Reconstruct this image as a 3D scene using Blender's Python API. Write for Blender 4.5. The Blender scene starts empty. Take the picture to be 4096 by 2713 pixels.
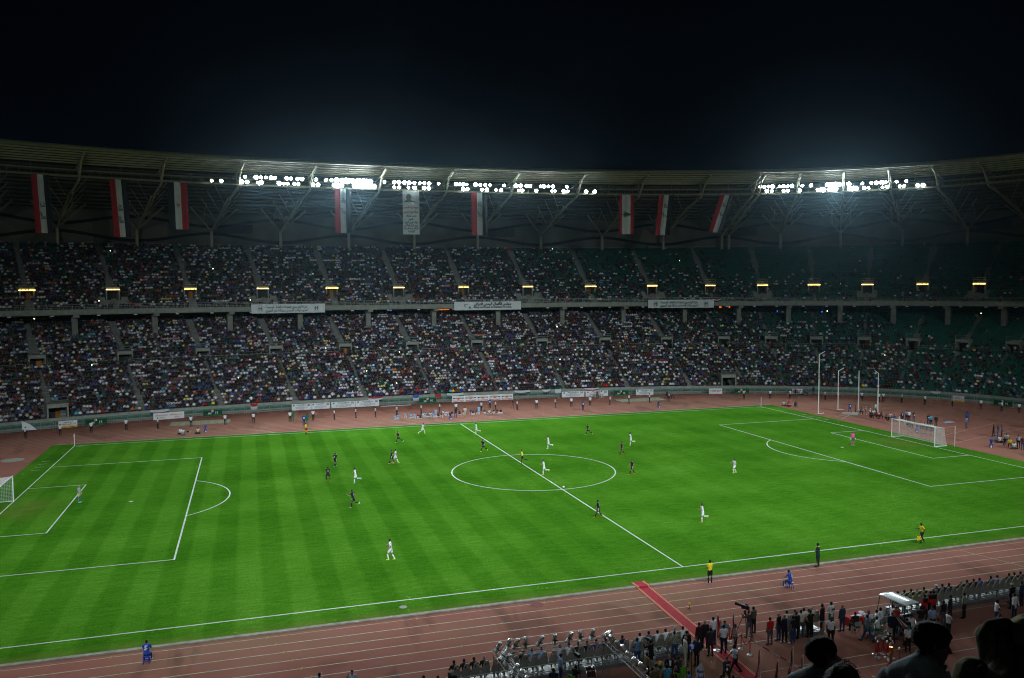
import bpy, math, random
import numpy as np
from mathutils import Vector, Matrix
random.seed(7); rng = np.random.default_rng(7)
scene = bpy.context.scene
COL = scene.collection

# ------------------------------------------------------------------ camera, sky, exposure
cam = bpy.data.cameras.new('camera'); cam.sensor_width = 36; cam.lens = 3348.98/4096*36
cam.clip_start = .1; cam.clip_end = 2000
camo = bpy.data.objects.new('camera', cam); COL.objects.link(camo); scene.camera = camo
_y, _p, _r = .304357, -.063502, -.006412
_F = Vector((math.sin(_y)*math.cos(_p), math.cos(_y)*math.cos(_p), math.sin(_p)))
_R = Vector((math.cos(_y), -math.sin(_y), 0)); _U = _R.cross(_F)
_R2 = math.cos(_r)*_R + math.sin(_r)*_U; _U2 = -math.sin(_r)*_R + math.cos(_r)*_U
_M = Matrix((_R2, _U2, -_F)).transposed().to_4x4(); _M.translation = Vector((-30.0718, -88.0078, 20.8036))
camo.matrix_world = _M

world = bpy.data.worlds.new('World'); scene.world = world; world.use_nodes = True
wn = world.node_tree.nodes; wl = world.node_tree.links
bg = wn['Background']; bg.inputs['Color'].default_value = (.12, .3, .75, 1); bg.inputs['Strength'].default_value = .002
scene.view_settings.view_transform = 'Standard'; scene.view_settings.look = 'None'
scene.view_settings.gamma = 1; scene.view_settings.use_curve_mapping = False
scene.view_settings.exposure = 0
scene.cycles.use_denoising = True; scene.cycles.filter_width = 1.1
scene.cycles.max_bounces = 5; scene.cycles.diffuse_bounces = 2; scene.cycles.glossy_bounces = 3
scene.cycles.transparent_max_bounces = 24; scene.cycles.volume_bounces = 0
scene.cycles.sample_clamp_indirect = 4
scene.cycles.volume_step_rate = 4
BEAM_FAR, BEAM_NEAR = 20000, 53000
LIGHT_POWER = 1.0          # scales every floodlight beam
HAZE_DENSITY = .000035

# ------------------------------------------------------------------ helpers
_O = ['first','second','third','fourth','fifth','sixth','seventh','eighth','ninth','tenth','eleventh','twelfth','thirteenth','fourteenth','fifteenth','sixteenth','seventeenth','eighteenth','nineteenth','twentieth']
def ordn(k):
    n = k+1
    if n <= 20: return _O[n-1]
    t = ['twent','thirt','fort','fift','sixt','sevent','eight','ninet'][n//10-2]
    return t+'ieth' if n % 10 == 0 else t+'y-'+_O[n % 10-1]
def tag(o, label=None, cat=None, group=None, kind=None):
    if label: o['label'] = label
    if cat: o['category'] = cat
    if group: o['group'] = group
    if kind: o['kind'] = kind
    return o
def empty(name, loc=(0,0,0), rz=0, **k):
    o = bpy.data.objects.new(name, None); COL.objects.link(o); o.location = loc; o.rotation_euler = (0,0,rz); o.empty_display_size = .2
    return tag(o, **k)
def link(name, me, parent=None, loc=None, rz=None, **k):
    o = bpy.data.objects.new(name, me); COL.objects.link(o)
    if parent is not None: o.parent = parent
    if loc is not None: o.location = loc
    if rz is not None: o.rotation_euler = (0, 0, rz)
    return tag(o, **k)
def copy_tree(o, parent=None):
    c = o.copy(); COL.objects.link(c); c.parent = parent
    for ch in list(o.children): copy_tree(ch, c)
    return c
class MB:
    def __init__(s): s.v = []; s.f = []; s.m = []
    def add(s, vs, fs, m=0):
        b = len(s.v); s.v += [tuple(p) for p in vs]; s.f += [tuple(i+b for i in f) for f in fs]; s.m += [m]*len(fs)
    def box(s, c, size, rz=0, m=0, rx=0):
        hx, hy, hz = size[0]/2, size[1]/2, size[2]/2
        R = Matrix.Rotation(rz, 3, 'Z') @ Matrix.Rotation(rx, 3, 'X'); C = Vector(c)
        vs = [C + R @ Vector((x*hx, y*hy, z*hz)) for z in (-1,1) for y in (-1,1) for x in (-1,1)]
        s.add(vs, [(0,2,3,1),(4,5,7,6),(0,1,5,4),(2,6,7,3),(0,4,6,2),(1,3,7,5)], m)
    def quad(s, a, b, c, d, m=0): s.add([a,b,c,d], [(0,1,2,3)], m)
    def tube(s, p0, p1, r0, r1=None, n=6, m=0, cap=True):
        r1 = r0 if r1 is None else r1
        p0 = Vector(p0); p1 = Vector(p1); d = (p1-p0)
        if d.length < 1e-6: return
        d.normalize(); a = d.orthogonal().normalized(); b = d.cross(a)
        vs = []
        for p, r in ((p0, r0), (p1, r1)):
            for i in range(n):
                t = 2*math.pi*i/n; vs.append(p + (a*math.cos(t) + b*math.sin(t))*r)
        fs = [(i, (i+1)%n, n+(i+1)%n, n+i) for i in range(n)]
        if cap: fs += [tuple(range(n-1,-1,-1)), tuple(range(n, 2*n))]
        s.add(vs, fs, m)
    def path(s, pts, r, n=5, m=0):
        for a, b in zip(pts[:-1], pts[1:]): s.tube(a, b, r, n=n, m=m)
    def lathe(s, prof, n=12, m=0, origin=(0,0,0), axis=None):
        O = Vector(origin); ax = Vector(axis or (0,0,1)).normalized(); a = ax.orthogonal().normalized(); b = ax.cross(a)
        vs = []; fs = []
        for r, z in prof:
            for i in range(n):
                t = 2*math.pi*i/n; vs.append(O + ax*z + (a*math.cos(t)+b*math.sin(t))*r)
        for k in range(len(prof)-1):
            for i in range(n): fs.append((k*n+i, k*n+(i+1)%n, (k+1)*n+(i+1)%n, (k+1)*n+i))
        fs += [tuple(range(n-1,-1,-1)), tuple(range((len(prof)-1)*n, len(prof)*n))]
        s.add(vs, fs, m)
    def mesh(s, name, mats, smooth=False):
        me = bpy.data.meshes.new(name); me.from_pydata(s.v, [], s.f)
        for mt in (mats if isinstance(mats, (list, tuple)) else [mats]): me.materials.append(mt)
        if any(s.m): me.polygons.foreach_set('material_index', s.m)
        if smooth: me.polygons.foreach_set('use_smooth', [True]*len(s.f))
        me.update(); return me
    def build(s, name, mats, parent=None, smooth=False, **k): return link(name, s.mesh(name, mats, smooth), parent, **k)

# ------------------------------------------------------------------ materials
def mat(name, col, rough=.7, noise=0, scale=3, metal=0, emit=None, strength=0, bump=0, col2=None, spec=.3, detail=4, coat=0):
    m = bpy.data.materials.new(name); m.use_nodes = True; nt = m.node_tree; b = nt.nodes['Principled BSDF']
    b.inputs['Base Color'].default_value = (*col, 1); b.inputs['Roughness'].default_value = rough; b.inputs['Metallic'].default_value = metal
    b.inputs['Specular IOR Level'].default_value = spec
    if coat: b.inputs['Coat Weight'].default_value = coat
    if noise or bump or col2:
        tc = nt.nodes.new('ShaderNodeTexCoord'); n = nt.nodes.new('ShaderNodeTexNoise'); n.inputs['Scale'].default_value = scale; n.inputs['Detail'].default_value = detail
        nt.links.new(tc.outputs['Object'], n.inputs['Vector'])
        if noise or col2:
            r = nt.nodes.new('ShaderNodeValToRGB'); r.color_ramp.elements[0].position = .3; r.color_ramp.elements[1].position = .7
            c2 = col2 if col2 else tuple(min(1, c*(1+noise)) for c in col); c1 = col if col2 else tuple(c*(1-noise) for c in col)
            r.color_ramp.elements[0].color = (*c1, 1); r.color_ramp.elements[1].color = (*c2, 1)
            nt.links.new(n.outputs['Fac'], r.inputs['Fac']); nt.links.new(r.outputs['Color'], b.inputs['Base Color'])
        if bump:
            bp = nt.nodes.new('ShaderNodeBump'); bp.inputs['Strength'].default_value = bump; bp.inputs['Distance'].default_value = .02
            nt.links.new(n.outputs['Fac'], bp.inputs['Height']); nt.links.new(bp.outputs['Normal'], b.inputs['Normal'])
    if emit:
        b.inputs['Emission Color'].default_value = (*emit, 1); b.inputs['Emission Strength'].default_value = strength
        m.cycles.emission_sampling = 'NONE'
    return m
PAL = dict(white=(.72,.74,.78), black=(.012,.012,.014), dark=(.02,.02,.026), darkpants=(.014,.015,.02), navy=(.014,.02,.05), blue=(.02,.06,.28), royal=(.015,.06,.42),
    lightblue=(.25,.38,.6), sky=(.22,.5,.75), red=(.5,.015,.02), maroon=(.12,.015,.025), maroonblack=(.035,.01,.014), yellow=(.85,.72,.02), green=(.01,.16,.07),
    darkgreen=(.008,.035,.03), grey=(.16,.16,.17), greypants=(.1,.1,.12), slate=(.1,.17,.27), slatedark=(.03,.05,.08), steel=(.16,.27,.42), olive=(.07,.08,.045), beige=(.4,.34,.24),
    cream=(.6,.58,.48), brown=(.12,.07,.04), pink=(.6,.2,.3), hotpink=(.8,.08,.3), cyan=(.05,.45,.7), cyanw=(.55,.68,.64), jeans=(.035,.07,.2), paleJeans=(.16,.22,.33), orange=(.8,.16,.01),
    camo=(.14,.12,.07), camo2=(.1,.07,.035), charcoal=(.03,.032,.04), suitblue=(.03,.05,.1), navyblack=(.01,.012,.028), redblack=(.55,.02,.02), sagecheck=(.22,.25,.2), bluecheck=(.1,.17,.28),
    checked=(.3,.3,.32), tealcheck=(.05,.22,.3), violetcheck=(.14,.12,.24), palestripe=(.4,.48,.6), paleblue=(.42,.5,.68), palegrey=(.38,.48,.52), navystripe=(.016,.025,.06),
    tan=(.32,.18,.11), darkskin=(.1,.05,.03), greyhair=(.3,.3,.29), neon=(.75,.85,.03), pinkshoe=(.9,.35,.3), mint=(.2,.8,.5), violet=(.12,.05,.2))
_pm = {}
def cloth(n):
    if n not in _pm:
        c = PAL[n]
        if 'check' in n or n == 'checked':
            m = mat('cloth_'+n, c, .85); nt = m.node_tree; b = nt.nodes['Principled BSDF']
            tc = nt.nodes.new('ShaderNodeTexCoord'); ck = nt.nodes.new('ShaderNodeTexChecker'); ck.inputs['Scale'].default_value = 14
            ck.inputs['Color1'].default_value = (*[min(1, x*1.8) for x in c], 1); ck.inputs['Color2'].default_value = (*[x*.45 for x in c], 1)
            nt.links.new(tc.outputs['Object'], ck.inputs['Vector']); nt.links.new(ck.outputs['Color'], b.inputs['Base Color'])
        elif n.startswith('camo'): m = mat('cloth_'+n, tuple(x*.5 for x in c), .85, col2=tuple(x*1.7 for x in c), scale=9)
        else: m = mat('cloth_'+n, c, .8, noise=.12, scale=6)
        _pm[n] = m
    return _pm[n]
M = {}
M['skin_tan'] = mat('skin', (.3,.165,.1), .55); M['skin_dark'] = mat('skin_dark', (.09,.045,.028), .55)
M['hair'] = mat('hair', (.008,.007,.006), .6); M['hair_grey'] = mat('hair_grey', (.3,.3,.28), .7)
M['concrete'] = mat('concrete', (.21,.22,.19), .85, noise=.25, scale=.7, bump=.2)
M['concrete_light'] = mat('concrete_light', (.25,.27,.23), .8, noise=.18, scale=1.5, bump=.2)
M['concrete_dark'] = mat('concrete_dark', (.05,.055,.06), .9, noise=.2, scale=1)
M['aisle'] = mat('aisle_concrete', (.17,.175,.16), .85, noise=.3, scale=3)
M['seat_green'] = mat('seat_green', (.006,.1,.062), .5, noise=.25, scale=.5)
M['white_paint'] = mat('white_paint', (.8,.82,.8), .45, noise=.05, scale=3)
M['galvanised'] = mat('galvanised', (.3,.33,.3), .45, metal=.5, noise=.15, scale=8)
M['chrome'] = mat('chrome', (.78,.81,.82), .3, metal=1)
M['steel_pale'] = mat('steel_paint_pale', (.2,.185,.12), .5, noise=.12, scale=2)
M['roof_skin'] = mat('roof_sheet', (.055,.043,.024), .7, noise=.3, scale=.3)
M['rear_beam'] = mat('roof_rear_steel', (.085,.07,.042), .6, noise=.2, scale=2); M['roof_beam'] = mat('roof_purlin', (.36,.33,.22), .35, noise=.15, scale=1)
M['black_plastic'] = mat('black_plastic', (.015,.015,.017), .45)
M['green_tarp'] = mat('green_tarpaulin', (.05,.14,.105), .6, noise=.35, scale=2)
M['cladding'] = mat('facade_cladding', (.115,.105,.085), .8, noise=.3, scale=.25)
M['cladding_dark'] = mat('facade_recess', (.006,.008,.01), .9)  # near-black colour puts the darkness of facade openings into the surface
M['amber_lamp'] = mat('amber_lamp', (1,.7,.25), .5, emit=(1,.62,.16), strength=8); M['amber_lamp'].cycles.emission_sampling = 'AUTO'
M['white_lamp'] = mat('floodlight_glow', (1,1,1), .5, emit=(.86,1,.97), strength=90)
M['lamp_off'] = mat('floodlight_glass', (.12,.16,.17), .15, metal=.4)
M['orange_glow'] = mat('orange_room_light', (1,.3,.03), .5, emit=(1,.22,.02), strength=.8)
M['phone_glow'] = mat('phone_glow', (.7,1,.6), .5, emit=(.75,1,.5), strength=12)
M['blue_glow'] = mat('blue_indicator', (.1,.2,1), .5, emit=(.05,.15,1), strength=8)
M['orange_door'] = mat('orange_door_paint', (.42,.17,.03), .6, noise=.15)  # paint of the tunnel door; in stair mouths it stands for room light
M['wood'] = mat('pale_board', (.36,.36,.24), .7, noise=.2, scale=3)
M['banner_white'] = mat('banner_white', (.66,.69,.7), .6, noise=.08, scale=1.5)
M['ink_dark'] = mat('ink_dark', (.02,.035,.045), .7); M['ink_green'] = mat('ink_green', (.01,.1,.08), .7); M['ink_red'] = mat('ink_red', (.42,.03,.02), .7)
M['ink_yellow'] = mat('ink_yellow', (.65,.5,.03), .7); M['ink_orange'] = mat('ink_orange', (.6,.13,.02), .7); M['ink_blue'] = mat('ink_blue', (.04,.08,.4), .7)
M['flag_red'] = mat('flag_red', (.34,.012,.015), .65, noise=.1, scale=1); M['flag_white'] = mat('flag_white', (.52,.54,.56), .65, noise=.07, scale=1)
M['flag_black'] = mat('flag_black', (.01,.012,.014), .65); M['flag_green'] = mat('flag_green', (.01,.09,.04), .65)
M['gold'] = mat('emblem_gold', (.4,.2,.05), .5)
M['sign_green'] = mat('sign_green_black', (.006,.03,.02), .5, noise=.5, scale=2); M['sign_bright'] = mat('sign_bright_green', (.02,.35,.08), .5)
M['red_rope'] = mat('red_rope', (.4,.012,.012), .6); M['net'] = mat('net_cord', (.8,.82,.82), .7)
M['blue_plastic'] = mat('blue_plastic', (.015,.05,.4), .4); M['green_plastic'] = mat('green_plastic', (.06,.36,.01), .4)
M['dug_seat'] = mat('dugout_seat', (.3,.31,.26), .5, noise=.08); M['glass_panel'] = mat('grey_panel', (.15,.15,.16), .35, noise=.1)
M['cart_white'] = mat('cart_white', (.72,.8,.8), .2, coat=.6); M['drum_wood'] = mat('drum_wood', (.06,.015,.01), .25, coat=.5)
M['cloth_red'] = mat('table_cloth_red', (.5,.03,.02), .8); M['paper'] = mat('paper', (.8,.82,.85), .7)
M['gold_metal'] = mat('gold_metal', (.6,.25,.04), .25, metal=.9)
# ---- the bowl: rib lines measured every bay; s counts bays, d metres outwards from the barrier line
RIB = {0:(-54.6,61.3,107.8),1:(-42.6,64.2,104.7),2:(-30.3,66.0,101.6),3:(-17.9,66.9,98.8),4:(-5.4,67.3,95.2),5:(7.2,67.3,91.6),
       6:(20.1,66.8,88.4),7:(33.4,65.6,85.4),8:(45.8,63.5,81.6),9:(57.9,60.3,77.8),10:(67.0,56.9,70.6),11:(74.0,53.4,61.0),12:(80.7,49.2,51.8),
       13:(86.8,44.2,43.0),14:(92.0,38.7,33.9),15:(96.3,32.4,25.6),16:(99.5,25.6,18.4),17:(101.5,18.3,12.0),18:(102.4,10.8,6.0),19:(102.7,3.2,1.0)}
for _i in range(10, 17):
    _x, _y, _a = RIB[_i]
    RIB[9 - _i] = (-_x, _y, 180 - _a)
def _cr(p0, p1, p2, p3, t):
    return .5 * (2*p1 + (p2-p0)*t + (2*p0-5*p1+4*p2-p3)*t*t + (3*p1-p0-3*p2+p3)*t**3)
def rib(s):
    i = max(-6, min(17, int(math.floor(s)))); t = s - i
    k = [RIB[i+j] for j in (-1, 0, 1, 2)]
    return tuple(_cr(k[0][c], k[1][c], k[2][c], k[3][c], t) for c in range(3))
def SP(s, d):
    x, y, a = rib(s); a = math.radians(a)
    return (x + math.cos(a)*(d-10), y + math.sin(a)*(d-10))
# ------------------------------------------------------------------ ground, track, pitch
def grass_material():
    m = bpy.data.materials.new('pitch_grass'); m.use_nodes = True; nt = m.node_tree; N = nt.nodes; Lk = nt.links; b = N['Principled BSDF']
    b.inputs['Roughness'].default_value = .75; b.inputs['Specular IOR Level'].default_value = 0
    tc = N.new('ShaderNodeTexCoord'); sep = N.new('ShaderNodeSeparateXYZ'); Lk.new(tc.outputs['Object'], sep.inputs[0])
    def mth(op, a, bb=None, c=None):
        n = N.new('ShaderNodeMath'); n.operation = op
        for i, x in enumerate((a, bb, c)):
            if x is None: continue
            if isinstance(x, (int, float)): n.inputs[i].default_value = x
            else: Lk.new(x, n.inputs[i])
        return n.outputs[0]
    wob = N.new('ShaderNodeTexNoise'); wob.inputs['Scale'].default_value = .12; Lk.new(tc.outputs['Object'], wob.inputs['Vector'])
    def stripe(coord, period, off, soft, wobble):
        x = mth('ADD', coord, mth('MULTIPLY', wob.outputs['Fac'], wobble))
        s = mth('SINE', mth('MULTIPLY', mth('SUBTRACT', x, off), 2*math.pi/period))
        return mth('MULTIPLY_ADD', mth('MAXIMUM', mth('MINIMUM', mth('MULTIPLY', s, soft), 1), -1), .5, .5)
    sx = stripe(sep.outputs['X'], 3.5, -31.4+.2, 3.5, .4)
    sy = stripe(sep.outputs['Y'], 9.0, 2.0, 1.6, .9)
    fine = N.new('ShaderNodeTexNoise'); fine.inputs['Scale'].default_value = 1; fine.inputs['Detail'].default_value = 5; fine.inputs['Roughness'].default_value = .7
    mp = N.new('ShaderNodeMapping'); mp.inputs['Scale'].default_value = (.6, 3.2, 1); Lk.new(tc.outputs['Object'], mp.inputs['Vector']); Lk.new(mp.outputs['Vector'], fine.inputs['Vector'])
    big = N.new('ShaderNodeTexNoise'); big.inputs['Scale'].default_value = .09; big.inputs['Detail'].default_value = 3; Lk.new(tc.outputs['Object'], big.inputs['Vector'])
    tiny = N.new('ShaderNodeTexNoise'); tiny.inputs['Scale'].default_value = 9; tiny.inputs['Detail'].default_value = 2; Lk.new(tc.outputs['Object'], tiny.inputs['Vector'])
    fade = mth('MAXIMUM', mth('MINIMUM', mth('MULTIPLY', mth('SUBTRACT', 14, sep.outputs['X']), .03), 1), .3)
    fx = mth('MULTIPLY', mth('MULTIPLY', mth('SUBTRACT', sx, .5), fade), .27)
    # the mown bands show strongly towards the left half and fade into a faint chequer on the right
    fac = mth('ADD', fx, mth('MULTIPLY', sy, .12))
    fac = mth('ADD', fac, mth('MULTIPLY', mth('SUBTRACT', fine.outputs['Fac'], .5), 1.35))
    fac = mth('ADD', fac, mth('MULTIPLY', mth('SUBTRACT', big.outputs['Fac'], .5), 1.1))
    fac = mth('ADD', fac, mth('MULTIPLY', mth('SUBTRACT', tiny.outputs['Fac'], .5), .95))
    ramp = N.new('ShaderNodeValToRGB'); Lk.new(mth('ADD', fac, .38), ramp.inputs['Fac'])
    e = ramp.color_ramp.elements; e[0].position = 0; e[0].color = (.028,.115,.006,1); e[1].position = 1; e[1].color = (.094,.245,.024,1)
    k = ramp.color_ramp.elements.new(.5); k.color = (.053,.175,.011,1)
    # worn, yellowish patches round the goal mouths and along the edges
    wear = N.new('ShaderNodeTexNoise'); wear.inputs['Scale'].default_value = .5; wear.inputs['Detail'].default_value = 6; Lk.new(tc.outputs['Object'], wear.inputs['Vector'])
    ax = mth('ABSOLUTE', sep.outputs['X']); ay = mth('ABSOLUTE', sep.outputs['Y'])
    gm = mth('MULTIPLY', mth('MAXIMUM', mth('SUBTRACT', 1, mth('MULTIPLY', mth('ABSOLUTE', mth('SUBTRACT', ax, 50.5)), .28)), 0), mth('MAXIMUM', mth('SUBTRACT', 1, mth('MULTIPLY', ay, .2)), 0))
    ed = mth('MAXIMUM', mth('MULTIPLY', mth('SUBTRACT', ay, 35.1), .6), 0)
    w = mth('MULTIPLY', mth('ADD', gm, ed), mth('MULTIPLY_ADD', wear.outputs['Fac'], 1.6, -.35))
    mx = N.new('ShaderNodeMix'); mx.data_type = 'RGBA'; Lk.new(mth('MINIMUM', mth('MAXIMUM', mth('MULTIPLY', w, 1.5), 0), .7), mx.inputs['Factor'])
    Lk.new(ramp.outputs['Color'], mx.inputs['A']); mx.inputs['B'].default_value = (.14,.17,.035,1)
    Lk.new(mx.outputs['Result'], b.inputs['Base Color'])
    bp = N.new('ShaderNodeBump'); bp.inputs['Strength'].default_value = .5; bp.inputs['Distance'].default_value = .03; Lk.new(tiny.outputs['Fac'], bp.inputs['Height']); Lk.new(bp.outputs['Normal'], b.inputs['Normal'])
    return m
def track_material():
    m = bpy.data.materials.new('running_track'); m.use_nodes = True; nt = m.node_tree; N = nt.nodes; Lk = nt.links; b = N['Principled BSDF']
    b.inputs['Roughness'].default_value = .9; b.inputs['Specular IOR Level'].default_value = .02
    tc = N.new('ShaderNodeTexCoord')
    def nz(sc, det, mp=None, ds=0):
        n = N.new('ShaderNodeTexNoise'); n.inputs['Scale'].default_value = sc; n.inputs['Detail'].default_value = det; n.inputs['Distortion'].default_value = ds
        if mp:
            q = N.new('ShaderNodeMapping'); q.inputs['Scale'].default_value = mp; Lk.new(tc.outputs['Object'], q.inputs['Vector']); Lk.new(q.outputs['Vector'], n.inputs['Vector'])
        else: Lk.new(tc.outputs['Object'], n.inputs['Vector'])
        return n.outputs['Fac']
    def ramp(f, a, ca, bb, cb):
        r = N.new('ShaderNodeValToRGB'); r.color_ramp.elements[0].position = a; r.color_ramp.elements[0].color = (*ca,1); r.color_ramp.elements[1].position = bb; r.color_ramp.elements[1].color = (*cb,1); Lk.new(f, r.inputs['Fac']); return r.outputs['Color']
    def mix(f, a, bb):
        x = N.new('ShaderNodeMix'); x.data_type = 'RGBA'
        Lk.new(f, x.inputs['Factor']); Lk.new(a, x.inputs['A'])
        if isinstance(bb, tuple): x.inputs['B'].default_value = (*bb,1)
        else: Lk.new(bb, x.inputs['B'])
        return x.outputs['Result']
    base = ramp(nz(.22, 4), .3, (.262,.107,.08), .7, (.31,.138,.105))
    dust = ramp(nz(.13, 5, (.5,1.3,1)), .5, (0,0,0), .72, (.7,.7,.7))
    c = mix(dust, base, (.22,.145,.085))
    stain = ramp(nz(.16, 3, (1.3,.45,1), 1.2), .58, (0,0,0), .7, (.7,.7,.7))
    c = mix(stain, c, (.13,.065,.046))
    grain = ramp(nz(22, 2), .2, (.82,.82,.82), .8, (1.12,1.12,1.12))
    g = N.new('ShaderNodeMix'); g.data_type = 'RGBA'; g.blend_type = 'MULTIPLY'; g.inputs['Factor'].default_value = 1; Lk.new(c, g.inputs['A']); Lk.new(grain, g.inputs['B'])
    Lk.new(g.outputs['Result'], b.inputs['Base Color'])
    return m
M['grass'] = grass_material(); M['track'] = track_material()
M['line_white'] = mat('line_paint_white', (.47,.54,.47), .6, noise=.15, scale=4); M['lane_line'] = mat('lane_paint', (.42,.37,.28), .7, noise=.25, scale=2)
M['lane_yellow'] = mat('mark_yellow', (.34,.26,.07), .7); M['lane_blue'] = mat('mark_blue', (.12,.19,.24), .7)
M['kerb'] = mat('kerb_concrete', (.25,.25,.2), .8, noise=.3, scale=2, bump=.2)
b_ = MB(); b_.quad((-250,-150,-.02),(250,-150,-.02),(250,250,-.02),(-250,250,-.02)); b_.build('ground', M['concrete_dark'], kind='structure')
b_ = MB(); n_ = 160
outer = []
for i in range(n_):
    t = 2*math.pi*i/n_; c, s = math.cos(t), math.sin(t)
    outer.append((95.5*math.copysign(abs(c)**.8, c), 59.5*math.copysign(abs(s)**.8, s), 0))
b_.add(outer, [tuple(range(n_))]); b_.build('running_track', M['track'], kind='structure')
X0, Y0 = 55.4, 35.35
b_ = MB(); b_.quad((-X0,-36.4,.035),(X0,-36.4,.035),(X0,Y0,.035),(-X0,Y0,.035))
for a, c in (((-X0,-36.4),(X0,-36.4)),((X0,-36.4),(X0,Y0)),((X0,Y0),(-X0,Y0)),((-X0,Y0),(-X0,-36.4))):
    b_.quad((*a,0),(*c,0),(*c,.035),(*a,.035))
b_.build('pitch_turf', M['grass'], kind='structure')
# kerb round the turf: a pale raised strip on the long sides
b_ = MB()
for k in range(24):
    x0 = -X0 + k*2*X0/24; w = 2*X0/24
    b_.box((x0+w/2, -36.58, .035), (w-.012, .30, .07))
    b_.box((x0+w/2, Y0+.12, .035), (w-.012, .2, .07))
b_.build('track_kerb', M['kerb'], kind='structure')
# pitch markings, painted as sheets just above the turf
b_ = MB(); LZ = .043; LW = .13
def seg(x0, y0, x1, y1, w=LW, z=LZ, m=0, bb=None):
    bb = bb or b_; d = Vector((x1-x0, y1-y0, 0)); L = d.length; d.normalize(); n = Vector((-d.y, d.x, 0))*w/2
    k = max(1, int(L/3))
    for i in range(k):
        a = Vector((x0,y0,z)) + d*(L*i/k); c = Vector((x0,y0,z)) + d*(L*(i+1)/k)
        bb.quad(a-n, c-n, c+n, a+n, m)
def arc(cx, cy, r, a0, a1, w=LW, z=LZ+.003, n=64, m=0, bb=None):
    bb = bb or b_
    for i in range(n):
        t0 = a0+(a1-a0)*i/n; t1 = a0+(a1-a0)*(i+1)/n
        p = lambda t, q: (cx+math.cos(t)*q, cy+math.sin(t)*q, z)
        bb.quad(p(t0,r-w/2), p(t0,r+w/2), p(t1,r+w/2), p(t1,r-w/2), m)
h_ = LW/2
for s in (-1, 1):
    seg(-52.5-h_, s*34, 52.5+h_, s*34)
    seg(s*52.5, -34+h_, s*52.5, 34-h_)
    xb, xg = s*(36+h_*2), s*47
    seg(s*36, -20.16-h_, s*36, 20.16+h_); seg(s*(36+h_), 20.16, s*(52.5-h_), 20.16); seg(s*(36+h_), -20.16, s*(52.5-h_), -20.16)
    seg(s*47, -9.16-h_, s*47, 9.16+h_); seg(s*(47+h_), 9.16, s*(52.5-h_), 9.16); seg(s*(47+h_), -9.16, s*(52.5-h_), -9.16)
    a = math.acos(5.5/9.15)
    if s < 0: arc(-41.5, 0, 9.15, -a, a, n=24)
    else: arc(41.5, 0, 9.15, math.pi-a, math.pi+a, n=24)
    b_.add([(s*41.5+.22*math.cos(i*math.pi/4), .22*math.sin(i*math.pi/4), LZ) for i in range(8)], [tuple(range(8))])
    for t in (-1, 1):
        q = {(1,1):(math.pi,1.5*math.pi),(-1,1):(1.5*math.pi,2*math.pi),(-1,-1):(0,.5*math.pi),(1,-1):(.5*math.pi,math.pi)}[(s,t)]
        arc(s*52.5, t*34, 1, q[0], q[1], n=6)
    for k in range(4): seg(s*53.4, 24.2-k*1.75+0, s*54.3, 24.1-k*1.75, .1)
    seg(s*54.6, 17.2, s*54.9, 17.2, .12)
seg(0, -34+h_, 0, 34-h_); arc(0, 0, 9.15, 0, 2*math.pi, n=96, z=LZ+.002)
b_.build('pitch_markings', M['line_white'], kind='structure')
# lanes of the running track: straights and bends
b_ = MB(); TZ = .006
for k in range(9):
    r = 37.25 + 1.20*k; w = .075 if k else .05
    if k == 0: w = .05
    seg(-42.2, -r, 42.2, -r, w, TZ, 0); seg(-42.2, r, 42.2, r, w, TZ, 0)
    arc(42.2, 0, r, -math.pi/2, math.pi/2, w, TZ, 60); arc(-42.2, 0, r, math.pi/2, 1.5*math.pi, w, TZ, 60)
    for j, x in enumerate((-38, -29.5, -20.5, -12, -3.2, 5.6, 14.5, 23)):
        xx = x + k*.42
        seg(xx-.05, -r-.15, xx+.05, -r+.15, .07, TZ+.004, 1); seg(xx-.16, -r, xx+.16, -r, .07, TZ+.008, 1)
        seg(xx+4.1, -r-.13, xx+4.1, -r+.13, .08, TZ+.004, 2)
        seg(xx, r-.3, xx, r+.3, .07, TZ+.004, 1)
seg(-60, -50.25, 60, -50.25, .07, TZ); seg(-60, -51.5, 60, -51.5, .07, TZ); seg(22.3, -37.2, 25.2, -46.8, .07, TZ+.008)
seg(-60, -55.2, 20, -55.2, .07, TZ)
seg(-30, 48.6, 30, 48.4, .05, TZ)
for (cx, r0) in ((-53, 1),):  # curved relay marks seen on the far track
    arc(-49.2, 26.5, 12.6, .9, 1.35, .07, TZ+.004, 12)
arc(-36.0, 30.5, 10.5, .45, 1.2, .09, TZ+.004, 12); arc(-14, 31, 9.5, .5, 1.1, .09, TZ+.004, 12)
# throwing sector and runway lines behind the right goal
for a, c in (((61.9,22.8),(57.5,27.2)),((61.9,22.8),(56.4,18.6)),((61.9,22.8),(57.2,21.0)),((57.5,1.5),(75,8)),((56.5,-2.5),(76,3.5)),((63,-9),(70,-14)),((-58.5,26.4),(-55.6,26.6)),((-57.6,26.1),(-55.8,25.0)),((-66,40),(-60,10))):
    seg(*a, *c, .07, TZ+.004)
b_.build('lane_markings', [M['lane_line'], M['lane_yellow'], M['lane_blue']], kind='structure')
def disc(name, cx, cy, r, z, m, **k):
    b = MB(); b.lathe([(r, 0), (r, z)], n=40, origin=(cx, cy, 0)); b.build(name, m, **k)
disc('throwing_circle', -57.95, 26.4, 1.28, .02, M['concrete_light'], label='pale round concrete throwing circle at the left corner of the track', cat='throwing circle')
disc('throwing_circle', 61.9, 22.9, 1.55, .02, M['concrete_light'], label='pale round discus circle behind the right goal line', cat='throwing circle')
disc('water_cover', -20.99, -35.14, .26, .04, M['concrete_light'], label='small pale round cover in the turf outside the near touchline', cat='cover')
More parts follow.
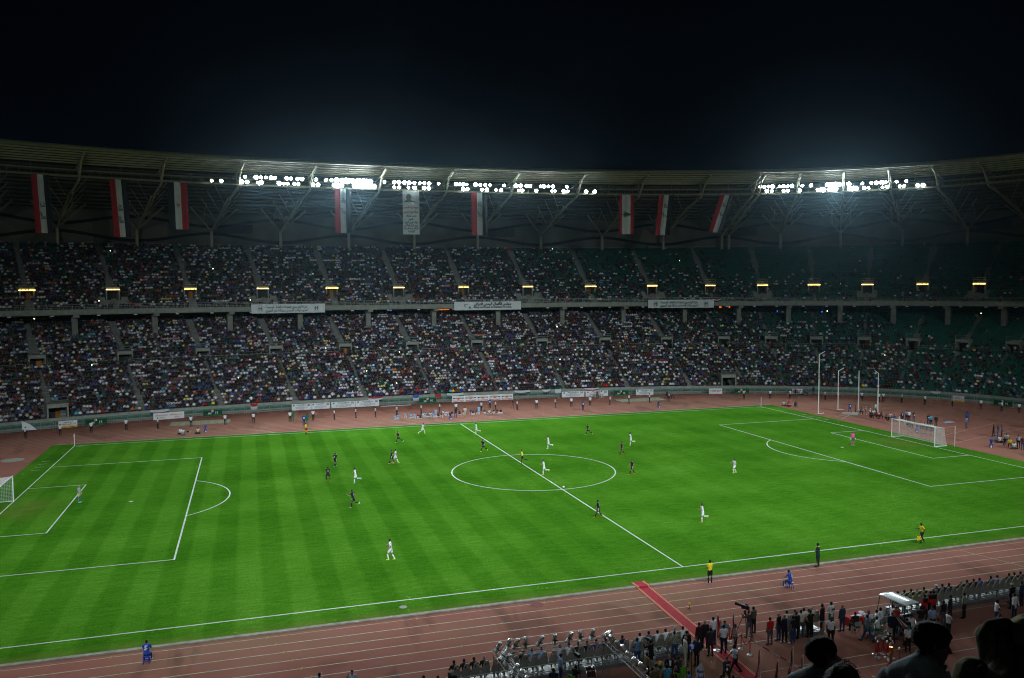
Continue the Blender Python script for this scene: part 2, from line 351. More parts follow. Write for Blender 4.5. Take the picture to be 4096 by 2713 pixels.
disc('water_cover', -12.6, -37.45, .42, .012, mat('faded_red', (.16,.03,.025), .8), label='dark red round patch on the inner lane left of the carpet', cat='patch')
# sand pits
for cx, cy, lx, ly, n, lab in ((-37.6, 48.6, 8.6, 3.2, 8, 'long jump pit covered with pale boards on the left far track'), (37.0, 48.6, 8.8, 3.1, 8, 'long jump pit with pale rim on the right far track')):
    r_ = empty('sand_pit', (cx, cy, 0), label=lab, cat='sand pit', group='long jump pits on the far track')
    b = MB()
    for sy in (-1, 1): b.box((0, sy*ly/2, .06), (lx, .16, .12))
    for sx in (-1, 1): b.box((sx*lx/2, 0, .06), (.16, ly-.16, .12))
    b.build('rim', M['kerb'], r_)
    bm = MB(); bm.box((0,0,.07), (lx/n-.05, ly-.22, .03)); me = bm.mesh('cover_board', M['wood'])
    for k in range(n): link('cover_board', me, r_, loc=(-lx/2+lx/n*(k+.5), 0, .012*(k%2)))
# ------------------------------------------------------------------ the grandstand
S0, S1 = -3, 17
stand = empty('grandstand', (0, 60, 0), label='two tier concrete grandstand under a curved roof wrapping round the far side of the pitch', cat='grandstand')
_pinv = Matrix.Translation((0, -60, 0))
def spart(b, name, mats, parent=None, **k):      # a part whose mesh is given in world metres
    b.v = [(x, y-60, z) for x, y, z in b.v]
    return b.build(name, mats, parent or stand, **k)
CUT = (0, .2, .4, .465, .535, .6, .8)
def sgrid(a=S0, b=S1):
    return [i+c for i in range(a, b) for c in CUT] + [b]
def PT(s, d, h): x, y = SP(s, d); return (x, y, h)
# tier profiles: list of (d, tread height)
LOWF = [(2.2+.8*k, 1.05+.40*k) for k in range(17)]           # front block of the lower tier, 1.05 .. 7.45
WALK_D, WALK_H = 15.8, 7.65
LOWR = [(17.2+.85*k, 8.1+.385*k) for k in range(18)]         # rear block, 9.0 .. 14.4
UPR = [(24.9+.82*k, 17.1+.515*k) for k in range(24)]         # upper tier 17.1 .. 28.9
def hole_low(i, t, d):       # vomitory mouths in the rear block; one tunnel mouth low in the front block
    return .39 < t < .61 and 17.0 < d < 19.7
def hole_up(i, t, d): return .41 < t < .59 and 27.8 < d < 30.9
def tunnel(s, d): return any(abs(s-c) < .12 for c in (-.44, 9.14)) and d < 6.0
def terrace(rows, dend, hole, name, m, front_h=None):
    b = MB(); g = sgrid()
    rr = rows + [(dend, rows[-1][1])]
    for s0, s1 in zip(g[:-1], g[1:]):
        sm = (s0+s1)/2; i = math.floor(sm); t = sm-i; mi = 1 if .465 <= t <= .535 else 0
        for k in range(len(rr)-1):
            d0, h0 = rr[k]; d1 = rr[k+1][0]
            if hole and hole(i, t, (d0+d1)/2): continue
            hp = rr[k-1][1] if k else (front_h if front_h is not None else h0-.4)
            b.quad(PT(s0,d0,hp), PT(s1,d0,hp), PT(s1,d0,h0), PT(s0,d0,h0), mi)
            b.quad(PT(s0,d0,h0), PT(s1,d0,h0), PT(s1,d1,h0), PT(s0,d1,h0), mi)
            if mi:   # half steps of the stairway
                hh = (h0+rr[min(k+1, len(rr)-1)][1])/2; dm = (d0+d1)/2
                if hh > h0+.05:
                    b.quad(PT(s0,dm,h0), PT(s1,dm,h0), PT(s1,dm,hh), PT(s0,dm,hh), 1); b.quad(PT(s0,dm,hh), PT(s1,dm,hh), PT(s1,d1,hh), PT(s0,d1,hh), 1)
    return spart(b, name, [m, M['aisle']])
terrace(LOWF, WALK_D, lambda i, t, d: tunnel(i+t, d), 'lower_terrace', M['concrete'], .2)
terrace([(WALK_D, WALK_H)], 17.2, None, 'walkway', M['concrete'], 7.45)
terrace(LOWR, 33.5, hole_low, 'middle_terrace', M['concrete'], WALK_H)
terrace(UPR, 45.8, hole_up, 'upper_terrace', M['concrete'], 16.6)
def ribbon(name, prof, mats, closed=False, a=S0, b=S1, step=.25, parent=None, smooth=False, mi=None, **k):
    """sweep a (d,h) outline along the bowl"""
    m = MB(); n = int(round((b-a)/step)); P = []
    for i in range(n+1):
        s = a+(b-a)*i/n; P.append([PT(s, d, h) for d, h in prof])
    L = len(prof)
    vs = [p for r in P for p in r]; fs = []; ms = []
    for i in range(n):
        for j in range(L if closed else L-1):
            jj = (j+1) % L; fs.append((i*L+j, i*L+jj, (i+1)*L+jj, (i+1)*L+j)); ms.append(mi[j] if mi else 0)
    m.v = vs; m.f = fs; m.m = ms
    return spart(m, name, mats, parent, smooth=smooth, **k)
# pitch-side wall with its coping and green tarpaulin
ribbon('front_wall', [(1.75,0),(1.75,1.42),(2.05,1.42),(2.05,.3)], M['concrete_light'])
ribbon('tarpaulin', [(1.70,.42),(1.69,.72),(1.72,.95)], M['green_tarp'])
# the drape's scalloped lower edge
b = MB()
for k in range(int((S1-S0)*6)):
    s0 = S0+k/6; pts = []
    for j in range(7):
        s = s0+j/36; z = .95+.12*(1-abs(j-3)/3)**.7*-1
        pts.append(PT(s, 1.68, z)); pts.append(PT(s, 1.68, .98))
    b.add(pts, [(2*j, 2*j+2, 2*j+3, 2*j+1) for j in range(6)])
spart(b, 'drape', M['green_tarp'])
ribbon('service_kerb', [(1.5,0),(1.5,.22),(1.74,.22)], M['concrete'])
# balcony front of the upper tier, slab soffit, ceiling of the concourse
ribbon('fascia', [(24.0,16.35),(24.0,17.15),(24.18,17.15),(24.18,17.12),(24.9,17.12)], M['concrete_light'])
ribbon('fascia_ledge', [(23.9,16.2),(23.9,16.33),(24.3,16.33)], M['concrete_light'])
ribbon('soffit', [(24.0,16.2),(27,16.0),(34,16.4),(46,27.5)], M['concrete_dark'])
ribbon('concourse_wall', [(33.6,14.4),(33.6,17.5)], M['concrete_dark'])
# facade behind the upper tier: two wavy gaps between cladding sheets
def wave(s, up):
    c = math.cos(math.pi*(s-8.0)); return (34.55-.85*c) if up else (31.35+.85*c)
b = MB(); st = .1; n = int((S1-S0)/st)
for i in range(n):
    s0, s1 = S0+i*st, S0+(i+1)*st
    for lo, hi, d in ((lambda s: 28.6, lambda s: wave(s,0)-.32, 46.0), (lambda s: wave(s,0)+.32, lambda s: wave(s,1)-.3, 46.15), (lambda s: wave(s,1)+.3, lambda s: 38.2, 46.0)):
        b.quad(PT(s0,d,lo(s0)), PT(s1,d,lo(s1)), PT(s1,d,hi(s1)), PT(s0,d,hi(s0)))
spart(b, 'facade', M['cladding'])
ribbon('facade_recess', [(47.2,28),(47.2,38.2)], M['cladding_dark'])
for i in range(S0, S1):       # openings in some facade fields, their darkness painted on near-black slats
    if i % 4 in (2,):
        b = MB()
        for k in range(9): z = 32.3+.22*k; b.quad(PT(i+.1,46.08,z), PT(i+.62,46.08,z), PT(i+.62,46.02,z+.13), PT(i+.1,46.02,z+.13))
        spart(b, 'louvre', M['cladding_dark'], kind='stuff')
# roof: sheeting above, purlins beneath
def roof_h(d): return 42.5-.16*(d-8) if d < 30 else 38.98-.19*(d-30)
ds = [8, 12, 16, 20, 25, 30, 35, 40, 46, 50]
ribbon('roof_sheeting', [(d, roof_h(d)+.5) for d in ds] + [(50, roof_h(50)+.7)] + [(8, 43.15)], M['roof_skin'], closed=True)
ribbon('roof_edge', [(7.75,42.55),(7.62,42.85),(7.75,43.15),(8.1,43.2),(8.1,42.5)], M['steel_pale'], closed=True)
for d in (9.1,10.4,11.7,13.0,14.3,15.6):
    h = roof_h(d); ribbon('purlin', [(d-.09,h+.02),(d-.09,h+.26),(d+.09,h+.26),(d+.09,h+.02)], M['roof_beam'], closed=True, step=.5)
for d in (18,20.4,22.8,25.2,27.6,30,32.5,35,37.5,40,42.5,44.8):
    h = roof_h(d); ribbon('purlin', [(d-.11,h),(d-.11,h+.3),(d+.11,h+.3),(d+.11,h)], M['rear_beam'], closed=True, step=.5)
# lighting gantry
ribbon('gantry_beam', [(14.6,39.0),(14.6,39.32),(14.85,39.32),(14.85,39.0)], M['steel_pale'], closed=True, step=.5)
ribbon('gantry_beam', [(15.0,40.12),(15.0,40.36),(15.2,40.36),(15.2,40.12)], M['steel_pale'], closed=True, step=.5)
ribbon('gantry_floor', [(14.86,39.1),(16.3,39.1)], M['concrete_dark'], step=.5)
b = MB()
for k in range(int((S1-S0)*8)):
    s = S0+k/8; b.tube(PT(s,14.72,39.3), PT(s,14.72,40.12), .035, n=4); 
    if k % 4 == 0: b.tube(PT(s,15.1,40.3), PT(s,15.1,roof_h(15.1)), .05, n=4)
spart(b, 'gantry_railing', M['steel_pale'], kind='stuff')
# tree columns: post, boom, bracket and spreading branches
def off(s, d, h, lat):        # lateral offset in metres along the bowl
    x, y, a = rib(s); a = math.radians(a); X, Y = SP(s, d); return (X - math.sin(a)*-lat, Y + math.cos(a)*-lat, h)
M['boom_steel'] = mat('boom_steel', (.4,.37,.27), .45, noise=.12, scale=2)
M['branch_steel'] = mat('branch_steel', (.27,.245,.17), .5, noise=.15, scale=2)
def column(s, wide=False):
    r = empty('roof_column', (0,0,0)); r.parent = stand
    P = lambda d, h, l=0: (lambda q: (q[0], q[1]-60, q[2]))(off(s, d, h, l))
    b = MB(); b.tube(P(44,28.6), P(44,32.7), .34, .3, n=10); b.build('post', M['boom_steel'], r, smooth=True)
    b = MB()
    for l in (-.28,.28): b.tube(P(44,32.6), P(24,37.4,l), .17, n=6)
    b.tube(P(24,37.4), P(15.4,38.75), .2, n=8); b.tube(P(15.4,38.75), P(12.2,41.6), .2, n=8); b.tube(P(12.2,41.6), P(9.3,42.35), .22, n=8)
    b.build('boom', M['boom_steel'], r)
    b = MB(); b.tube(P(12.2,41.6), P(18.5,40.9), .17, n=6); b.tube(P(16.3,41.1), P(15.5,39.0), .1, n=6); b.build('bracket', M['boom_steel'], r)
    for l in (-1, 1):
        for p_, q_, w_ in ((P(44,32.6), P(40,37.1,l*4.6), .17), (P(42.3,34.5,l*1.9), P(37,37.8,l*2.0), .09), (P(38,34.2), P(34,38.3,l*3.3), .09),
                           (P(33,35.4), P(29,39.2,l*3.0), .08), (P(28,36.5), P(24,40.2,l*2.6), .07), (P(38,34.2), P(41,36.9,l*3.2), .08)):
            b = MB(); b.tube(p_, q_, w_, n=6); b.build('branch', M['branch_steel'], r)
    return r
for i in range(S0, S1+1):
    column(i)
column(10.12); column(-.99+.12)
b = MB()
for q in np.arange(S0, S1+.01, .5):
    for d0, d1 in ((8.2,18),(18,30),(30,46)): b.tube(PT(q,d0,roof_h(d0)+.35), PT(q,d1,roof_h(d1)+.35), .11, n=4)
spart(b, 'rafters', M['rear_beam'], kind='stuff')
# pillars beneath the upper tier with corbels
for i in range(S0, S1+1):
    b = MB(); x, y, a = rib(i); X, Y = SP(i, 26.6); b.box((X, Y, 13.7), (.95, 1.1, 5.2), math.radians(a-90))
    X, Y = SP(i, 24.6); b.box((X, Y, 15.95), (1.0, 1.0, .5), math.radians(a-90)); spart(b, 'pillar', M['concrete'])
# little lamp housings under the balcony
hm = MB(); hm.box((0,0,0),(.55,.3,.16)); hm.box((0,-.02,-.09),(.4,.2,.03)); hmesh = hm.mesh('soffit_lamp', M['white_paint'])
for i in range(S0, S1):
    for t in (.27,.73):
        x, y, a = rib(i+t); X, Y = SP(i+t, 24.25); link('soffit_lamp', hmesh, stand, loc=(X, Y-60, 16.06), rz=math.radians(a-90))
# stairway mouths
def mouth(s, d0, depth, w, floor, top, rail=1.0, lit=None, strip=False, wallm=None):
    r = empty('stair_mouth'); r.parent = stand; x, y, a = rib(s); X, Y = SP(s, d0); r.location = (X, Y-60, floor); r.rotation_euler = (0,0,math.radians(a-90))
    H = top-floor; cm = wallm or M['concrete_light']
    b = MB()
    for sx in (-1,1): b.box((sx*(w/2+.1), depth/2, H/2-.1), (.2, depth, H-.2))
    b.box((0, depth/2, H-.13), (w+.4, depth, .26)); b.box((0, .1, H-.42), (w, .18, .32)); b.build('portal', cm, r)
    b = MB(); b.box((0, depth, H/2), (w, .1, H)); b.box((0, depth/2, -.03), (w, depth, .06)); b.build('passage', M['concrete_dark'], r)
    b = MB()
    for sx in (-1,1): b.tube((sx*(w/2+.15),.08,H), (sx*(w/2+.15),.08,H+rail), .04, n=5); b.tube((sx*(w/2+.15),.08,H+rail), (sx*(w/2+.15),depth,H+rail), .035, n=5)
    for z in (.5, 1): b.tube((-w/2-.15,.08,H+rail*z), (w/2+.15,.08,H+rail*z), .035, n=5)
    b.build('railing', M['galvanised'], r)
    if lit: b = MB(); b.box((w*.22, depth-.1, H*.42), (w*.4, .04, H*.8)); b.build('door', lit, r)  # door only in the tunnel; elsewhere a lit interior painted as colour
    if strip:
        lens = strip; x0 = -sum(lens)/2-.15*(len(lens)-1)/2
        for L in lens:
            b = MB(); b.box((x0+L/2, -.1, H-.42), (L, .08, .09)); b.build('lamp_tube', M['amber_lamp'], r); x0 += L+.15
    return r
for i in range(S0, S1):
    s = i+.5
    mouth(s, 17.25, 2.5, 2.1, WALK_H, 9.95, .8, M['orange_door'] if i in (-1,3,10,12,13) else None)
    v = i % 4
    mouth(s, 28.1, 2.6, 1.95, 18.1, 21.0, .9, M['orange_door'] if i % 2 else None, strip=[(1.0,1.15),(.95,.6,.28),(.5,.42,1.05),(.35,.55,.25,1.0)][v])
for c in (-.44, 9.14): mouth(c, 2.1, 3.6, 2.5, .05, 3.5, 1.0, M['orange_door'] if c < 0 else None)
# rails
def rail(name, d, h0, hh, a=S0, b_=S1, post=.14, r=.025, bars=(1,.55), skip=None):
    m = MB(); n = int((b_-a)/post)
    for i in range(n):
        s0, s1 = a+(b_-a)*i/n, a+(b_-a)*(i+1)/n
        if skip and skip((s0+s1)/2): continue
        for q in bars: m.tube(PT(s0,d,h0+hh*q), PT(s1,d,h0+hh*q), r, n=4, cap=False)
        if i % 1 == 0: m.tube(PT(s0,d,h0), PT(s0,d,h0+hh), r, n=4, cap=False)
    return spart(m, name, M['galvanised'], kind='stuff')
rail('walkway_railing', 15.85, WALK_H, 1.0, skip=lambda s: .44 < s % 1 < .56)
rail('balcony_railing', 24.05, 17.15, .85, bars=(1,.66,.33))
rail('top_railing', 45.6, 28.9, 1.0)
rail('concourse_railing', 33.3, 14.4, 1.0, bars=(1,))

# ------------------------------------------------------------------ seats and spectators in the tiers
COLN = ['black','navy','charcoal','brown','white','cream','grey','slate','blue','royal','maroon','red','yellow','orange','green','olive','violet','cyan','pink','lightblue']
WTS = np.array([17,12,11,7,17,4,6,5,4.5,1.8,7,2.4,1.3,.7,2.6,3.5,3,1.2,1.4,2.2]); WTS = WTS/WTS.sum()
def spectator_shape(v):
    """seated (0,1), arms up (2), standing (3); returns verts, faces, zone per face: 0 hair 1 skin 2 top 3 trousers"""
    V = []; F = []; Z = []
    def prism(rings, n, zone, cap=True, capz=None):
        b0 = len(V)
        for (cx, cy, cz, rx, ry) in rings:
            for i in range(n):
                t = 2*math.pi*(i+.5)/n; V.append((cx+rx*math.cos(t), cy+ry*math.sin(t), cz))
        for k in range(len(rings)-1):
            for i in range(n): F.append((b0+k*n+i, b0+k*n+(i+1)%n, b0+(k+1)*n+(i+1)%n, b0+(k+1)*n+i)); Z.append(zone if not isinstance(zone, tuple) else zone[k])
        if cap: F.append(tuple(range(b0+(len(rings)-1)*n, b0+len(rings)*n))); Z.append(capz if capz is not None else (zone if not isinstance(zone, tuple) else zone[-1]))
    up = .38 if v < 3 else .85
    ln = .05 if v == 1 else 0
    prism([(0,0,up,.17,.12),(0,-ln,up+.30,.19,.125),(0,-ln*1.5,up+.47,.22,.115),(0,-ln*2,up+.56,.09,.08)], 6, 2)
    hz = up+.60
    prism([(0,-ln*2-.01,hz-.02,.045,.045),(0,-ln*2-.02,hz+.05,.085,.095),(0,-ln*2-.01,hz+.13,.09,.105),(0,-ln*2,hz+.21,.055,.065)], 6, (1,1,0), capz=0)
    # legs
    if v < 3:
        for sx in (-.1,.1):
            b0 = len(V); 
            V.extend([(sx-.08,.02,.36),(sx+.08,.02,.36),(sx+.08,.02,.53),(sx-.08,.02,.53),(sx-.07,-.42,.38),(sx+.07,-.42,.38),(sx+.07,-.42,.52),(sx-.07,-.42,.52),(sx-.055,-.40,0),(sx+.055,-.40,0),(sx+.055,-.52,0),(sx-.055,-.52,0)])
            F.extend([tuple(b0+i for i in f) for f in ((3,2,6,7),(0,3,7,4),(1,5,6,2),(4,7,11,8),(5,9,10,6),(7,6,10,11))]); Z.extend([3]*6)
    else:
        for sx in (-.09,.09): prism([(sx,0,0,.06,.07),(sx,0,.9,.09,.1)], 4, 3, cap=False)
    # arms
    def arm(p, q, w, zone):
        b0 = len(V); p = np.array(p); q = np.array(q)
        for c in (p, q):
            V.extend([tuple(c+np.array((-w,0,-w*.3))), tuple(c+np.array((w,0,-w*.3))), tuple(c+np.array((0,-w,w)))])
        F.extend([tuple(b0+i for i in f) for f in ((0,1,4,3),(1,2,5,4),(2,0,3,5))]); Z.extend([zone]*3)
    for s in (-1,1):
        if v == 2: arm((s*.21,0,up+.44),(s*.27,-.08,up+.74),.05,2); arm((s*.27,-.08,up+.72),(s*.16,-.12,up+.98),.04,1)
        else: arm((s*.22,0,up+.46),(s*.25,-.03,up+.18),.05,2); arm((s*.25,-.03,up+.2),(s*.1,-.3,up+.16 if v < 3 else up+.05),.04,1)
    return V, F, Z
SH = [spectator_shape(v) for v in range(4)]
seat_list = []; crowd = []; front = []
def occ(s, tier, k, n):
    u = k/n
    if tier == 0:
        o = 1.0 if s < 8.5 else 1.0-.075*(s-8.5); o -= .10*u*(s > 9)
        if s > 13.5: o -= .12
    elif tier == 3: o = .62 if s < 10 else .3
    elif tier == 1:
        o = .97 if s < 7 else .97-.10*(s-7)
        if s > 9.5: o -= .30*u
        o = max(o, .12) - (.1 if s > 13 else 0)
    else:
        o = (.95 if s < 5.2 else .95-.11*(s-5.2)); o *= 1-(.25 if s < 6 else min(.95,.25+.35*(s-6)))*u**1.2
        if s > 10: o = (.42-.035*(s-10))*(1-u)**2.2
    return max(o, .008)
for tier, rows in ((0, LOWF), (1, LOWR), (2, UPR), (3, [(15.95, WALK_H)])):
    for k, (d, h) in enumerate(rows):
        dd = d+.5
        for i in range(S0, S1):
            x0, y0 = SP(i, dd); x1, y1 = SP(i+1, dd); n = int(math.hypot(x1-x0, y1-y0)/(.50 if tier == 0 and k == 0 else .455))
            for j in range(n):
                t = (j+.5)/n
                if (.462 if tier != 0 else .472) < t < (.538 if tier != 0 else .528): continue
                if tier == 0 and tunnel(i+t, d): continue
                if tier == 1 and hole_low(i, t, d) : continue
                if tier == 2 and (hole_up(i, t, d) or (.30 < t < .70 and 25.6 < d < 27.6 and i % 2 == 0)): continue
                if i % 2 == 0 and tier == 1 and k == 16 and .93 < t: continue
                s = i+t; x, y, a = rib(s); X, Y = SP(s, dd); o = occ(s, tier, k, len(rows))
                az = math.radians(a-90)
                # loose gaps in the crowd come in patches
                pt = .5+.5*math.sin(s*5.1+k*.33+tier)*math.sin(s*2.3-k*.21)
                if random.random() < o*(1.06-.16*pt):
                    (front if (tier == 0 and k == 0 and -.62 < s < 13.4) else crowd).append((X, Y, h, az, s, i, j))
                else: seat_list.append((X, Y, h, az))
def zone_cols(n_f, zones, top):
    hair = (.01,.008,.007); sk = (.25,.14,.09); tr = (.02,.022,.03)
    c = np.zeros((n_f, 4)); c[:, 3] = 1; z = np.array(zones)
    c[z == 0, :3] = hair; c[z == 1, :3] = sk; c[z == 2, :3] = top; c[z == 3, :3] = tr
    return c
def vcol_mat(name, rough=.8):
    m = bpy.data.materials.new(name); m.use_nodes = True; b = m.node_tree.nodes['Principled BSDF']; a = m.node_tree.nodes.new('ShaderNodeAttribute'); a.attribute_name = 'dye'
    m.node_tree.links.new(a.outputs['Color'], b.inputs['Base Color']); b.inputs['Roughness'].default_value = rough; b.inputs['Specular IOR Level'].default_value = .2; return m
def mass(name, items, parent, material):
    """items: (V, F, cols, matrix rows) joined into one mesh"""
    VV = []; LI = []; LS = []; CC = []; base = 0
    for V, F, C, X, Y, H, az, sc in items:
        c, s = math.cos(az)*sc, math.sin(az)*sc
        P = np.empty_like(V); P[:,0] = V[:,0]*c - V[:,1]*s + X; P[:,1] = V[:,0]*s + V[:,1]*c + Y; P[:,2] = V[:,2]*sc + H
        VV.append(P); LI.append(F[0]+base); LS.append(F[1]); CC.append(C); base += len(V)
    V = np.concatenate(VV).astype(np.float32); L = np.concatenate(LI).astype(np.int32); T = np.concatenate(LS).astype(np.int32); C = np.concatenate(CC).astype(np.float32)
    me = bpy.data.meshes.new(name); me.vertices.add(len(V)); me.vertices.foreach_set('co', V.ravel())
    me.loops.add(len(L)); me.loops.foreach_set('vertex_index', L); me.polygons.add(len(T))
    st = np.concatenate(([0], np.cumsum(T)[:-1])).astype(np.int32); me.polygons.foreach_set('loop_start', st); me.polygons.foreach_set('loop_total', T)
    at = me.attributes.new('dye', 'FLOAT_COLOR', 'FACE'); at.data.foreach_set('color', C.ravel())
    me.materials.append(material); me.update(); me.validate()
    return link(name, me, parent, kind='stuff')
def flat(F): return np.array([i for f in F for i in f]), np.array([len(f) for f in F])
SHN = [(np.array(V), flat(F), Z) for V, F, Z in SH]
items = []
for (X, Y, h, az, s, i, j) in crowd:
    r = random.random(); v = 3 if r < (.9 if h == WALK_H else .035) else 2 if r < .06 else 1 if r < .5 else 0
    if not (i_ := globals().get('_last')) or random.random() > .2: _last = rng.choice(len(COLN), p=WTS)
    V, F, Z = SHN[v]; c = np.array(PAL[COLN[_last]])*random.uniform(.7,1.15); c = c*.68+c.mean()*.32*np.array((.94,1,1.08))
    cc = zone_cols(len(Z), Z, c)
    if random.random() < .05: cc[np.array(Z) == 0, :3] = (.5,.5,.48)      # white caps and headscarves
    items.append((V, F, cc, X+random.uniform(-.05,.05), Y, h, az+random.uniform(-.35,.35), random.uniform(.84,.98)))
cr = mass('crowd', items, None, vcol_mat('crowd_clothes')); tag(cr, 'dense crowd of seated spectators filling both tiers of the far stand', 'crowd')
sV = np.array([(-.21,.12,.36),(.21,.12,.36),(.21,.2,.74),(-.21,.2,.74),(-.22,-.22,.40),(.22,-.22,.40),(.21,.12,.36),(-.21,.12,.36),(-.21,.16,.36),(.21,.16,.36),(.21,.24,.74),(-.21,.24,.74),(-.2,-.2,.3),(.2,-.2,.3)], float)
sF = flat([(0,1,2,3),(4,5,6,7),(9,8,11,10),(3,2,10,11),(4,12,13,5)])
sitems = []
for (X, Y, h, az) in seat_list:
    g = random.uniform(.8,1.2); C = np.zeros((5,4)); C[:,3] = 1; C[:,:3] = np.array((.005,.085,.056))*g
    sitems.append((sV, sF, C, X, Y-60, h, az, 1))
mass('seats', sitems, stand, vcol_mat('green_seat_plastic', .5))
# front row: each spectator an object of its own
ORDN = [ordn(_k) for _k in range(60)]
M['trousers'] = cloth('dark'); _sm = {}
def spect_mesh(v, cn):
    if (v, cn) not in _sm:
        V, F, Z = SH[v]; me = bpy.data.meshes.new('spectator'); me.from_pydata(V, [], F)
        for mt in (M['hair'], M['skin_tan'], cloth(cn), M['trousers']): me.materials.append(mt)
        me.polygons.foreach_set('material_index', Z); me.update(); _sm[(v, cn)] = me
    return _sm[(v, cn)]
cnt = {}
front.sort(key=lambda q: q[4])
random.shuffle(front); keep = sorted(front[:296], key=lambda q: q[4]); rest = front[296:]
words = {'lightblue':'light blue','royal':'royal blue','slate':'slate blue'}
for (X, Y, h, az, s, i, j) in keep:
    q = max(-1, math.floor(s-.5))            # stairway to the left of this seat
    cnt[q] = cnt.get(q, 0)+1
    cn = COLN[rng.choice(len(COLN), p=WTS)]; v = 3 if random.random() < .12 else random.choice((0,1))
    w = words.get(cn, cn)
    o = link('spectator', spect_mesh(v, cn), None, loc=(X, Y, h), rz=az+random.uniform(-.3,.3),
        label=f"{'standing' if v == 3 else 'seated'} spectator in {w}, front row, {ORDN[cnt[q]-1]} right of the {ORDN[q+1]} stairway from the left" if q >= 0 else f"{'standing' if v == 3 else 'seated'} spectator in {w}, front row, {ORDN[cnt[q]-1]} from the left picture edge",
        cat='spectator', group='spectators in the front row of the far stand')
if rest:
    items = []
    for (X, Y, h, az, s, i, j) in rest:
        V, F, Z = SHN[0]; items.append((V, F, zone_cols(len(Z), Z, np.array(PAL[COLN[rng.choice(len(COLN), p=WTS)]])), X, Y, h, az, 1))
    tag(mass('crowd', items, None, bpy.data.materials['crowd_clothes']), 'scattered spectators between the others in the front row', 'crowd')
# ------------------------------------------------------------------ floodlights
LAMPS_UP = [2.085, 2.235, 2.3, 2.375, 2.445, 2.23, 2.3, 2.37, 2.445, 2.495, 2.66, 2.715, 2.81, 2.875, 3.07, 3.215, 3.29, 3.365, 3.445, 3.5, 3.545, 3.6, 3.655, 3.7, 3.76, 3.805, 3.85, 4.065, 4.21, 4.28, 4.36, 4.43, 4.51, 4.59, 4.66, 4.735, 4.875, 5.14, 5.2, 5.25, 5.3, 5.435, 5.51, 5.585, 5.66, 5.87, 6.055, 6.125, 6.055, 6.12, 6.215, 6.265, 6.425, 6.475, 6.54, 6.61, 6.82]
LAMPS_LOW = [1.64, 1.765, 2.04, 2.11, 2.26, 2.305, 2.26, 2.305, 2.55, 2.615, 2.67, 2.765, 2.82, 3.03, 3.1, 3.325, 3.38, 3.435, 3.625, 3.675, 3.72, 3.765, 3.815, 3.86, 3.905, 4.205, 4.28, 4.42, 4.51, 4.655, 4.725, 5.25, 5.315, 5.535, 5.61, 5.75, 5.825, 6.095, 6.155, 6.1, 6.15, 6.36, 6.595, 6.635, 6.77, 6.835, 7.12, 7.255]
LAMPS_UP_CORNER = [10.14, 10.23, 10.325, 10.42, 10.59, 10.68, 10.775, 10.87, 11.105, 11.295, 11.655, 11.715, 11.78, 11.84, 11.91, 12.12, 12.41, 12.595, 12.7, 12.795, 12.835, 12.89, 13.13, 13.335]
LAMPS_LOW_CORNER = [10.29, 10.405, 10.68, 10.775, 11.05, 11.44, 11.51, 11.565, 11.705, 11.775, 11.84, 12.14, 12.21, 12.27, 12.45, 12.54, 12.835, 12.935, 13.2, 13.29, 13.585, 13.695]

hb = MB(); hb.lathe([(.1,-.5),(.2,-.42),(.3,-.2),(.37,0),(.38,.03)], n=12, axis=(0,-1,0)); H_ME = hb.mesh('housing', M['black_plastic'])
def lens_mesh(m):
    b = MB(); b.lathe([(.31,.0),(.3,.05),(.2,.08)], n=14, axis=(0,-1,0), origin=(0,-.03,0)); return b.mesh('lens', m)
L_ON = lens_mesh(M['white_lamp']); L_OFF = lens_mesh(M['lamp_off'])
b = MB()
for sx in (-1,1): b.box((sx*.42,.12,0), (.04,.3,.06))
b.box((0,.27,0), (.88,.04,.06)); Y_ME = b.mesh('yoke', M['galvanised'])
def floodlight(loc, target, label, group, on=True, beam=None):
    r = empty('floodlight', loc, label=label, cat='floodlight', group=group)
    d = (Vector(target)-Vector(loc)).normalized(); r.rotation_euler = d.to_track_quat('-Y', 'Z').to_euler()
    link('housing', H_ME, r); link('lens', L_ON if on else L_OFF, r); link('yoke', Y_ME, r)
    if beam:
        L = bpy.data.lights.new('beam', 'SPOT'); L.energy = beam[0]*LIGHT_POWER; L.spot_size = math.radians(beam[1]); L.spot_blend = 1; L.shadow_soft_size = .5; L.color = (.84,.95,1)
        o = bpy.data.objects.new('beam', L); COL.objects.link(o); o.parent = r; o.rotation_euler = (math.radians(-90), 0, 0); o.location = (0,-.5,0); o['kind'] = 'helper'
    return r
GRP = {0:'floodlights of the long bank on the far roof', 1:'floodlights of the right corner bank on the far roof'}
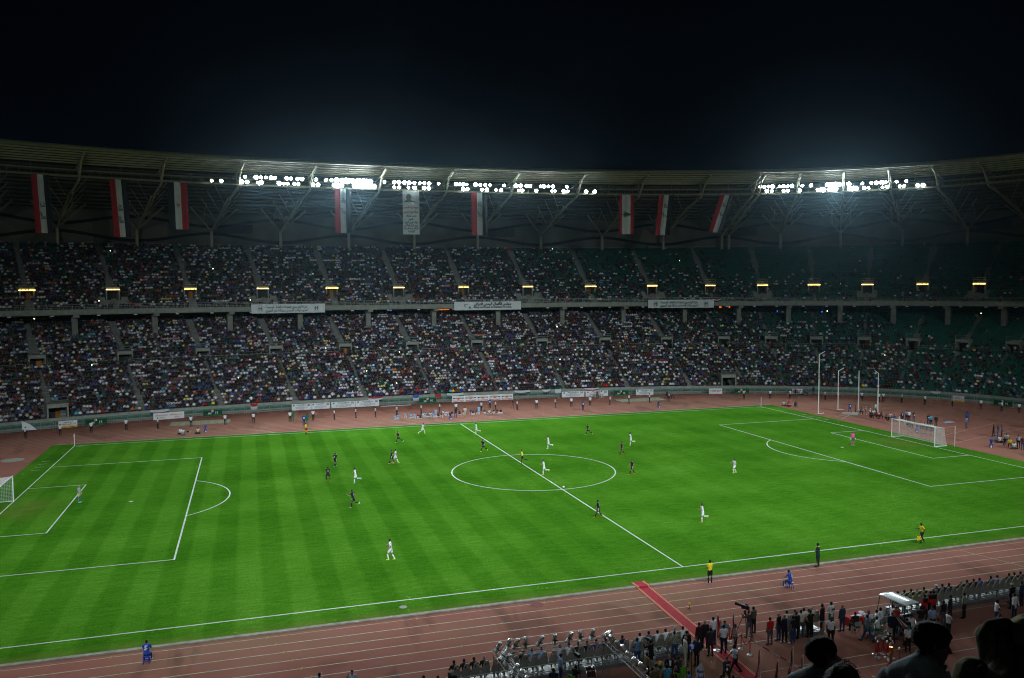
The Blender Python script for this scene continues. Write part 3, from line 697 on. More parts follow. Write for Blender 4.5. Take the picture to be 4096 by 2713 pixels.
for bank, (ups, lows) in enumerate(((LAMPS_UP, LAMPS_LOW), (LAMPS_UP_CORNER, LAMPS_LOW_CORNER))):
    for row, lst, h in (('upper', ups, 40.55), ('lower', lows, 39.62)):
        N_ = len(lst)
        for k, s in enumerate(sorted(lst)):
            x, y = SP(s, 14.35)
            tx = x*.6 + 22*math.sin(k*2.1+row.count('e')) - 12; ty = -15 + 22*math.sin(k*1.3)
            if random.random() < .5: tx, ty = -30+random.uniform(-25,15), -60       # several point at the near stand
            beam = None
            if bank == 0 and k % (9 if row == 'upper' else 8) == 4: beam = (1, 100); tx, ty = x*.75, 2
            if bank == 1 and k % 8 == 4: beam = (1, 100); tx, ty = 22, 4
            beam = (BEAM_FAR, 84) if beam else None
            if (bank == 0 and row == 'lower' and (3.42 < s < 3.72) and k % 2) or (bank == 1 and row == 'lower' and 11.6 < s < 12.3 and k % 3 == 0): beam = (BEAM_FAR*2.2, 36); tx, ty = -30, -70
            name_k = ordn(k)
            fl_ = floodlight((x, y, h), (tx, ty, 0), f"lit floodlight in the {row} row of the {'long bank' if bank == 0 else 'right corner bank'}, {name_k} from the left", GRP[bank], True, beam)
            hot = (bank == 0 and 3.35 < s < 3.95) or (bank == 1 and 11.55 < s < 12.35); q_ = random.uniform(1.15,1.5) if hot else random.uniform(.72,1.12); fl_.scale = (q_,)*3  # brightest clusters enlarged, their bloom put into the lamp size
# dark unlit ones between
for k, s in enumerate((1.35,1.5,1.95,2.62,3.05,3.12,4.1,5.0,6.15,6.62,7.32,7.45,7.6,11.95,12.2,12.35,13.95,14.1)):
    x, y = SP(s, 14.4); floodlight((x, y, 39.62 if k % 2 else 40.5), (x*.5, -10, 0), f"unlit dark floodlight on the roof gantry, {ORDN[k]} unlit one from the left", 'unlit floodlights on the far gantry', False)
# banks of the same stadium outside this view: left corner and the near roof, mirrored from the far ones; track lights added
def bank(spots, lab, power, cone=66):
    for k, (x, y, z, tx, ty) in enumerate(spots):
        floodlight((x, y, z), (tx, ty, 0), f"lit floodlight of the {lab}, {ORDN[k]} from the left", f"floodlights of the {lab}", True, (power, cone))
lc = [SP(s, 14.35) for s in (-1.75,-2.4,-3.2)]
bank([(x, y, 40.5, -22, 4) for x, y in lc], 'left corner bank', BEAM_FAR*.7, 80)
bank([(x, -72.5, 40.5, x*.8, 1) for x in (-44,-32,-20,-8,4,16,28,40)], 'near roof bank', BEAM_NEAR, 61)
bank([(x, -73.2, 41.4, x*.55, -40) for x in (-50,-28,-6,22)], 'near roof track lights', BEAM_NEAR*.2, 76)  # extra unseen lamps added to brighten the near track
bank([(-x, -y, 40.5, tx, ty) for (x, y), tx, ty in zip([SP(s, 14.35) for s in (12.4, 11.4, 10.6)], (-30, -50, -58), (-8, 10, 36))], 'near left corner bank', BEAM_NEAR*.72)
bank([(x, -y, 40.5, tx, ty) for (x, y), tx, ty in zip([SP(s, 14.35) for s in (10.6, 11.4, 12.4)], (66, 60, 36), (34, 12, -2))], 'near right corner bank', BEAM_NEAR)
g_ = empty('near_roof_gantry', (0,-72.9,0), label='gantry of the near roof that carries the near floodlights, above and behind the view', cat='gantry')
b = MB(); b.box((0,0,41.2),(110,.5,.5)); b.box((0,0,40.0),(110,.25,.25)); b.build('beam', M['steel_pale'], g_)

# ------------------------------------------------------------------ lettering
AR = {'ا':(0xFE8D,2),'ب':(0xFE8F,4),'ة':(0xFE93,2),'ت':(0xFE95,4),'ث':(0xFE99,4),'ج':(0xFE9D,4),'ح':(0xFEA1,4),'خ':(0xFEA5,4),'د':(0xFEA9,2),'ذ':(0xFEAB,2),'ر':(0xFEAD,2),'ز':(0xFEAF,2),'س':(0xFEB1,4),'ش':(0xFEB5,4),'ص':(0xFEB9,4),'ض':(0xFEBD,4),'ط':(0xFEC1,4),'ظ':(0xFEC5,4),'ع':(0xFEC9,4),'غ':(0xFECD,4),'ف':(0xFED1,4),'ق':(0xFED5,4),'ك':(0xFED9,4),'ل':(0xFEDD,4),'م':(0xFEE1,4),'ن':(0xFEE5,4),'ه':(0xFEE9,4),'و':(0xFEED,2),'ى':(0xFEEF,2),'ي':(0xFEF1,4),'أ':(0xFE83,2)}
def shape_ar(t):
    out = []; i = 0
    while i < len(t):
        c = t[i]
        if c not in AR: out.append(c); i += 1; continue
        prev = i > 0 and t[i-1] in AR and AR[t[i-1]][1] == 4
        if c == 'ل' and i+1 < len(t) and t[i+1] == 'ا': out.append(chr(0xFEFC if prev else 0xFEFB)); i += 2; continue
        nxt = i+1 < len(t) and t[i+1] in AR and AR[c][1] == 4
        out.append(chr(AR[c][0] + (3 if prev and nxt else 2 if nxt else 1 if prev else 0))); i += 1
    return ''.join(reversed(out))
def text_mesh(s, size, m, width=None, arabic=False, bold=0, align='CENTER'):
    c = bpy.data.curves.new('lettering', 'FONT'); c.body = shape_ar(s) if arabic else s; c.size = size; c.align_x = align; c.align_y = 'CENTER'; c.resolution_u = 1; c.offset = bold; c.extrude = .004
    o = bpy.data.objects.new('tmp', c); COL.objects.link(o); bpy.context.view_layer.update()
    me = bpy.data.meshes.new_from_object(o.evaluated_get(bpy.context.evaluated_depsgraph_get())); bpy.data.objects.remove(o); bpy.data.curves.remove(c)
    if width and len(me.vertices):
        xs = [v.co.x for v in me.vertices]; w = max(xs)-min(xs); k = width/w
        for v in me.vertices: v.co.x *= k
    me.materials.clear(); me.materials.append(m); me.name = 'lettering'; return me
def put_text(parent, s, x, z, size, m, width=None, arabic=False, bold=.01, y=-.03, rot=0):
    o = link('lettering', text_mesh(s, size, m, width, arabic, bold), parent); o.location = (x, y, z); o.rotation_euler = (math.pi/2, 0, 0)
    if rot: o.rotation_euler = (Matrix.Rotation(rot, 3, 'Y') @ Matrix.Rotation(math.pi/2, 3, 'X')).to_euler()
    return o
def sheet(w, x0, x1, z0, z1, m, name, parent, nx=8, nz=6, amp=.05, y=0, sag=0, slant=0, seed=0):
    """rippled cloth panel in the x,z plane, thin but with two sides"""
    b = MB(); R_ = random.Random(seed); p1, p2 = R_.uniform(0,6), R_.uniform(0,6)
    for k in (0, 1):
        base = len(b.v)
        for i in range(nx+1):
            for j in range(nz+1):
                u, v = i/nx, j/nz; x = x0+(x1-x0)*u; z = z0+(z1-z0)*v
                yy = y + amp*(math.sin(x*3.1/max(w,1)*4+p1)+.6*math.sin(z*1.7+x*1.1+p2)) + k*.02
                zz = z - sag*math.sin(math.pi*((x+0)/w))*(1-v*.0); xx = x + slant*(1-v)
                b.v.append((xx, yy, zz))
        n = nz+1
        for i in range(nx):
            for j in range(nz): b.f.append((base+i*n+j, base+(i+1)*n+j, base+(i+1)*n+j+1, base+i*n+j+1) if not k else (base+i*n+j, base+i*n+j+1, base+(i+1)*n+j+1, base+(i+1)*n+j)); b.m.append(0)
    return b.build(name, m, parent, smooth=True)
def spot(sa, sb, d, h):
    x0, y0 = SP(sa, d); x1, y1 = SP(sb, d); return (x0, y0, h), math.atan2(y1-y0, x1-x0), math.hypot(x1-x0, y1-y0)
FL = [(-.51,-.325,9.3,'iraq',.35,'long flag of red, white and black with green script, leftmost on the roof'),(.345,.555,9.6,'iraq',.5,'long flag of red, white and black, second from the left on the roof'),
      (1.065,1.315,8.1,'egypt',.15,'flag of black, white and red with a small gold emblem hanging at the left'),(3.335,3.575,8.2,'iraq',0,'flag of red, white and black hanging below the brightest floodlights'),
      (5.375,5.62,8.3,'iraq',0,'flag of red, white and black hanging right of the portrait banner'),(7.655,7.895,7.9,'lebanon',0,'flag with red edges and green cedar on white'),
      (8.295,8.525,8.1,'iraq',-.8,'flag of red, white and black just right of the cedar flag'),(9.33,9.6,7.6,'iraq',-2.4,'slanting flag of red, white and black, rightmost on the roof')]
for k, (sa, sb, H, kind, sl, lab) in enumerate(FL):
    loc, rz, w = spot(sa, sb, 14.45, 39.05); r = empty('hanging_flag', loc, rz, label=lab, cat='flag', group='flags hanging from the far roof gantry')
    cols = dict(iraq=['flag_red','flag_white','flag_black'], egypt=['flag_black','flag_white','flag_red'], lebanon=['flag_red','flag_white','flag_red'])[kind]
    cuts = [0,.33,.67,1] if kind != 'lebanon' else [0,.2,.78,1]
    for c, a, e in zip(cols, cuts[:-1], cuts[1:]): sheet(w, w*a, w*e, -H, 0, M[c], 'stripe', r, 7, 20, .15, slant=sl, seed=k)
    if kind == 'iraq':
        z = 1.0 if k in (0,1) else .78
        put_text(r, 'الله', w*.5+sl*(.42 if k < 2 else .3), -H*(.5 if k < 2 else .27), w*.34, M['ink_green'], H*.11, True, .02, y=-.2, rot=math.pi/2)
        put_text(r, 'اكبر', w*.5+sl*(.6 if k < 2 else .5), -H*(.7 if k < 2 else .5), w*.34, M['ink_green'], H*.13, True, .02, y=-.2, rot=math.pi/2)
    if kind == 'egypt':
        b = MB()
        for (x, z, a, c) in ((0,0,.16,.5),(0,.2,.4,.1),(-.2,.06,.12,.34),(.2,.06,.12,.34),(0,-.3,.34,.1),(0,.34,.12,.12)): b.box((w*.5+.05+x, -.2, -H*.49+z), (a,.02,c), m=0)
        b.build('emblem', M['gold'], r)
    if kind == 'lebanon':
        b = MB()       # cedar lying on its side, layered branches
        for q in range(6):
            hw = .95-.13*q; x = w*.30+q*.22
            b.add([(x,-.2,-H*.5-hw),(x+.34,-.2,-H*.5-.1),(x+.34,-.2,-H*.5+.1),(x,-.2,-H*.5+hw),(x+.10,-.2,-H*.5+hw*.5),(x+.07,-.2,-H*.5),(x+.10,-.2,-H*.5-hw*.5)], [(0,1,2,3,4,5,6)])
        b.box((w*.27,-.2,-H*.5), (.3,.02,.16)); b.build('cedar', M['flag_green'], r)
# portrait banner
loc, rz, w = spot(4.33, 4.58, 14.4, 39.05); r = empty('portrait_banner', loc, rz, label='tall white banner with a portrait and lines of red and green script', cat='banner')
H = 8.3; sheet(w, 0, w, -H, 0, M['banner_white'], 'cloth', r, 6, 14, .02)
b = MB(); b.lathe([(.2,-.02),(.5,0)], n=18, origin=(w*.36,-.1,-1.25), axis=(0,-1,0))
for i in range(len(b.v)): x, y, z = b.v[i]; b.v[i] = (x, y, -1.25+(z+1.25)*1.3)
b.add([(w*.03,-.1,-2.2),(w*.9,-.1,-2.2),(w*.62,-.1,-1.95),(w*.5,-.1,-1.75),(w*.24,-.1,-1.75),(w*.12,-.1,-2.0)], [(0,1,2,3,4,5)]); b.build('portrait', mat('print_grey', (.16,.17,.16), .7), r)
for k, (t, m, ww) in enumerate((('مجموعة شركات المهندس','ink_red',.9),('عبدالله عويز الجبوري','ink_red',.88),('ترحب وتبارك','ink_dark',.6),('بقدوم','ink_dark',.26),('دولة رئيس الوزراء','ink_dark',.84),('نوري كامل المالكي','ink_dark',.82),('بافتتاح مدينة البصرة','ink_green',.86),('الرياضية','ink_green',.38))):
    put_text(r, t, w*.5, -3.15-[0,1.0,1.85,2.6,3.3,4.0,4.65,5.3][k]*.86, .55, M[m], w*ww, True, .02, y=-.08)
# banners along the balcony front
for k, (sa, sb, lab) in enumerate(((2.265,3.32,'long white banner with two lines of green script on the balcony, left one'),(5.27,6.305,'long white banner lettered IRAQI NATIONAL BUSINESSES COUNCIL on the balcony'),(8.34,9.465,'long white banner with two lines of green script on the balcony, right one'))):
    loc, rz, w = spot(sa, sb, 23.6, 17.55); r = empty('balcony_banner', loc, rz, label=lab, cat='banner', group='white banners on the balcony front'); H = 1.75
    sheet(w, 0, w, -H, 0, M['banner_white'], 'cloth', r, 24, 4, .03, seed=k+4)
    if k != 1:
        put_text(r, 'شركة انوار سورى للمقاولات العامة ـ المحدودة', w*.47, -.55, .68, M['ink_green'], w*.56, True, .015, y=-.12)
        put_text(r, 'احدى شركات المهندس عبدالله عويز الجبوري', w*.47, -1.22, .68, M['ink_green'], w*.57, True, .015, y=-.12)
        for x in (.115,.88):
            b = MB(); X = w*x
            for a in ((-.42,0,.03,1.2),(.42,0,.03,1.2),(0,.6,.87,.03),(0,-.6,.87,.03),(-.2,0,.12,.8),(.2,0,.12,.8),(0,.05,.5,.12),(-.3,.05,.1,.1),(.3,.05,.1,.1)): b.box((X+a[0],-.12,-.87+a[1]), (a[2],.01,a[3]))
            b.build('emblem', M['ink_green'], r)
    else:
        put_text(r, 'مجلس الأعمال الوطني العراقي', w*.57, -.5, .72, M['ink_dark'], w*.56, True, .03, y=-.12)
        put_text(r, 'IRAQI NATIONAL BUSINESSES COUNCIL', w*.57, -1.2, .5, M['ink_dark'], w*.57, False, .012, y=-.12)
        b = MB()
        for q in range(14):
            a0 = math.radians(150+q*13); a1 = a0+math.radians(13); P_ = lambda a, rr: (w*.185+math.cos(a)*rr, -.12, -.75+math.sin(a)*rr*.8)
            b.quad(P_(a0,.62), P_(a1,.62), P_(a1,.5+.01*q), P_(a0,.5+.01*q)); 
            if q < 9: b.quad(P_(a0-.6,.42), P_(a1-.6,.42), P_(a1-.6,.34), P_(a0-.6,.34))
        b.add([(w*.21,-.12,-1.4),(w*.25,-.12,-1.4),(w*.228,-.12,-.9)], [(0,1,2)]); b.add([(w*.185-.1,-.12,-.6),(w*.185,-.12,-.72),(w*.185+.16,-.12,-.55),(w*.185+.02,-.12,-.4)], [(0,1,2,3)]); b.build('emblem', M['ink_green'], r)
# crowd barriers along the far track and the banners tied to them
b = MB(); W_ = 1.72
for x in (0, W_): b.tube((x,0,0),(x,0,1.1),.03,n=5); b.box((x,0,.02),(.06,.5,.04))
for z in (1.1,.2,.62): b.tube((0,0,z),(W_,0,z),.026,n=5)
BAR = b.mesh('crowd_barrier', M['galvanised'])
BB = [(-.46,-.28,'yw'),(-.205,.03,'green'),(.585,.975,'orange'),(1.215,1.465,'green'),(2.395,2.66,'council'),(2.665,2.925,'council'),(2.945,3.29,'council'),(3.295,3.635,'council'),(4.23,4.495,'green'),(4.735,5.655,'heart'),
      (6.395,6.73,'council'),(6.75,7.095,'council'),(7.18,7.43,'green'),(7.55,7.835,'council'),(8.715,8.94,'small'),(9.165,9.485,'green'),(10.615,10.935,'small'),(15.01,15.315,'yw'),(16.055,16.525,'green')]
import bisect
arc_s = np.arange(-1.2, 17, .01); pts_ = [SP(s, 0) for s in arc_s]; cum = [0]
for a, c in zip(pts_[:-1], pts_[1:]): cum.append(cum[-1]+math.hypot(c[0]-a[0], c[1]-a[1]))
s_at = lambda L: float(np.interp(L, cum, arc_s))
k = 0; L = 0
while L < cum[-1]-2:
    sa, sb = s_at(L), s_at(L+1.72); loc, rz, w = spot(sa, sb, 0, 0)
    near = min(BB, key=lambda q: abs((q[0]+q[1])/2-sa))
    link('crowd_barrier', BAR, None, loc=loc, rz=rz, label=f"pale steel crowd barrier before the far wall, {ordn(k)} from the left", cat='barrier', group='crowd barriers along the far track')
    L += 1.98; k += 1
nth = {}
lab_b = dict(yw='white banner with a yellow strip', green='green and black NO! sign', orange='wide white banner with two blocks of orange red script', council='white council banner with small print', heart='long white banner with five heart emblems and red script', small='small white banner with red script')
where = ['left of the first steward','beside the third steward','above the first long jump pit','right of the first long jump pit','first of the left four','second of the left four','third of the left four','fourth of the left four','left of the heart banner','','left of the middle pair','right of the middle pair','above the second long jump pit','beyond the second long jump pit','left of the right corner flag','at the right corner flag','beside the tallest pole','right of the far goal','at the right picture edge']
for k, (sa, sb, kind) in enumerate(BB):
    loc, rz, w = spot(sa, sb, -.1, 1.14); r = empty('barrier_banner', loc, rz, label=lab_b[kind] + (', ' + where[k] if where[k] else ''), cat='sign' if kind == 'green' else 'banner', group='banners tied to the far barriers')
    H = 1.06; dy = -.035
    if kind == 'green':
        b = MB(); b.box((w/2,0,-H/2),(w,.04,H)); b.build('board', M['sign_green'], r)
        b = MB()
        for (x,z,a,c) in ((w/2,-.02,w,.035),(w/2,-H+.02,w,.035),(.02,-H/2,.035,H-.08),(w-.02,-H/2,.035,H-.08)): b.box((x,-.03,z),(a,.02,c))
        b.build('frame', M['sign_bright'], r)
        put_text(r, 'NO !', w*.36, -H*.62, .34, M['banner_white'], w*.17, False, .02, y=dy); put_text(r, 'لا !', w*.7, -H*.55, .4, M['banner_white'], w*.14, True, .02, y=dy)
        for q in (.12,.8): put_text(r, 'PLAY FAIR PLAY', w*.25 if q < .5 else w*.27, -H*q, .13, M['sign_bright'], w*.34, False, .006, y=dy); put_text(r, 'PLAY FAIR PLAY', w*.77, -H*q, .13, M['sign_bright'], w*.34, False, .006, y=dy)
        b = MB(); b.lathe([(.2,0),(.19,.02)], n=16, origin=(w*.48,-.03,-H*.25), axis=(0,-1,0)); em = b.build('emblem', M['banner_white'], r)
        b = MB(); b.lathe([(.12,0),(.11,.012)], n=12, origin=(w*.46,-.055,-H*.25), axis=(0,-1,0)); b.build('emblem', M['ink_red'], r)
        continue
    sheet(w, 0, w, -H, 0, M['banner_white'], 'cloth', r, 10, 3, .012, seed=k)
    if kind == 'yw':
        put_text(r, 'قصر السلطان', w*.5, -.22, .2, M['ink_dark'], w*.5, True, .008, y=dy); put_text(r, 'ترحب بالبصرة الرياضية', w*.5, -.5, .3, M['ink_red'], w*.84, True, .012, y=dy)
        b = MB(); b.box((w*.5,-.04,-H+.16),(w-.06,.012,.28)); b.build('strip', M['ink_yellow'], r); put_text(r, 'مدينة البصرة الرياضية', w*.5, -H+.16, .2, M['ink_dark'], w*.7, True, .005, y=-.06)
    elif kind == 'orange':
        for x in (.25,.74): put_text(r, 'ترحب بكم في مدينة البصرة الرياضية', w*x, -.36, .32, M['ink_orange'], w*.41, True, .012, y=dy); put_text(r, 'بنصرة الحاج', w*x+.1, -.74, .32, M['ink_orange'], w*.15, True, .012, y=dy)
    elif kind == 'small': put_text(r, 'احرار الرياضة', w*.5, -.42, .4, M['ink_red'], w*.8, True, .02, y=dy)
    elif kind == 'council':
        put_text(r, 'مجلس الأعمال الوطني العراقي', w*.5, -.17, .2, M['ink_dark'], w*.5, True, .008, y=dy)
        for q, ww in ((.36,.3),(.56,.66),(.72,.6),(.88,.3)): put_text(r, 'يبارك لكم افتتاح مدينة البصرة الرياضية الدولية', w*.5, -q, .13, M['ink_dark'], w*ww, True, .003, y=dy)
        for c, z in (('flag_red',.14),('flag_white',.24),('flag_black',.34)): b = MB(); b.box((w*.88,-.04,-z),(w*.13,.012,.1)); b.build('flag_patch', M[c], r)
        b = MB(); b.lathe([(.14,0),(.13,.012)], n=12, origin=(w*.1,-.035,-.24), axis=(0,-1,0)); b.build('emblem', M['ink_green'], r)
    elif kind == 'heart':
        n = 5
        for q in range(n):
            x = w*(q+.5)/n; pw = w/n
            b = MB(); b.box((x,-.035,-.42),(pw*.86,.012,.16)); b.build('band', M['ink_dark'], r)
            b = MB(); b.add([(x-.26,-.06,-.5),(x,-.06,-.72),(x+.26,-.06,-.5),(x+.16,-.06,-.3),(x,-.06,-.4),(x-.16,-.06,-.3)], [(0,1,2,3,4,5)]); b.build('heart', M['ink_orange'], r)
            b = MB()
            for sx in (-1,1): b.add([(x+sx*.22,-.065,-.45),(x+sx*.62,-.065,-.25),(x+sx*.66,-.065,-.42),(x+sx*.3,-.065,-.6)], [(0,1,2,3)])
            b.build('hand', mat('print_skin', (.5,.36,.26), .7) if not bpy.data.materials.get('print_skin') else bpy.data.materials['print_skin'], r)
            put_text(r, 'نحو السلام', x, -.16, .13, M['ink_dark'], pw*.4, True, .004, y=dy); put_text(r, 'الرياضة توحدنا', x, -.87, .26, M['ink_red'], pw*.8, True, .014, y=dy)
        b = MB()
        for q in range(n+1): b.tube((w*q/n,-.05,-H-.04),(w*q/n,-.05,.06),.04,n=5)
        b.build('post', M['white_paint'], r)
# banner fallen flat on the track and the loose sheet at the left edge
loc, rz, w = spot(3.64, 4.09, -1.0, .03); r = MB(); r.add([(0,0,.0),(w,.15,.02),(w,.5,.03),(w*.5,.62,.06),(0,.55,.02)], [(0,1,2,3,4)]); r.add([(0,0,-.01),(w,.15,-.01),(w,0.1,.1),(0,-.04,.12)], [(0,1,2,3)])
r.build('fallen_banner', M['banner_white'], loc=loc, rz=rz, label='white banner lying collapsed on the track right of the council banners', cat='banner')
loc, rz, w = spot(-.82, -.67, -.3, .2); r = MB(); r.add([(0,0,.2),(w,0,0),(w*.8,.1,.5),(w*.5,.2,1.0),(0,.2,1.5)], [(0,1,2,3,4)]); r.build('white_sheet', M['banner_white'], loc=loc, rz=rz, label='crumpled white sheet over the barrier at the left picture edge', cat='sheet')
# small flags hung over the front wall and rails
SF = [(.69,'bw','white over black cloth on the wall above the orange lettered banner'),(1.915,'sw','small striped cloth on the wall right of the second green sign'),(3.62,'eg','small flag of red, white and black above the fourth council banner'),(4.225,'bl','small blue and white scarf on the wall left of a green sign'),(4.56,'rd','small red pennant on the wall left of the heart banner'),(4.82,'gw','white and green cloth on the wall above the heart banner'),(5.84,'bw','white and black cloth on the wall right of the heart banner'),(6.205,'bw','small black and white cloth on the wall in mid track'),(6.38,'wh','small white cloth on the wall in mid track'),(6.885,'rw','white and red cloth on the wall above a council banner'),(14.495,'gw','white and dark green cloth on the wall right of the goal')]
for k, (s, kd, lab) in enumerate(SF):
    ww = {'eg':.24,'bw':.26,'gw':.28,'rw':.24}.get(kd,.1)*(.45 if k in (7,) else 1); loc, rz, w = spot(s-ww/2*.9, s+ww/2*.9, 1.62, 1.5); H = .75 if kd not in ('sw','bl') else 1.0
    r = empty('wall_flag', loc, rz, label=lab, cat='flag', group='small flags hung along the front wall')
    cs = dict(bw=['flag_white','flag_black'], gw=['flag_white','flag_green'], eg=['flag_red','flag_white','flag_black'], sw=['flag_red','flag_white'], bl=['ink_blue','flag_white'], rd=['flag_red'], wh=['flag_white'], rw=['flag_white','flag_red','flag_white'])[kd]
    for q, c in enumerate(cs): sheet(w, 0, w, -H*(q+1)/len(cs), -H*q/len(cs), M[c], 'stripe', r, 6, 2, .03, sag=.12, seed=k)
for (sa, sb, d, h, cs, H, lab) in ((6.33,6.9,44.6,29.9,['flag_red','flag_white','flag_black'],2.1,'large red, white and black flag spread over the top rows'),(3.30,3.45,15.6,8.75,['flag_red','flag_white'],.9,'red over white flag on the walkway railing left of centre'),(5.05,5.14,15.6,9.4,['flag_white','flag_red'],1.0,'small white and red flag on the walkway railing'),(9.44,9.6,23.7,18.0,['flag_red','flag_white','flag_black'],.7,'small striped flag at the right end of the right balcony banner'),(3.66,3.78,26.5,19.0,['flag_white','ink_blue'],.9,'pale flag held up in the upper tier left of centre')):
    loc, rz, w = spot(sa, sb, d, h); r = empty('fan_flag', loc, rz, label=lab, cat='flag')
    for q, c in enumerate(cs): sheet(w, 0, w, -H*(q+1)/len(cs), -H*q/len(cs), M[c], 'stripe', r, 10, 3, .12, sag=.25, seed=int(sa*10))
# phone lights in the crowd, blue indicators under the balcony
pm_ = MB(); pm_.box((0,0,0),(.09,.02,.16)); pme = pm_.mesh('phone_light', M['phone_glow'])
for k, (s, d, h) in enumerate(((.62,41,28.2),(.05,14,8.1),(.30,26,18.6),(1.83,8.5,5.2),(1.9,35,24.6),(2.28,25.5,18.4),(3.2,16.6,9.2),(4.24,14,8.3),(4.0,4.5,3.4),(3.65,9,5.4),(7.16,42.5,29.4),(9.15,37.5,26.4),(6.83,22,12.1),(12.0,27.5,20.8),(13.0,11,6.9),(6.6,9.5,6.3))):
    x, y, a = rib(s); X, Y = SP(s, d); link('phone_light', pme, None, loc=(X, Y, h), rz=math.radians(a-90), label=f"glowing phone in the stand, {['high at the far left','behind the left goal end','low in the upper tier at the far left','in the lower tier above the orange banner','high above the second long bay','just above the left balcony banner','at the walkway by the red and white flag','low in the lower tier left of the middle','near the front wall left of the middle','low in the lower tier at left','at the top rows in the middle','at the top rows right of the cedar flag','under the balcony in the middle','beside the twelfth stair mouth','in the lower tier behind the poles','in the lower tier above a council banner'][k]}", cat='phone', group='phone lights among the spectators')
bm_ = MB(); bm_.lathe([(.05,0),(.09,.05),(.05,.12)], n=8); bme = bm_.mesh('indicator_lamp', M['blue_glow']); wme = bm_.mesh('bulb', M['phone_glow'])
for s, hh, me, lab in ((4.34,15.9,bme,'blue indicator lamp under the balcony near the middle'),(11.37-.6,14.9,bme,'blue lamp under the balcony right of the corner'),(11.65,14.7,bme,'blue lamp beside the yellow bulb under the balcony'),(11.75,14.9,wme,'yellow bulb under the balcony at the right'),(14.6,14.7,wme,'pale bulb under the balcony at the far right'),(-.45,15.6,wme,'bright bulb under the balcony at the far left')):
    X, Y = SP(s, 26); link('small_lamp', me, None, loc=(X, Y, hh), label=lab, cat='lamp')
for s, w_, lab in ((9.75,.5,'small orange lit window under the balcony right of the banner'),(9.92,.3,'narrow orange lit window under the balcony right of the banner'),(5.2,3.5,'dim orange room light under the middle balcony banner')):
    x, y, a = rib(s); X, Y = SP(s, 31); b = MB(); b.box((0,0,0),(w_,.1,.9 if w_ < 1 else .6)); b.box((0,-.08,0),(.05,.06,.95)); b.build('lit_window', M['orange_glow'], loc=(X, Y, 16.0), rz=math.radians(a-90), label=lab, cat='window')
# ------------------------------------------------------------------ people
# zones: 0 skin 1 hair 2 top 3 forearm 4 thigh 5 shin 6 shoe 7 lower upper-arm 8 knee 9 neck line
class Body:
    def __init__(s): s.P = []
    def seg(s, a, b, r0, r1, zone, ks=1.0, side=None): s.P.append((Vector(a), Vector(b), r0, r1, zone, ks, Vector(side) if side is not None else None))
    def raw(s):
        b = MB()
        for a, c, r0, r1, z, ks, side in s.P:
            d = c-a; L = d.length
            d = d/L if L > 1e-6 else Vector((0,0,1))
            sd = (side - d*side.dot(d)).normalized() if side is not None else d.orthogonal().normalized(); u = d.cross(sd); n = 10; rings = []
            for k in range(4): t = math.pi/2*(1-k/3.0)*.98; rings.append((a - d*r0*math.sin(t), r0*math.cos(t)))
            for k in range(4): t = math.pi/2*(k/3.0)*.98; rings.append((c + d*r1*math.sin(t), r1*math.cos(t)))
            base = len(b.v)
            for p, r in rings:
                for i in range(n):
                    q = 2*math.pi*i/n; b.v.append(tuple(p + sd*(math.cos(q)*r*ks) + u*(math.sin(q)*r)))
            m = len(rings)
            for k in range(m-1):
                for i in range(n): b.f.append((base+k*n+i, base+k*n+(i+1)%n, base+(k+1)*n+(i+1)%n, base+(k+1)*n+i)); b.m.append(0)
            b.f.append(tuple(base+i for i in range(n-1,-1,-1))); b.f.append(tuple(base+(m-1)*n+i for i in range(n))); b.m += [0,0]
        return b
    def build(s, voxel=.022, faces=1500, smooth=2):
        me = s.raw().mesh('tmp', []); o = bpy.data.objects.new('tmp', me); COL.objects.link(o)
        md = o.modifiers.new('r', 'REMESH'); md.mode = 'VOXEL'; md.voxel_size = voxel
        if smooth: sm = o.modifiers.new('s', 'SMOOTH'); sm.iterations = smooth; sm.factor = .5
        ev = o.evaluated_get(bpy.context.evaluated_depsgraph_get()); n = len(ev.data.polygons)
        if n > faces/2:
            dc = o.modifiers.new('d', 'DECIMATE'); dc.ratio = min(1, faces/(n*2))
        out = bpy.data.meshes.new_from_object(o.evaluated_get(bpy.context.evaluated_depsgraph_get())); bpy.data.objects.remove(o); bpy.data.meshes.remove(me)
        return out
    def zones(s, me, head, hup, hfwd, hairline=True):
        k = len(me.polygons); c = np.empty(k*3); me.polygons.foreach_get('center', c); c = c.reshape(-1,3); best = np.full(k, 1e9); z = np.zeros(k, int)
        for a, b, r0, r1, zone, ks, side in s.P:
            A = np.array(a); D = np.array(b)-A; L2 = max(D@D, 1e-9); t = np.clip(((c-A)@D)/L2, 0, 1); q = c-A-t[:,None]*D; r = r0+(r1-r0)*t
            if side is not None:
                sd = np.array(side); qs = q@sd; q = q - qs[:,None]*sd*(1-1/ks)
            dist = np.linalg.norm(q, axis=1)/r; m = dist < best; best[m] = dist[m]; z[m] = zone
        if hairline:
            H = c-np.array(head); up = H@np.array(hup); fw = H@np.array(hfwd)
            z[(z == 0) & (np.linalg.norm(H, axis=1) < .17) & ((up > .045) | ((fw < .015) & (up > -.06)))] = 1
        return z
def rx(v, a): return Matrix.Rotation(a, 3, 'X') @ Vector(v)
def limb(o, a, l, ab=0, sgn=1):      # direction for forward swing a (deg) and outward ab (deg)
    d = Vector((0, math.sin(math.radians(a)), -math.cos(math.radians(a)))); d = Matrix.Rotation(math.radians(-ab*sgn), 3, 'Y') @ d; return Vector(o)+d*l
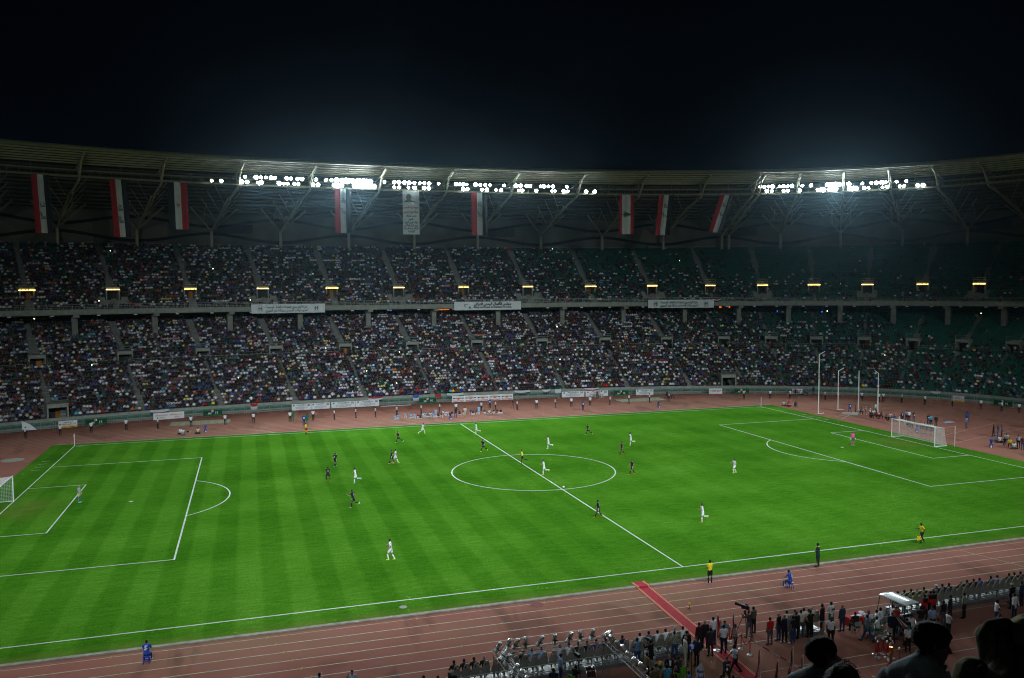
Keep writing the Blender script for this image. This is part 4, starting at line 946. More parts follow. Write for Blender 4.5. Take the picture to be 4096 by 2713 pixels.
POSES = {  # lean, headpitch, (hip, knee) L R, (shoulder, abduct, elbowswing, elbowin) L R, spread
 'stand': dict(lean=0, leg=((2,0),(-2,0)), arm=((4,8,14,0),(0,8,12,0)), spread=4),
 'hands_back': dict(lean=0, leg=((2,0),(-1,0)), arm=((-18,10,-30,-34),(-18,10,-30,-34)), spread=7),
 'crossed': dict(lean=-1, leg=((1,0),(-2,0)), arm=((20,8,88,58),(20,8,88,58)), spread=6),
 'hips': dict(lean=0, leg=((4,0),(-3,0)), arm=((-10,42,30,-50),(-10,42,30,-50)), spread=9),
 'camera': dict(lean=3, leg=((5,0),(-5,0)), arm=((55,12,125,20),(60,12,120,20)), spread=9),
 'arm_up': dict(lean=0, leg=((6,0),(-6,0)), arm=((170,10,176,0),(5,8,20,0)), spread=4),
 'arm_head': dict(lean=2, leg=((0,0),(0,0)), arm=((10,8,25,0),(70,70,150,60)), spread=4),
 'walk': dict(lean=4, leg=((24,6),(-16,22)), arm=((-20,10,0,0),(24,10,45,0)), spread=3),
 'run1': dict(lean=14, leg=((52,58),(-32,38)), arm=((-45,14,20,0),(42,14,120,10)), spread=3),
 'run2': dict(lean=10, leg=((14,16),(-18,74)), arm=((28,14,112,12),(-36,14,30,0)), spread=3),
 'run3': dict(lean=8, leg=((34,48),(-10,20)), arm=((-25,14,60,0),(22,14,105,10)), spread=3),
 'sit_stool': dict(lean=14, leg=((84,84),(80,78)), arm=((38,6,70,14),(38,6,70,14)), spread=10, sit=.44),
 'sit_ground': dict(lean=12, leg=((82,118),(82,118)), arm=((40,8,85,18),(40,8,85,18)), spread=46, sit=.13, cross=1),
 'sit_knees': dict(lean=16, leg=((118,108),(122,112)), arm=((62,6,78,16),(62,6,78,16)), spread=7, sit=.12),
 'crouch': dict(lean=24, leg=((88,124),(20,104)), arm=((50,8,95,18),(50,8,95,18)), spread=8, sit=.42),
}
def person_body(pose, outfit):
    p = POSES[pose]; B = Body(); hipz = p.get('sit') or .93
    if pose.startswith('run'): hipz = .90
    if pose == 'walk': hipz = .90
    pel = Vector((0,0,hipz)); lean = math.radians(-p['lean']); X = (1,0,0)
    T = lambda v: pel + rx(v, lean)
    slim = outfit == 'kit'
    B.seg(T((-.045,0,.0)), T((.045,0,.0)), .115, .115, 4, 1, None)
    B.seg(T((0,0,.04)), T((0,-.0,.22)), .105 if slim else .115, .11 if slim else .12, 2, 1.42, X)
    B.seg(T((0,0,.22)), T((0,-.005,.40)), .112, .108, 2, 1.5, X)
    B.seg(T((-.13,-.005,.455)), T((.13,-.005,.455)), .066, .066, 2)
    if outfit == 'long': B.seg(T((0,0,-.10)), T((0,0,.1)), .12, .118, 2, 1.35, X)
    neck = T((0,0,.50)); hd = neck + Vector((0,.025,.125)); up = Vector((0,0,1)); fw = Vector((0,1,0))
    B.seg(neck-Vector((0,0,.03)), neck+Vector((0,.012,.07)), .055, .052, 0)
    B.seg(hd+Vector((0,-.012,.03)), hd+Vector((0,-.002,-.03)), .094, .078, 0, .86, X)
    B.seg(hd+Vector((0,.03,-.055)), hd+Vector((0,.045,-.06)), .045, .04, 0)
    B.seg(hd+Vector((0,.075,.0)), hd+Vector((0,.098,-.022)), .017, .02, 0)
    for s, (sh, ab, el, inn) in zip((-1,1), p['arm']):
        S = T((s*.185,-.005,.445)); E = S + (limb((0,0,0), sh-p['lean']*.3, .28, ab, s)); B.seg(S, (S+E)/2, .058, .052, 2); B.seg((S+E)/2, E, .047 if outfit != 'long' else .052, .04 if outfit != 'long' else .048, 7)
        f = Vector((0, math.sin(math.radians(el)), -math.cos(math.radians(el)))); f = Matrix.Rotation(math.radians(inn*s), 3, 'Z') @ f
        if inn < 0: f = Matrix.Rotation(math.radians(-inn*s*.8), 3, 'Z') @ Vector((0, math.sin(math.radians(el)), -math.cos(math.radians(el)))); f.x += -s*.55; f.normalize()
        Wp = E + f*.24; B.seg(E, Wp, .04, .03, 3); Hn = Wp+f*.08; B.seg(Wp, Hn, .034, .03, 0); 
        for q in (-1,0,1): B.seg(Hn, Hn+f*.07+Vector((q*.018,0,0)), .014, .011, 0)
        B.seg(Wp+f*.02, Wp+f*.06+Vector((-s*.045,.02,0)), .014, .012, 0)
    low = 1e9; feet = []
    for s, (hp, kn) in zip((-1,1), p['leg']):
        h0 = pel + Vector((s*.095,0,-.02)); sp = p['spread']
        kn_p = limb(h0, hp, .43, sp*(1 if hp > 60 else .5), s)
        if hp > 60:
            a = math.radians(hp); kn_p = h0 + Vector((s*math.sin(math.radians(sp))*math.sin(a), math.cos(math.radians(sp))*math.sin(a), -math.cos(a)))*.43
        sw = hp-kn; a = math.radians(sw); d = Vector((0, math.sin(a), -math.cos(a)))
        if p.get('cross'): d = Vector((-s*.85, -.25, -.18)).normalized()
        if pose == 'crouch' and s == 1: kn_p = h0+Vector((.05,.12,-.38)); d = Vector((0,-1,-.06)).normalized()
        an = kn_p + d*.42
        r1 = .098 if outfit == 'kit' else .085
        mid = h0 + (kn_p-h0)*.55
        B.seg(h0, mid, .098, r1, 4); B.seg(mid, kn_p, .066 if outfit == 'kit' else .074, .056 if outfit == 'kit' else .064, 8)
        B.seg(kn_p, kn_p+(an-kn_p)*.4, .056 if outfit == 'kit' else .064, .058 if outfit == 'kit' else .062, 5); B.seg(kn_p+(an-kn_p)*.4, an, .056, .04 if outfit == 'kit' else .052, 5)
        fd = Vector((0,1,0)); 
        if abs(d.z) < .7 and not p.get('cross'): fd = (Vector((0,.35,-.94))).normalized() if d.y < 0 else Vector((0,.5,.86))
        if p.get('cross'): fd = Vector((-s*.6,.6,0)).normalized()
        B.seg(an+d*.015, an+d*.03+fd*.17, .045, .036, 6); feet.append(an+d*.03)
    me = B.build(); z = B.zones(me, hd, up, fw)
    co = np.empty(len(me.vertices)*3); me.vertices.foreach_get('co', co); co = co.reshape(-1,3); zmin = co[:,2].min(); co[:,2] -= zmin; me.vertices.foreach_set('co', co.ravel()); me.update()
    me.materials.clear()
    for i in range(9): me.materials.append(M['hair'])
    me.polygons.foreach_set('material_index', z); me.polygons.foreach_set('use_smooth', [True]*len(z)); me.name = 'person'
    info = dict(hd=hd-Vector((0,0,zmin)), back=T((0,-.125,.30))-Vector((0,0,zmin)), chest=T((0,.13,.30))-Vector((0,0,zmin)), lean=p['lean'], hand=Hn-Vector((0,0,zmin)), neck=neck-Vector((0,0,zmin)), z0=zmin)
    return me, info
_bodies = {}
def body(pose, outfit):
    if (pose, outfit) not in _bodies: _bodies[(pose, outfit)] = person_body(pose, outfit)
    return _bodies[(pose, outfit)]
def flatpart(name, verts, faces, m, parent): b = MB(); b.add(verts, faces); return b.build(name, m, parent)
ball_b = MB(); ball_b.lathe([(.03,-.108),(.075,-.08),(.105,-.03),(.105,.03),(.075,.08),(.03,.108)], n=12); BALL = ball_b.mesh('ball', M['white_paint'], smooth=True)
st_b = MB(); st_b.box((0,0,.40),(.34,.3,.05))
for sx in (-1,1):
    for sy in (-1,1): st_b.tube((sx*.12,sy*.1,.39),(sx*.16,sy*.14,0),.022,n=6)
st_b.box((0,.12,.18),(.26,.02,.03)); st_b.box((0,-.12,.18),(.26,.02,.03))
STOOLS = {k: st_b.mesh('stool', M[k]) for k in ('blue_plastic','galvanised')}
def chair_mesh(m, fold=False):
    b = MB(); b.box((0,.02,.42),(.42,.42,.035)); b.box((0,-.2,.70),(.42,.03,.26),rx=-.12)
    if fold:
        for sx in (-1,1): b.tube((sx*.21,.2,0),(sx*.21,-.22,.85),.014,n=5); b.tube((sx*.19,-.25,0),(sx*.19,.18,.42),.014,n=5)
    else:
        for sx in (-1,1):
            b.tube((sx*.19,-.18,.42),(sx*.23,-.26,0),.026,n=6); b.tube((sx*.19,.18,.42),(sx*.22,.22,0),.026,n=6); b.tube((sx*.2,-.19,.42),(sx*.2,-.22,.85),.024,n=6)
        b.box((0,-.215,.5),(.2,.03,.26),rx=-.12)
    return b.mesh('chair', m)
GCH = chair_mesh(M['green_plastic']); FCH = chair_mesh(M['dug_seat'], True)
chair_no = {'g':0,'f':0,'s':0}
def person(x, y, head, pose, outfit, top, bot, sock, shoe, hair, skin, sc, label, extra='', group='', z=0):
    me, I = body(pose, outfit); o = bpy.data.objects.new('person', me); COL.objects.link(o)
    az = -math.radians(head); lift = 0
    if pose == 'sit_stool': lift = max(0, 0)
    o.location = (x, y, z); o.rotation_euler = (0, 0, az); j = random.uniform(.985, 1.015); o.scale = (sc*j, sc*j, sc*j)
    sk = M['skin_tan'] if skin == 'tan' and random.random() > .25 else M['skin_dark']; hr = {'black':M['hair'],'greyhair':M['hair_grey'],'bald':sk}[hair]
    T_, B_ = cloth(top), cloth(bot); kit = outfit == 'kit'; sh = cloth(shoe)
    mats = [sk, hr, T_, T_ if outfit == 'long' else sk, B_, cloth(sock) if kit else B_, sh, T_ if outfit == 'long' else sk, sk if kit else B_]
    for i, mt in enumerate(mats): o.material_slots[i].link = 'OBJECT'; o.material_slots[i].material = mt
    tag(o, label, 'person', group or None)
    bk, ch = I['back'], I['chest']
    if 'stripe' in extra:
        for s in (-1,1): flatpart('stripe', [(s*.15,-.02,1.40),(s*.22,-.02,1.37),(s*.22,.03,1.37),(s*.15,.03,1.40)], [(0,1,2,3)], M['flag_white'], o).location = (0,0,.055) if not pose.startswith('run') else (0,.05,.0)
        b = MB(); b.box((0,bk.y-.01,bk.z+.0),(.06,.012,.2)); b.build('shirt_number', M['flag_white'], o)
        for s in (-1,1): b = MB(); b.box((s*.185,.02,.78),(.012,.05,.22)); b.build('shorts_stripe', M['flag_white'], o)
    if 'redband' in extra: b = MB(); b.box((0,ch.y-.0,ch.z-.02),(.24,.014,.05)); b.build('chest_band', M['flag_red'], o)
    if 'bibback' in extra: b = MB(); b.box((0,bk.y-.01,bk.z),(.2,.02,.24)); b.build('badge', M['paper'], o)
    elif 'bib' in extra: b = MB(); b.box((0,ch.y+.01,ch.z-.08),(.18,.02,.2)); b.build('badge', M['paper'], o)
    if 'badge' in extra: b = MB(); b.box((.05,ch.y+.01,ch.z-.16),(.09,.02,.13)); b.build('badge', M['paper'], o); put_print(o, ch)
    if 'shirtfront' in extra: flatpart('shirt_front', [(-.06,ch.y-.01,ch.z+.18),(.06,ch.y-.01,ch.z+.18),(.035,ch.y+.02,ch.z-.1),(-.035,ch.y+.02,ch.z-.1)], [(0,1,2,3)], M['paper'], o)
    if 'num' in extra:
        n = extra[extra.index('num')+3]; q = link('shirt_number', text_mesh(n, .34, M['flag_white'], None, False, .02), o); q.location = bk + Vector((0,-.045,.02)); q.rotation_euler = (math.radians(90-I['lean']), 0, 0)
    if 'iraq' in extra: q = link('lettering', text_mesh('IRAQ', .11, M['ink_green'], None, False, .012), o); q.location = bk + Vector((0,-.035,.04)); q.rotation_euler = (math.pi/2, 0, 0)
    if 'collar' in extra: b = MB(); b.lathe([(.075,-.02),(.09,-.03),(.07,.02)], n=10, origin=I['neck']); b.build('collar', cloth('neon'), o); b = MB(); b.box((-.17,.0,.55),(.012,.03,.8)); b.build('trouser_stripe', cloth('neon'), o)
    hd = I['hd']
    for k_, m_ in (('greencap','green'),('beigecap','beige'),('darkcap','black')):
        if k_ in extra: b = MB(); b.lathe([(.104,.0),(.10,.05),(.06,.10),(.02,.115)], n=12, origin=hd+Vector((0,-.01,.03))); b.box((0,hd.y+.12,hd.z+.04),(.13,.1,.015)); b.build('cap', cloth(m_), o)
    if extra == 'cap': b = MB(); b.lathe([(.104,.0),(.10,.05),(.06,.10),(.02,.115)], n=12, origin=hd+Vector((0,-.01,.03))); b.box((0,hd.y+.12,hd.z+.04),(.13,.1,.015)); b.build('cap', cloth('white'), o)
    if 'gloves' in extra:
        for s in (-1,1): b = MB(); b.lathe([(.03,-.08),(.06,-.04),(.062,.03),(.03,.09)], n=8, origin=(s*.29,.09,.80)); b.build('glove', cloth('yellow' if 'ygloves' in extra else 'white'), o)
    if 'tracksuit' in extra: b = MB(); b.lathe([(.135,.0),(.165,.12),(.17,.22),(.13,.25)], n=14, origin=(0,-.005,1.20)); [b.v.__setitem__(i, (vx*1.32, vy, vz)) for i, (vx, vy, vz) in enumerate(b.v)]; b.build('shoulder_yoke', cloth('black'), o)
    if 'bouquet' in extra:
        R_ = random.Random(3); g = empty('bouquet', (x+.35*math.sin(math.radians(head))+.05, y+.3*math.cos(math.radians(head))-.1, 1.15), label='orange and yellow flower bouquet held by the grey haired person', cat='bouquet')
        b = MB(); b.lathe([(.02,-.3),(.16,.0),(.2,.05)], n=10); b.build('wrapping', cloth('green'), g)
        for c_ in ('orange','yellow','orange','red','orange','yellow','orange'): b = MB(); a_, r_ = R_.uniform(0,6.3), R_.uniform(0,.15); b.lathe([(.02,-.04),(.06,0),(.05,.04),(.02,.06)], n=7, origin=(r_*math.cos(a_), r_*math.sin(a_), .08+R_.uniform(0,.06))); b.build('flower', cloth(c_), g)
    if 'sash' in extra: flag_small((x-.02, y-.18, .95), az+.3, 2.0, 'carried_flag', 'striped flag carried over the shoulder of the boy in the green cap', tilt=.65)
    if 'ball' in extra.split(): link('football', BALL, None, loc=(x+.42*math.sin(math.radians(head))+.05, y+.42*math.cos(math.radians(head)), .11), label=' '.join(('white football kept by the ' + label).split()[:16]), cat='ball', group='footballs kept by the ball boys')
    if 'stool' in extra.split():
        chair_no['s'] += 1; link('stool', STOOLS['blue_plastic'] if 'ball' in extra else STOOLS['galvanised'], None, loc=(x, y, z), rz=az, label=('blue stool' if 'ball' in extra else 'small grey stool') + ' under the ' + ' '.join(label.split()[:10]), cat='stool')
    if 'chairgreen' in extra: link('plastic_chair', GCH, None, loc=(x, y, z), rz=az, label='green plastic chair under the ' + ' '.join(label.split()[:10]), cat='chair')
    if 'foldchair' in extra: link('folding_chair', FCH, None, loc=(x, y, z), rz=az, label='grey folding chair under the ' + ' '.join(label.split()[:10]), cat='chair')
    if 'flagdown' in extra or 'flagcheck' in extra:
        r = empty('linesman_flag', (x-.25*(1 if 'check' in extra else -1), y-.15, .62), 0, label='orange and yellow flag held by the ' + ('near' if 'check' in extra else 'far') + ' assistant referee', cat='flag')
        b = MB(); b.tube((0,0,.25),(0,0,-.3),.012,n=5); b.build('stick', M['black_plastic'], r)
        q = .115
        for i in range(3):
            for j in range(3): b = MB(); b.box((-.02-q*(i+.5)+.2*0, 0, .05-q*(j+.5)), (q,.012,q)); b.build('panel', cloth('orange' if (i+j) % 2 or 'flagdown' in extra else 'yellow'), r)
    return o
def put_print(o, ch):
    for dz in (.02,.09): b = MB(); b.box((0,ch.y+.005,ch.z+dz),(.22,.014,.025)); b.build('print', M['flag_white'], o)
def flag_small(loc, rz, H, name, label, cols=('flag_red','flag_white','flag_black'), tilt=0, stand_=False, furl=True, seed=0):
    r = empty(name, loc, rz, label=label, cat='flag'); 
    if tilt: r.rotation_euler = (0, tilt, rz)
    b = MB(); b.tube((0,0,0),(0,0,H),.016,n=6); b.lathe([(.02,0),(.03,.03),(.005,.09)], n=6, origin=(0,0,H)); b.build('pole', M['white_paint'], r)
    R_ = random.Random(seed); w = .34
    for k, c in enumerate(cols):    # cloth hanging furled down the pole
        b = MB(); n = 8; x0 = -w*(k+1)/len(cols); x1 = -w*k/len(cols)
        for i in range(n+1):
            t = i/n; z = H-.03-t*H*.62; flare = .25+.75*t
            b.v += [(x0*flare, .04*math.sin(t*7+k), z-.25*abs(x0)), (x1*flare, .04*math.sin(t*7+k+.7), z-.25*abs(x1)), (x1*flare, .04*math.sin(t*7+k+.7)+.012, z-.25*abs(x1)), (x0*flare, .04*math.sin(t*7+k)+.012, z-.25*abs(x0))]
        for i in range(n): a = i*4; b.f += [(a,a+1,a+5,a+4),(a+3,a+7,a+6,a+2)]; b.m += [0,0]
        b.build('stripe', M[c], r)
    if stand_: b = MB(); b.lathe([(.24,0),(.23,.03),(.05,.07),(.03,.16)], n=16); b.build('foot', M['chrome'], r, smooth=True)
    return r
PEOPLE = [
(-60.19, 42.63, 30, 'hands_back', 'short', 'white', 'darkpants', 'white', 'black', 'black', 'tan', 1.0, 'steward in white shirt and dark trousers lining the far track, first from the left', 'steward', 'stewards in white shirts along the far track'),
(-56.02, 43.53, 20, 'crossed', 'short', 'white', 'darkpants', 'white', 'black', 'black', 'tan', 1.0, 'steward in white shirt and dark trousers lining the far track, second from the left', 'steward', 'stewards in white shirts along the far track'),
(-52.19, 44.52, 10, 'stand', 'short', 'white', 'darkpants', 'white', 'black', 'black', 'tan', 1.0, 'steward in white shirt and dark trousers lining the far track, third from the left', 'steward', 'stewards in white shirts along the far track'),
(-47.68, 45.42, 25, 'hands_back', 'short', 'white', 'darkpants', 'white', 'black', 'black', 'tan', 1.0, 'steward in white shirt and dark trousers lining the far track, fourth from the left', 'steward', 'stewards in white shirts along the far track'),
(-43.39, 45.35, 100, 'stand', 'short', 'white', 'darkpants', 'white', 'black', 'black', 'tan', 1.0, 'steward in white shirt and dark trousers lining the far track, fifth from the left', 'steward', 'stewards in white shirts along the far track'),
(-38.76, 45.37, 15, 'hands_back', 'short', 'white', 'darkpants', 'white', 'black', 'black', 'tan', 1.0, 'steward in white shirt and dark trousers lining the far track, sixth from the left', 'steward', 'stewards in white shirts along the far track'),
(-33.91, 45.48, 20, 'hands_back', 'short', 'white', 'darkpants', 'white', 'black', 'black', 'tan', 1.0, 'steward in white shirt and dark trousers lining the far track, seventh from the left', 'steward', 'stewards in white shirts along the far track'),
(-29.79, 45.45, 10, 'hands_back', 'short', 'white', 'darkpants', 'white', 'black', 'black', 'tan', 1.0, 'steward in white shirt and dark trousers lining the far track, eighth from the left', 'steward', 'stewards in white shirts along the far track'),
(-24.4, 45.06, 355, 'hands_back', 'short', 'white', 'darkpants', 'white', 'black', 'black', 'tan', 1.0, 'steward in white shirt and dark trousers lining the far track, ninth from the left', 'steward', 'stewards in white shirts along the far track'),
(-20.9, 45.16, 20, 'stand', 'short', 'white', 'darkpants', 'white', 'black', 'black', 'tan', 1.0, 'steward in white shirt and dark trousers lining the far track, tenth from the left', 'steward', 'stewards in white shirts along the far track'),
(-17.67, 45.07, 100, 'hands_back', 'short', 'white', 'darkpants', 'white', 'black', 'black', 'tan', 1.0, 'steward in white shirt and dark trousers lining the far track, eleventh from the left', 'steward', 'stewards in white shirts along the far track'),
(-14.25, 45.46, 95, 'crossed', 'short', 'white', 'darkpants', 'white', 'black', 'black', 'tan', 1.0, 'steward in white shirt and dark trousers lining the far track, twelfth from the left', 'steward', 'stewards in white shirts along the far track'),
(-11.2, 44.97, 80, 'stand', 'short', 'white', 'darkpants', 'white', 'black', 'black', 'tan', 1.0, 'steward in white shirt and dark trousers lining the far track, thirteenth from the left', 'steward', 'stewards in white shirts along the far track'),
(-7.74, 45.24, 70, 'hands_back', 'short', 'white', 'darkpants', 'white', 'black', 'black', 'tan', 1.0, 'steward in white shirt and dark trousers lining the far track, fourteenth from the left', 'steward', 'stewards in white shirts along the far track'),
(-3.64, 45.89, 110, 'stand', 'short', 'white', 'darkpants', 'white', 'black', 'black', 'tan', 1.0, 'steward in white shirt and dark trousers lining the far track, fifteenth from the left', 'steward', 'stewards in white shirts along the far track'),
(-0.47, 46.2, 280, 'hands_back', 'short', 'white', 'darkpants', 'white', 'black', 'black', 'tan', 1.0, 'steward in white shirt and dark trousers lining the far track, sixteenth from the left', 'steward', 'stewards in white shirts along the far track'),
(2.05, 45.28, 10, 'crossed', 'short', 'white', 'darkpants', 'white', 'black', 'black', 'tan', 1.0, 'steward in white shirt and dark trousers lining the far track, seventeenth from the left', 'steward', 'stewards in white shirts along the far track'),
(6.46, 45.54, 60, 'stand', 'short', 'white', 'darkpants', 'white', 'black', 'black', 'tan', 1.0, 'steward in white shirt and dark trousers lining the far track, eighteenth from the left', 'steward', 'stewards in white shirts along the far track'),
(8.98, 45.76, 100, 'hands_back', 'short', 'white', 'darkpants', 'white', 'black', 'black', 'tan', 1.0, 'steward in white shirt and dark trousers lining the far track, nineteenth from the left', 'steward', 'stewards in white shirts along the far track'),
(12.6, 45.22, 120, 'stand', 'short', 'white', 'darkpants', 'white', 'black', 'black', 'tan', 1.0, 'steward in white shirt and dark trousers lining the far track, twentieth from the left', 'steward', 'stewards in white shirts along the far track'),
(16.03, 45.13, 200, 'hands_back', 'short', 'white', 'darkpants', 'white', 'black', 'black', 'tan', 1.0, 'steward in white shirt and dark trousers lining the far track, twenty first from the left', 'steward', 'stewards in white shirts along the far track'),
(19.35, 44.94, 100, 'crossed', 'short', 'white', 'darkpants', 'white', 'black', 'black', 'tan', 1.0, 'steward in white shirt and dark trousers lining the far track, twenty second from the left', 'steward', 'stewards in white shirts along the far track'),
(22.3, 44.98, 200, 'stand', 'short', 'white', 'darkpants', 'white', 'black', 'black', 'tan', 1.0, 'steward in white shirt and dark trousers lining the far track, twenty third from the left', 'steward', 'stewards in white shirts along the far track'),
(25.85, 45.15, 30, 'hands_back', 'short', 'white', 'darkpants', 'white', 'black', 'black', 'tan', 1.0, 'steward in white shirt and dark trousers lining the far track, twenty fourth from the left', 'steward', 'stewards in white shirts along the far track'),
(29.52, 45.04, 300, 'stand', 'short', 'white', 'darkpants', 'white', 'black', 'black', 'tan', 1.0, 'steward in white shirt and dark trousers lining the far track, twenty fifth from the left', 'steward', 'stewards in white shirts along the far track'),
(33.39, 45.55, 120, 'hands_back', 'short', 'white', 'darkpants', 'white', 'black', 'black', 'tan', 1.0, 'steward in white shirt and dark trousers lining the far track, twenty sixth from the left', 'steward', 'stewards in white shirts along the far track'),
(37.21, 45.18, 100, 'crossed', 'short', 'white', 'darkpants', 'white', 'black', 'black', 'tan', 1.0, 'steward in white shirt and dark trousers lining the far track, twenty seventh from the left', 'steward', 'stewards in white shirts along the far track'),
(41.11, 45.31, 110, 'stand', 'short', 'white', 'darkpants', 'white', 'black', 'black', 'tan', 1.0, 'steward in white shirt and dark trousers lining the far track, twenty eighth from the left', 'steward', 'stewards in white shirts along the far track'),
(55.49, 43.78, 60, 'hands_back', 'short', 'white', 'darkpants', 'white', 'black', 'black', 'tan', 1.0, 'steward in white shirt and dark trousers lining the far track, twenty ninth from the left', 'steward', 'stewards in white shirts along the far track'),
(59.92, 42.16, 20, 'stand', 'short', 'white', 'darkpants', 'white', 'black', 'black', 'tan', 1.0, 'steward in white shirt and dark trousers lining the far track, thirtieth from the left', 'steward', 'stewards in white shirts along the far track'),
(63.15, 40.79, 350, 'hands_back', 'short', 'white', 'darkpants', 'white', 'black', 'black', 'tan', 1.0, 'steward in white shirt and dark trousers lining the far track, thirty first from the left', 'steward', 'stewards in white shirts along the far track'),
(68.22, 37.58, 100, 'crossed', 'short', 'white', 'darkpants', 'white', 'black', 'black', 'tan', 1.0, 'steward in white shirt and dark trousers lining the far track, thirty second from the left', 'steward', 'stewards in white shirts along the far track'),
(70.1, 36.63, 90, 'stand', 'short', 'white', 'darkpants', 'white', 'black', 'black', 'tan', 1.0, 'steward in white shirt and dark trousers lining the far track, thirty third from the left', 'steward', 'stewards in white shirts along the far track'),
(73.43, 34.35, 30, 'hands_back', 'short', 'white', 'darkpants', 'white', 'black', 'black', 'tan', 1.0, 'steward in white shirt and dark trousers lining the far track, thirty fourth from the left', 'steward', 'stewards in white shirts along the far track'),
(75.22, 32.14, 10, 'stand', 'short', 'white', 'darkpants', 'white', 'black', 'black', 'tan', 1.0, 'steward in white shirt and dark trousers lining the far track, thirty fifth from the left', 'steward', 'stewards in white shirts along the far track'),
(75.92, 31.88, 20, 'hands_back', 'short', 'white', 'darkpants', 'white', 'black', 'black', 'tan', 1.0, 'steward in white shirt and dark trousers lining the far track, thirty sixth from the left', 'steward', 'stewards in white shirts along the far track'),
(78.04, 29.84, 280, 'crossed', 'short', 'white', 'darkpants', 'white', 'black', 'black', 'tan', 1.0, 'steward in white shirt and dark trousers lining the far track, thirty seventh from the left', 'steward', 'stewards in white shirts along the far track'),
(80.18, 26.82, 350, 'stand', 'short', 'white', 'darkpants', 'white', 'black', 'black', 'tan', 1.0, 'steward in white shirt and dark trousers lining the far track, thirty eighth from the left', 'steward', 'stewards in white shirts along the far track'),
(82.81, 23.62, 100, 'hands_back', 'short', 'white', 'darkpants', 'white', 'black', 'black', 'tan', 1.0, 'steward in white shirt and dark trousers lining the far track, thirty ninth from the left', 'steward', 'stewards in white shirts along the far track'),
(84.77, 19.66, 10, 'stand', 'short', 'white', 'darkpants', 'white', 'black', 'black', 'tan', 1.0, 'steward in white shirt and dark trousers lining the far track, fortieth from the left', 'steward', 'stewards in white shirts along the far track'),
(85.81, 16.61, 350, 'hands_back', 'short', 'white', 'darkpants', 'white', 'black', 'black', 'tan', 1.0, 'steward in white shirt and dark trousers lining the far track, forty first from the left', 'steward', 'stewards in white shirts along the far track'),
(86.75, 14.21, 20, 'crossed', 'short', 'white', 'darkpants', 'white', 'black', 'black', 'tan', 1.0, 'steward in white shirt and dark trousers lining the far track, forty second from the left', 'steward', 'stewards in white shirts along the far track'),
(-23.99, 45.76, 190, 'stand', 'long', 'green', 'green', 'white', 'black', 'black', 'tan', 1.0, 'person in green tracksuit standing beside a steward behind the far assistant referee', '', ''),
(-22.57, 40.68, 180, 'stand', 'long', 'blue', 'navy', 'white', 'black', 'black', 'tan', 1.0, 'person in blue top with white badge left of the orange flag', 'bib', ''),
(-22.03, 41.73, 0, 'stand', 'long', 'green', 'green', 'white', 'white', 'black', 'tan', 1.0, 'person in green tracksuit behind the far assistant referee', '', ''),
(-22.8, 32.72, 120, 'stand', 'kit', 'yellow', 'black', 'black', 'black', 'black', 'tan', 1.0, 'assistant referee in yellow shirt holding an orange flag on the far touchline', 'flagdown', ''),
(8.67, 48.19, 180, 'stand', 'short', 'blue', 'dark', 'white', 'black', 'black', 'tan', 1.0, 'person in blue shirt with a white badge before the red heart banner', 'bib', ''),
(2.33, 40.37, 180, 'crossed', 'long', 'cream', 'beige', 'white', 'black', 'black', 'tan', 1.0, 'person in pale cream suit standing among the seated children', '', ''),
(0.79, 40.45, 160, 'camera', 'long', 'black', 'jeans', 'white', 'black', 'black', 'tan', 1.0, 'camera operator in black top and jeans filming on the far track', '', ''),
(22.4, 40.0, 0, 'stand', 'long', 'blue', 'dark', 'white', 'white', 'black', 'tan', 1.0, 'person in blue bib over dark clothes with white shoes on the far track', 'bibback', ''),
(-39.79, 39.02, 170, 'sit_ground', 'short', 'white', 'dark', 'white', 'black', 'black', 'tan', 1.0, 'photographer in white vest sitting left of two others on the far track', '', ''),
(-39.46, 38.2, 150, 'sit_ground', 'short', 'cyanw', 'grey', 'white', 'black', 'black', 'tan', 1.0, 'person in pale teal vest sitting beside a dark bag on the track', '', ''),
(-37.4, 38.56, 190, 'sit_ground', 'short', 'cream', 'dark', 'white', 'black', 'black', 'tan', 1.0, 'photographer in cream vest sitting cross legged near the blue ball boy', '', ''),
(-36.46, 39.89, 180, 'sit_stool', 'kit', 'royal', 'blue', 'blue', 'black', 'black', 'tan', 0.9, 'ball boy in royal blue sitting with a ball near the sand pit', 'ball stool', ''),
(35.94, 39.47, 180, 'sit_stool', 'kit', 'navy', 'blue', 'blue', 'black', 'black', 'tan', 0.9, 'ball boy in navy sitting with a ball right of the grey pit', 'ball stool', ''),
(-0.36, 39.18, 180, 'sit_stool', 'kit', 'navy', 'blue', 'blue', 'black', 'black', 'tan', 0.9, 'ball boy in navy sitting with a ball beside the camera operator', 'ball stool', ''),
(-8.66, 41.83, 155, 'sit_ground', 'kit', 'sky', 'sky', 'white', 'white', 'black', 'tan', 0.82, 'child in sky blue sitting on the far track, first of the row from the left', '', 'children sitting in a row on the far track'),
(-8.09, 41.96, 192, 'sit_knees', 'kit', 'sky', 'sky', 'white', 'white', 'black', 'tan', 0.82, 'child in sky blue sitting on the far track, second of the row from the left', '', 'children sitting in a row on the far track'),
(-6.77, 43.17, 179, 'sit_knees', 'kit', 'sky', 'sky', 'white', 'white', 'black', 'tan', 0.82, 'child in sky blue sitting on the far track, third of the row from the left', '', 'children sitting in a row on the far track'),
(-6.05, 42.23, 166, 'sit_ground', 'kit', 'sky', 'sky', 'white', 'white', 'black', 'tan', 0.82, 'child in sky blue sitting on the far track, fourth of the row from the left', '', 'children sitting in a row on the far track'),
(-5.37, 41.99, 203, 'sit_knees', 'kit', 'sky', 'sky', 'white', 'white', 'black', 'tan', 0.82, 'child in sky blue sitting on the far track, fifth of the row from the left', '', 'children sitting in a row on the far track'),
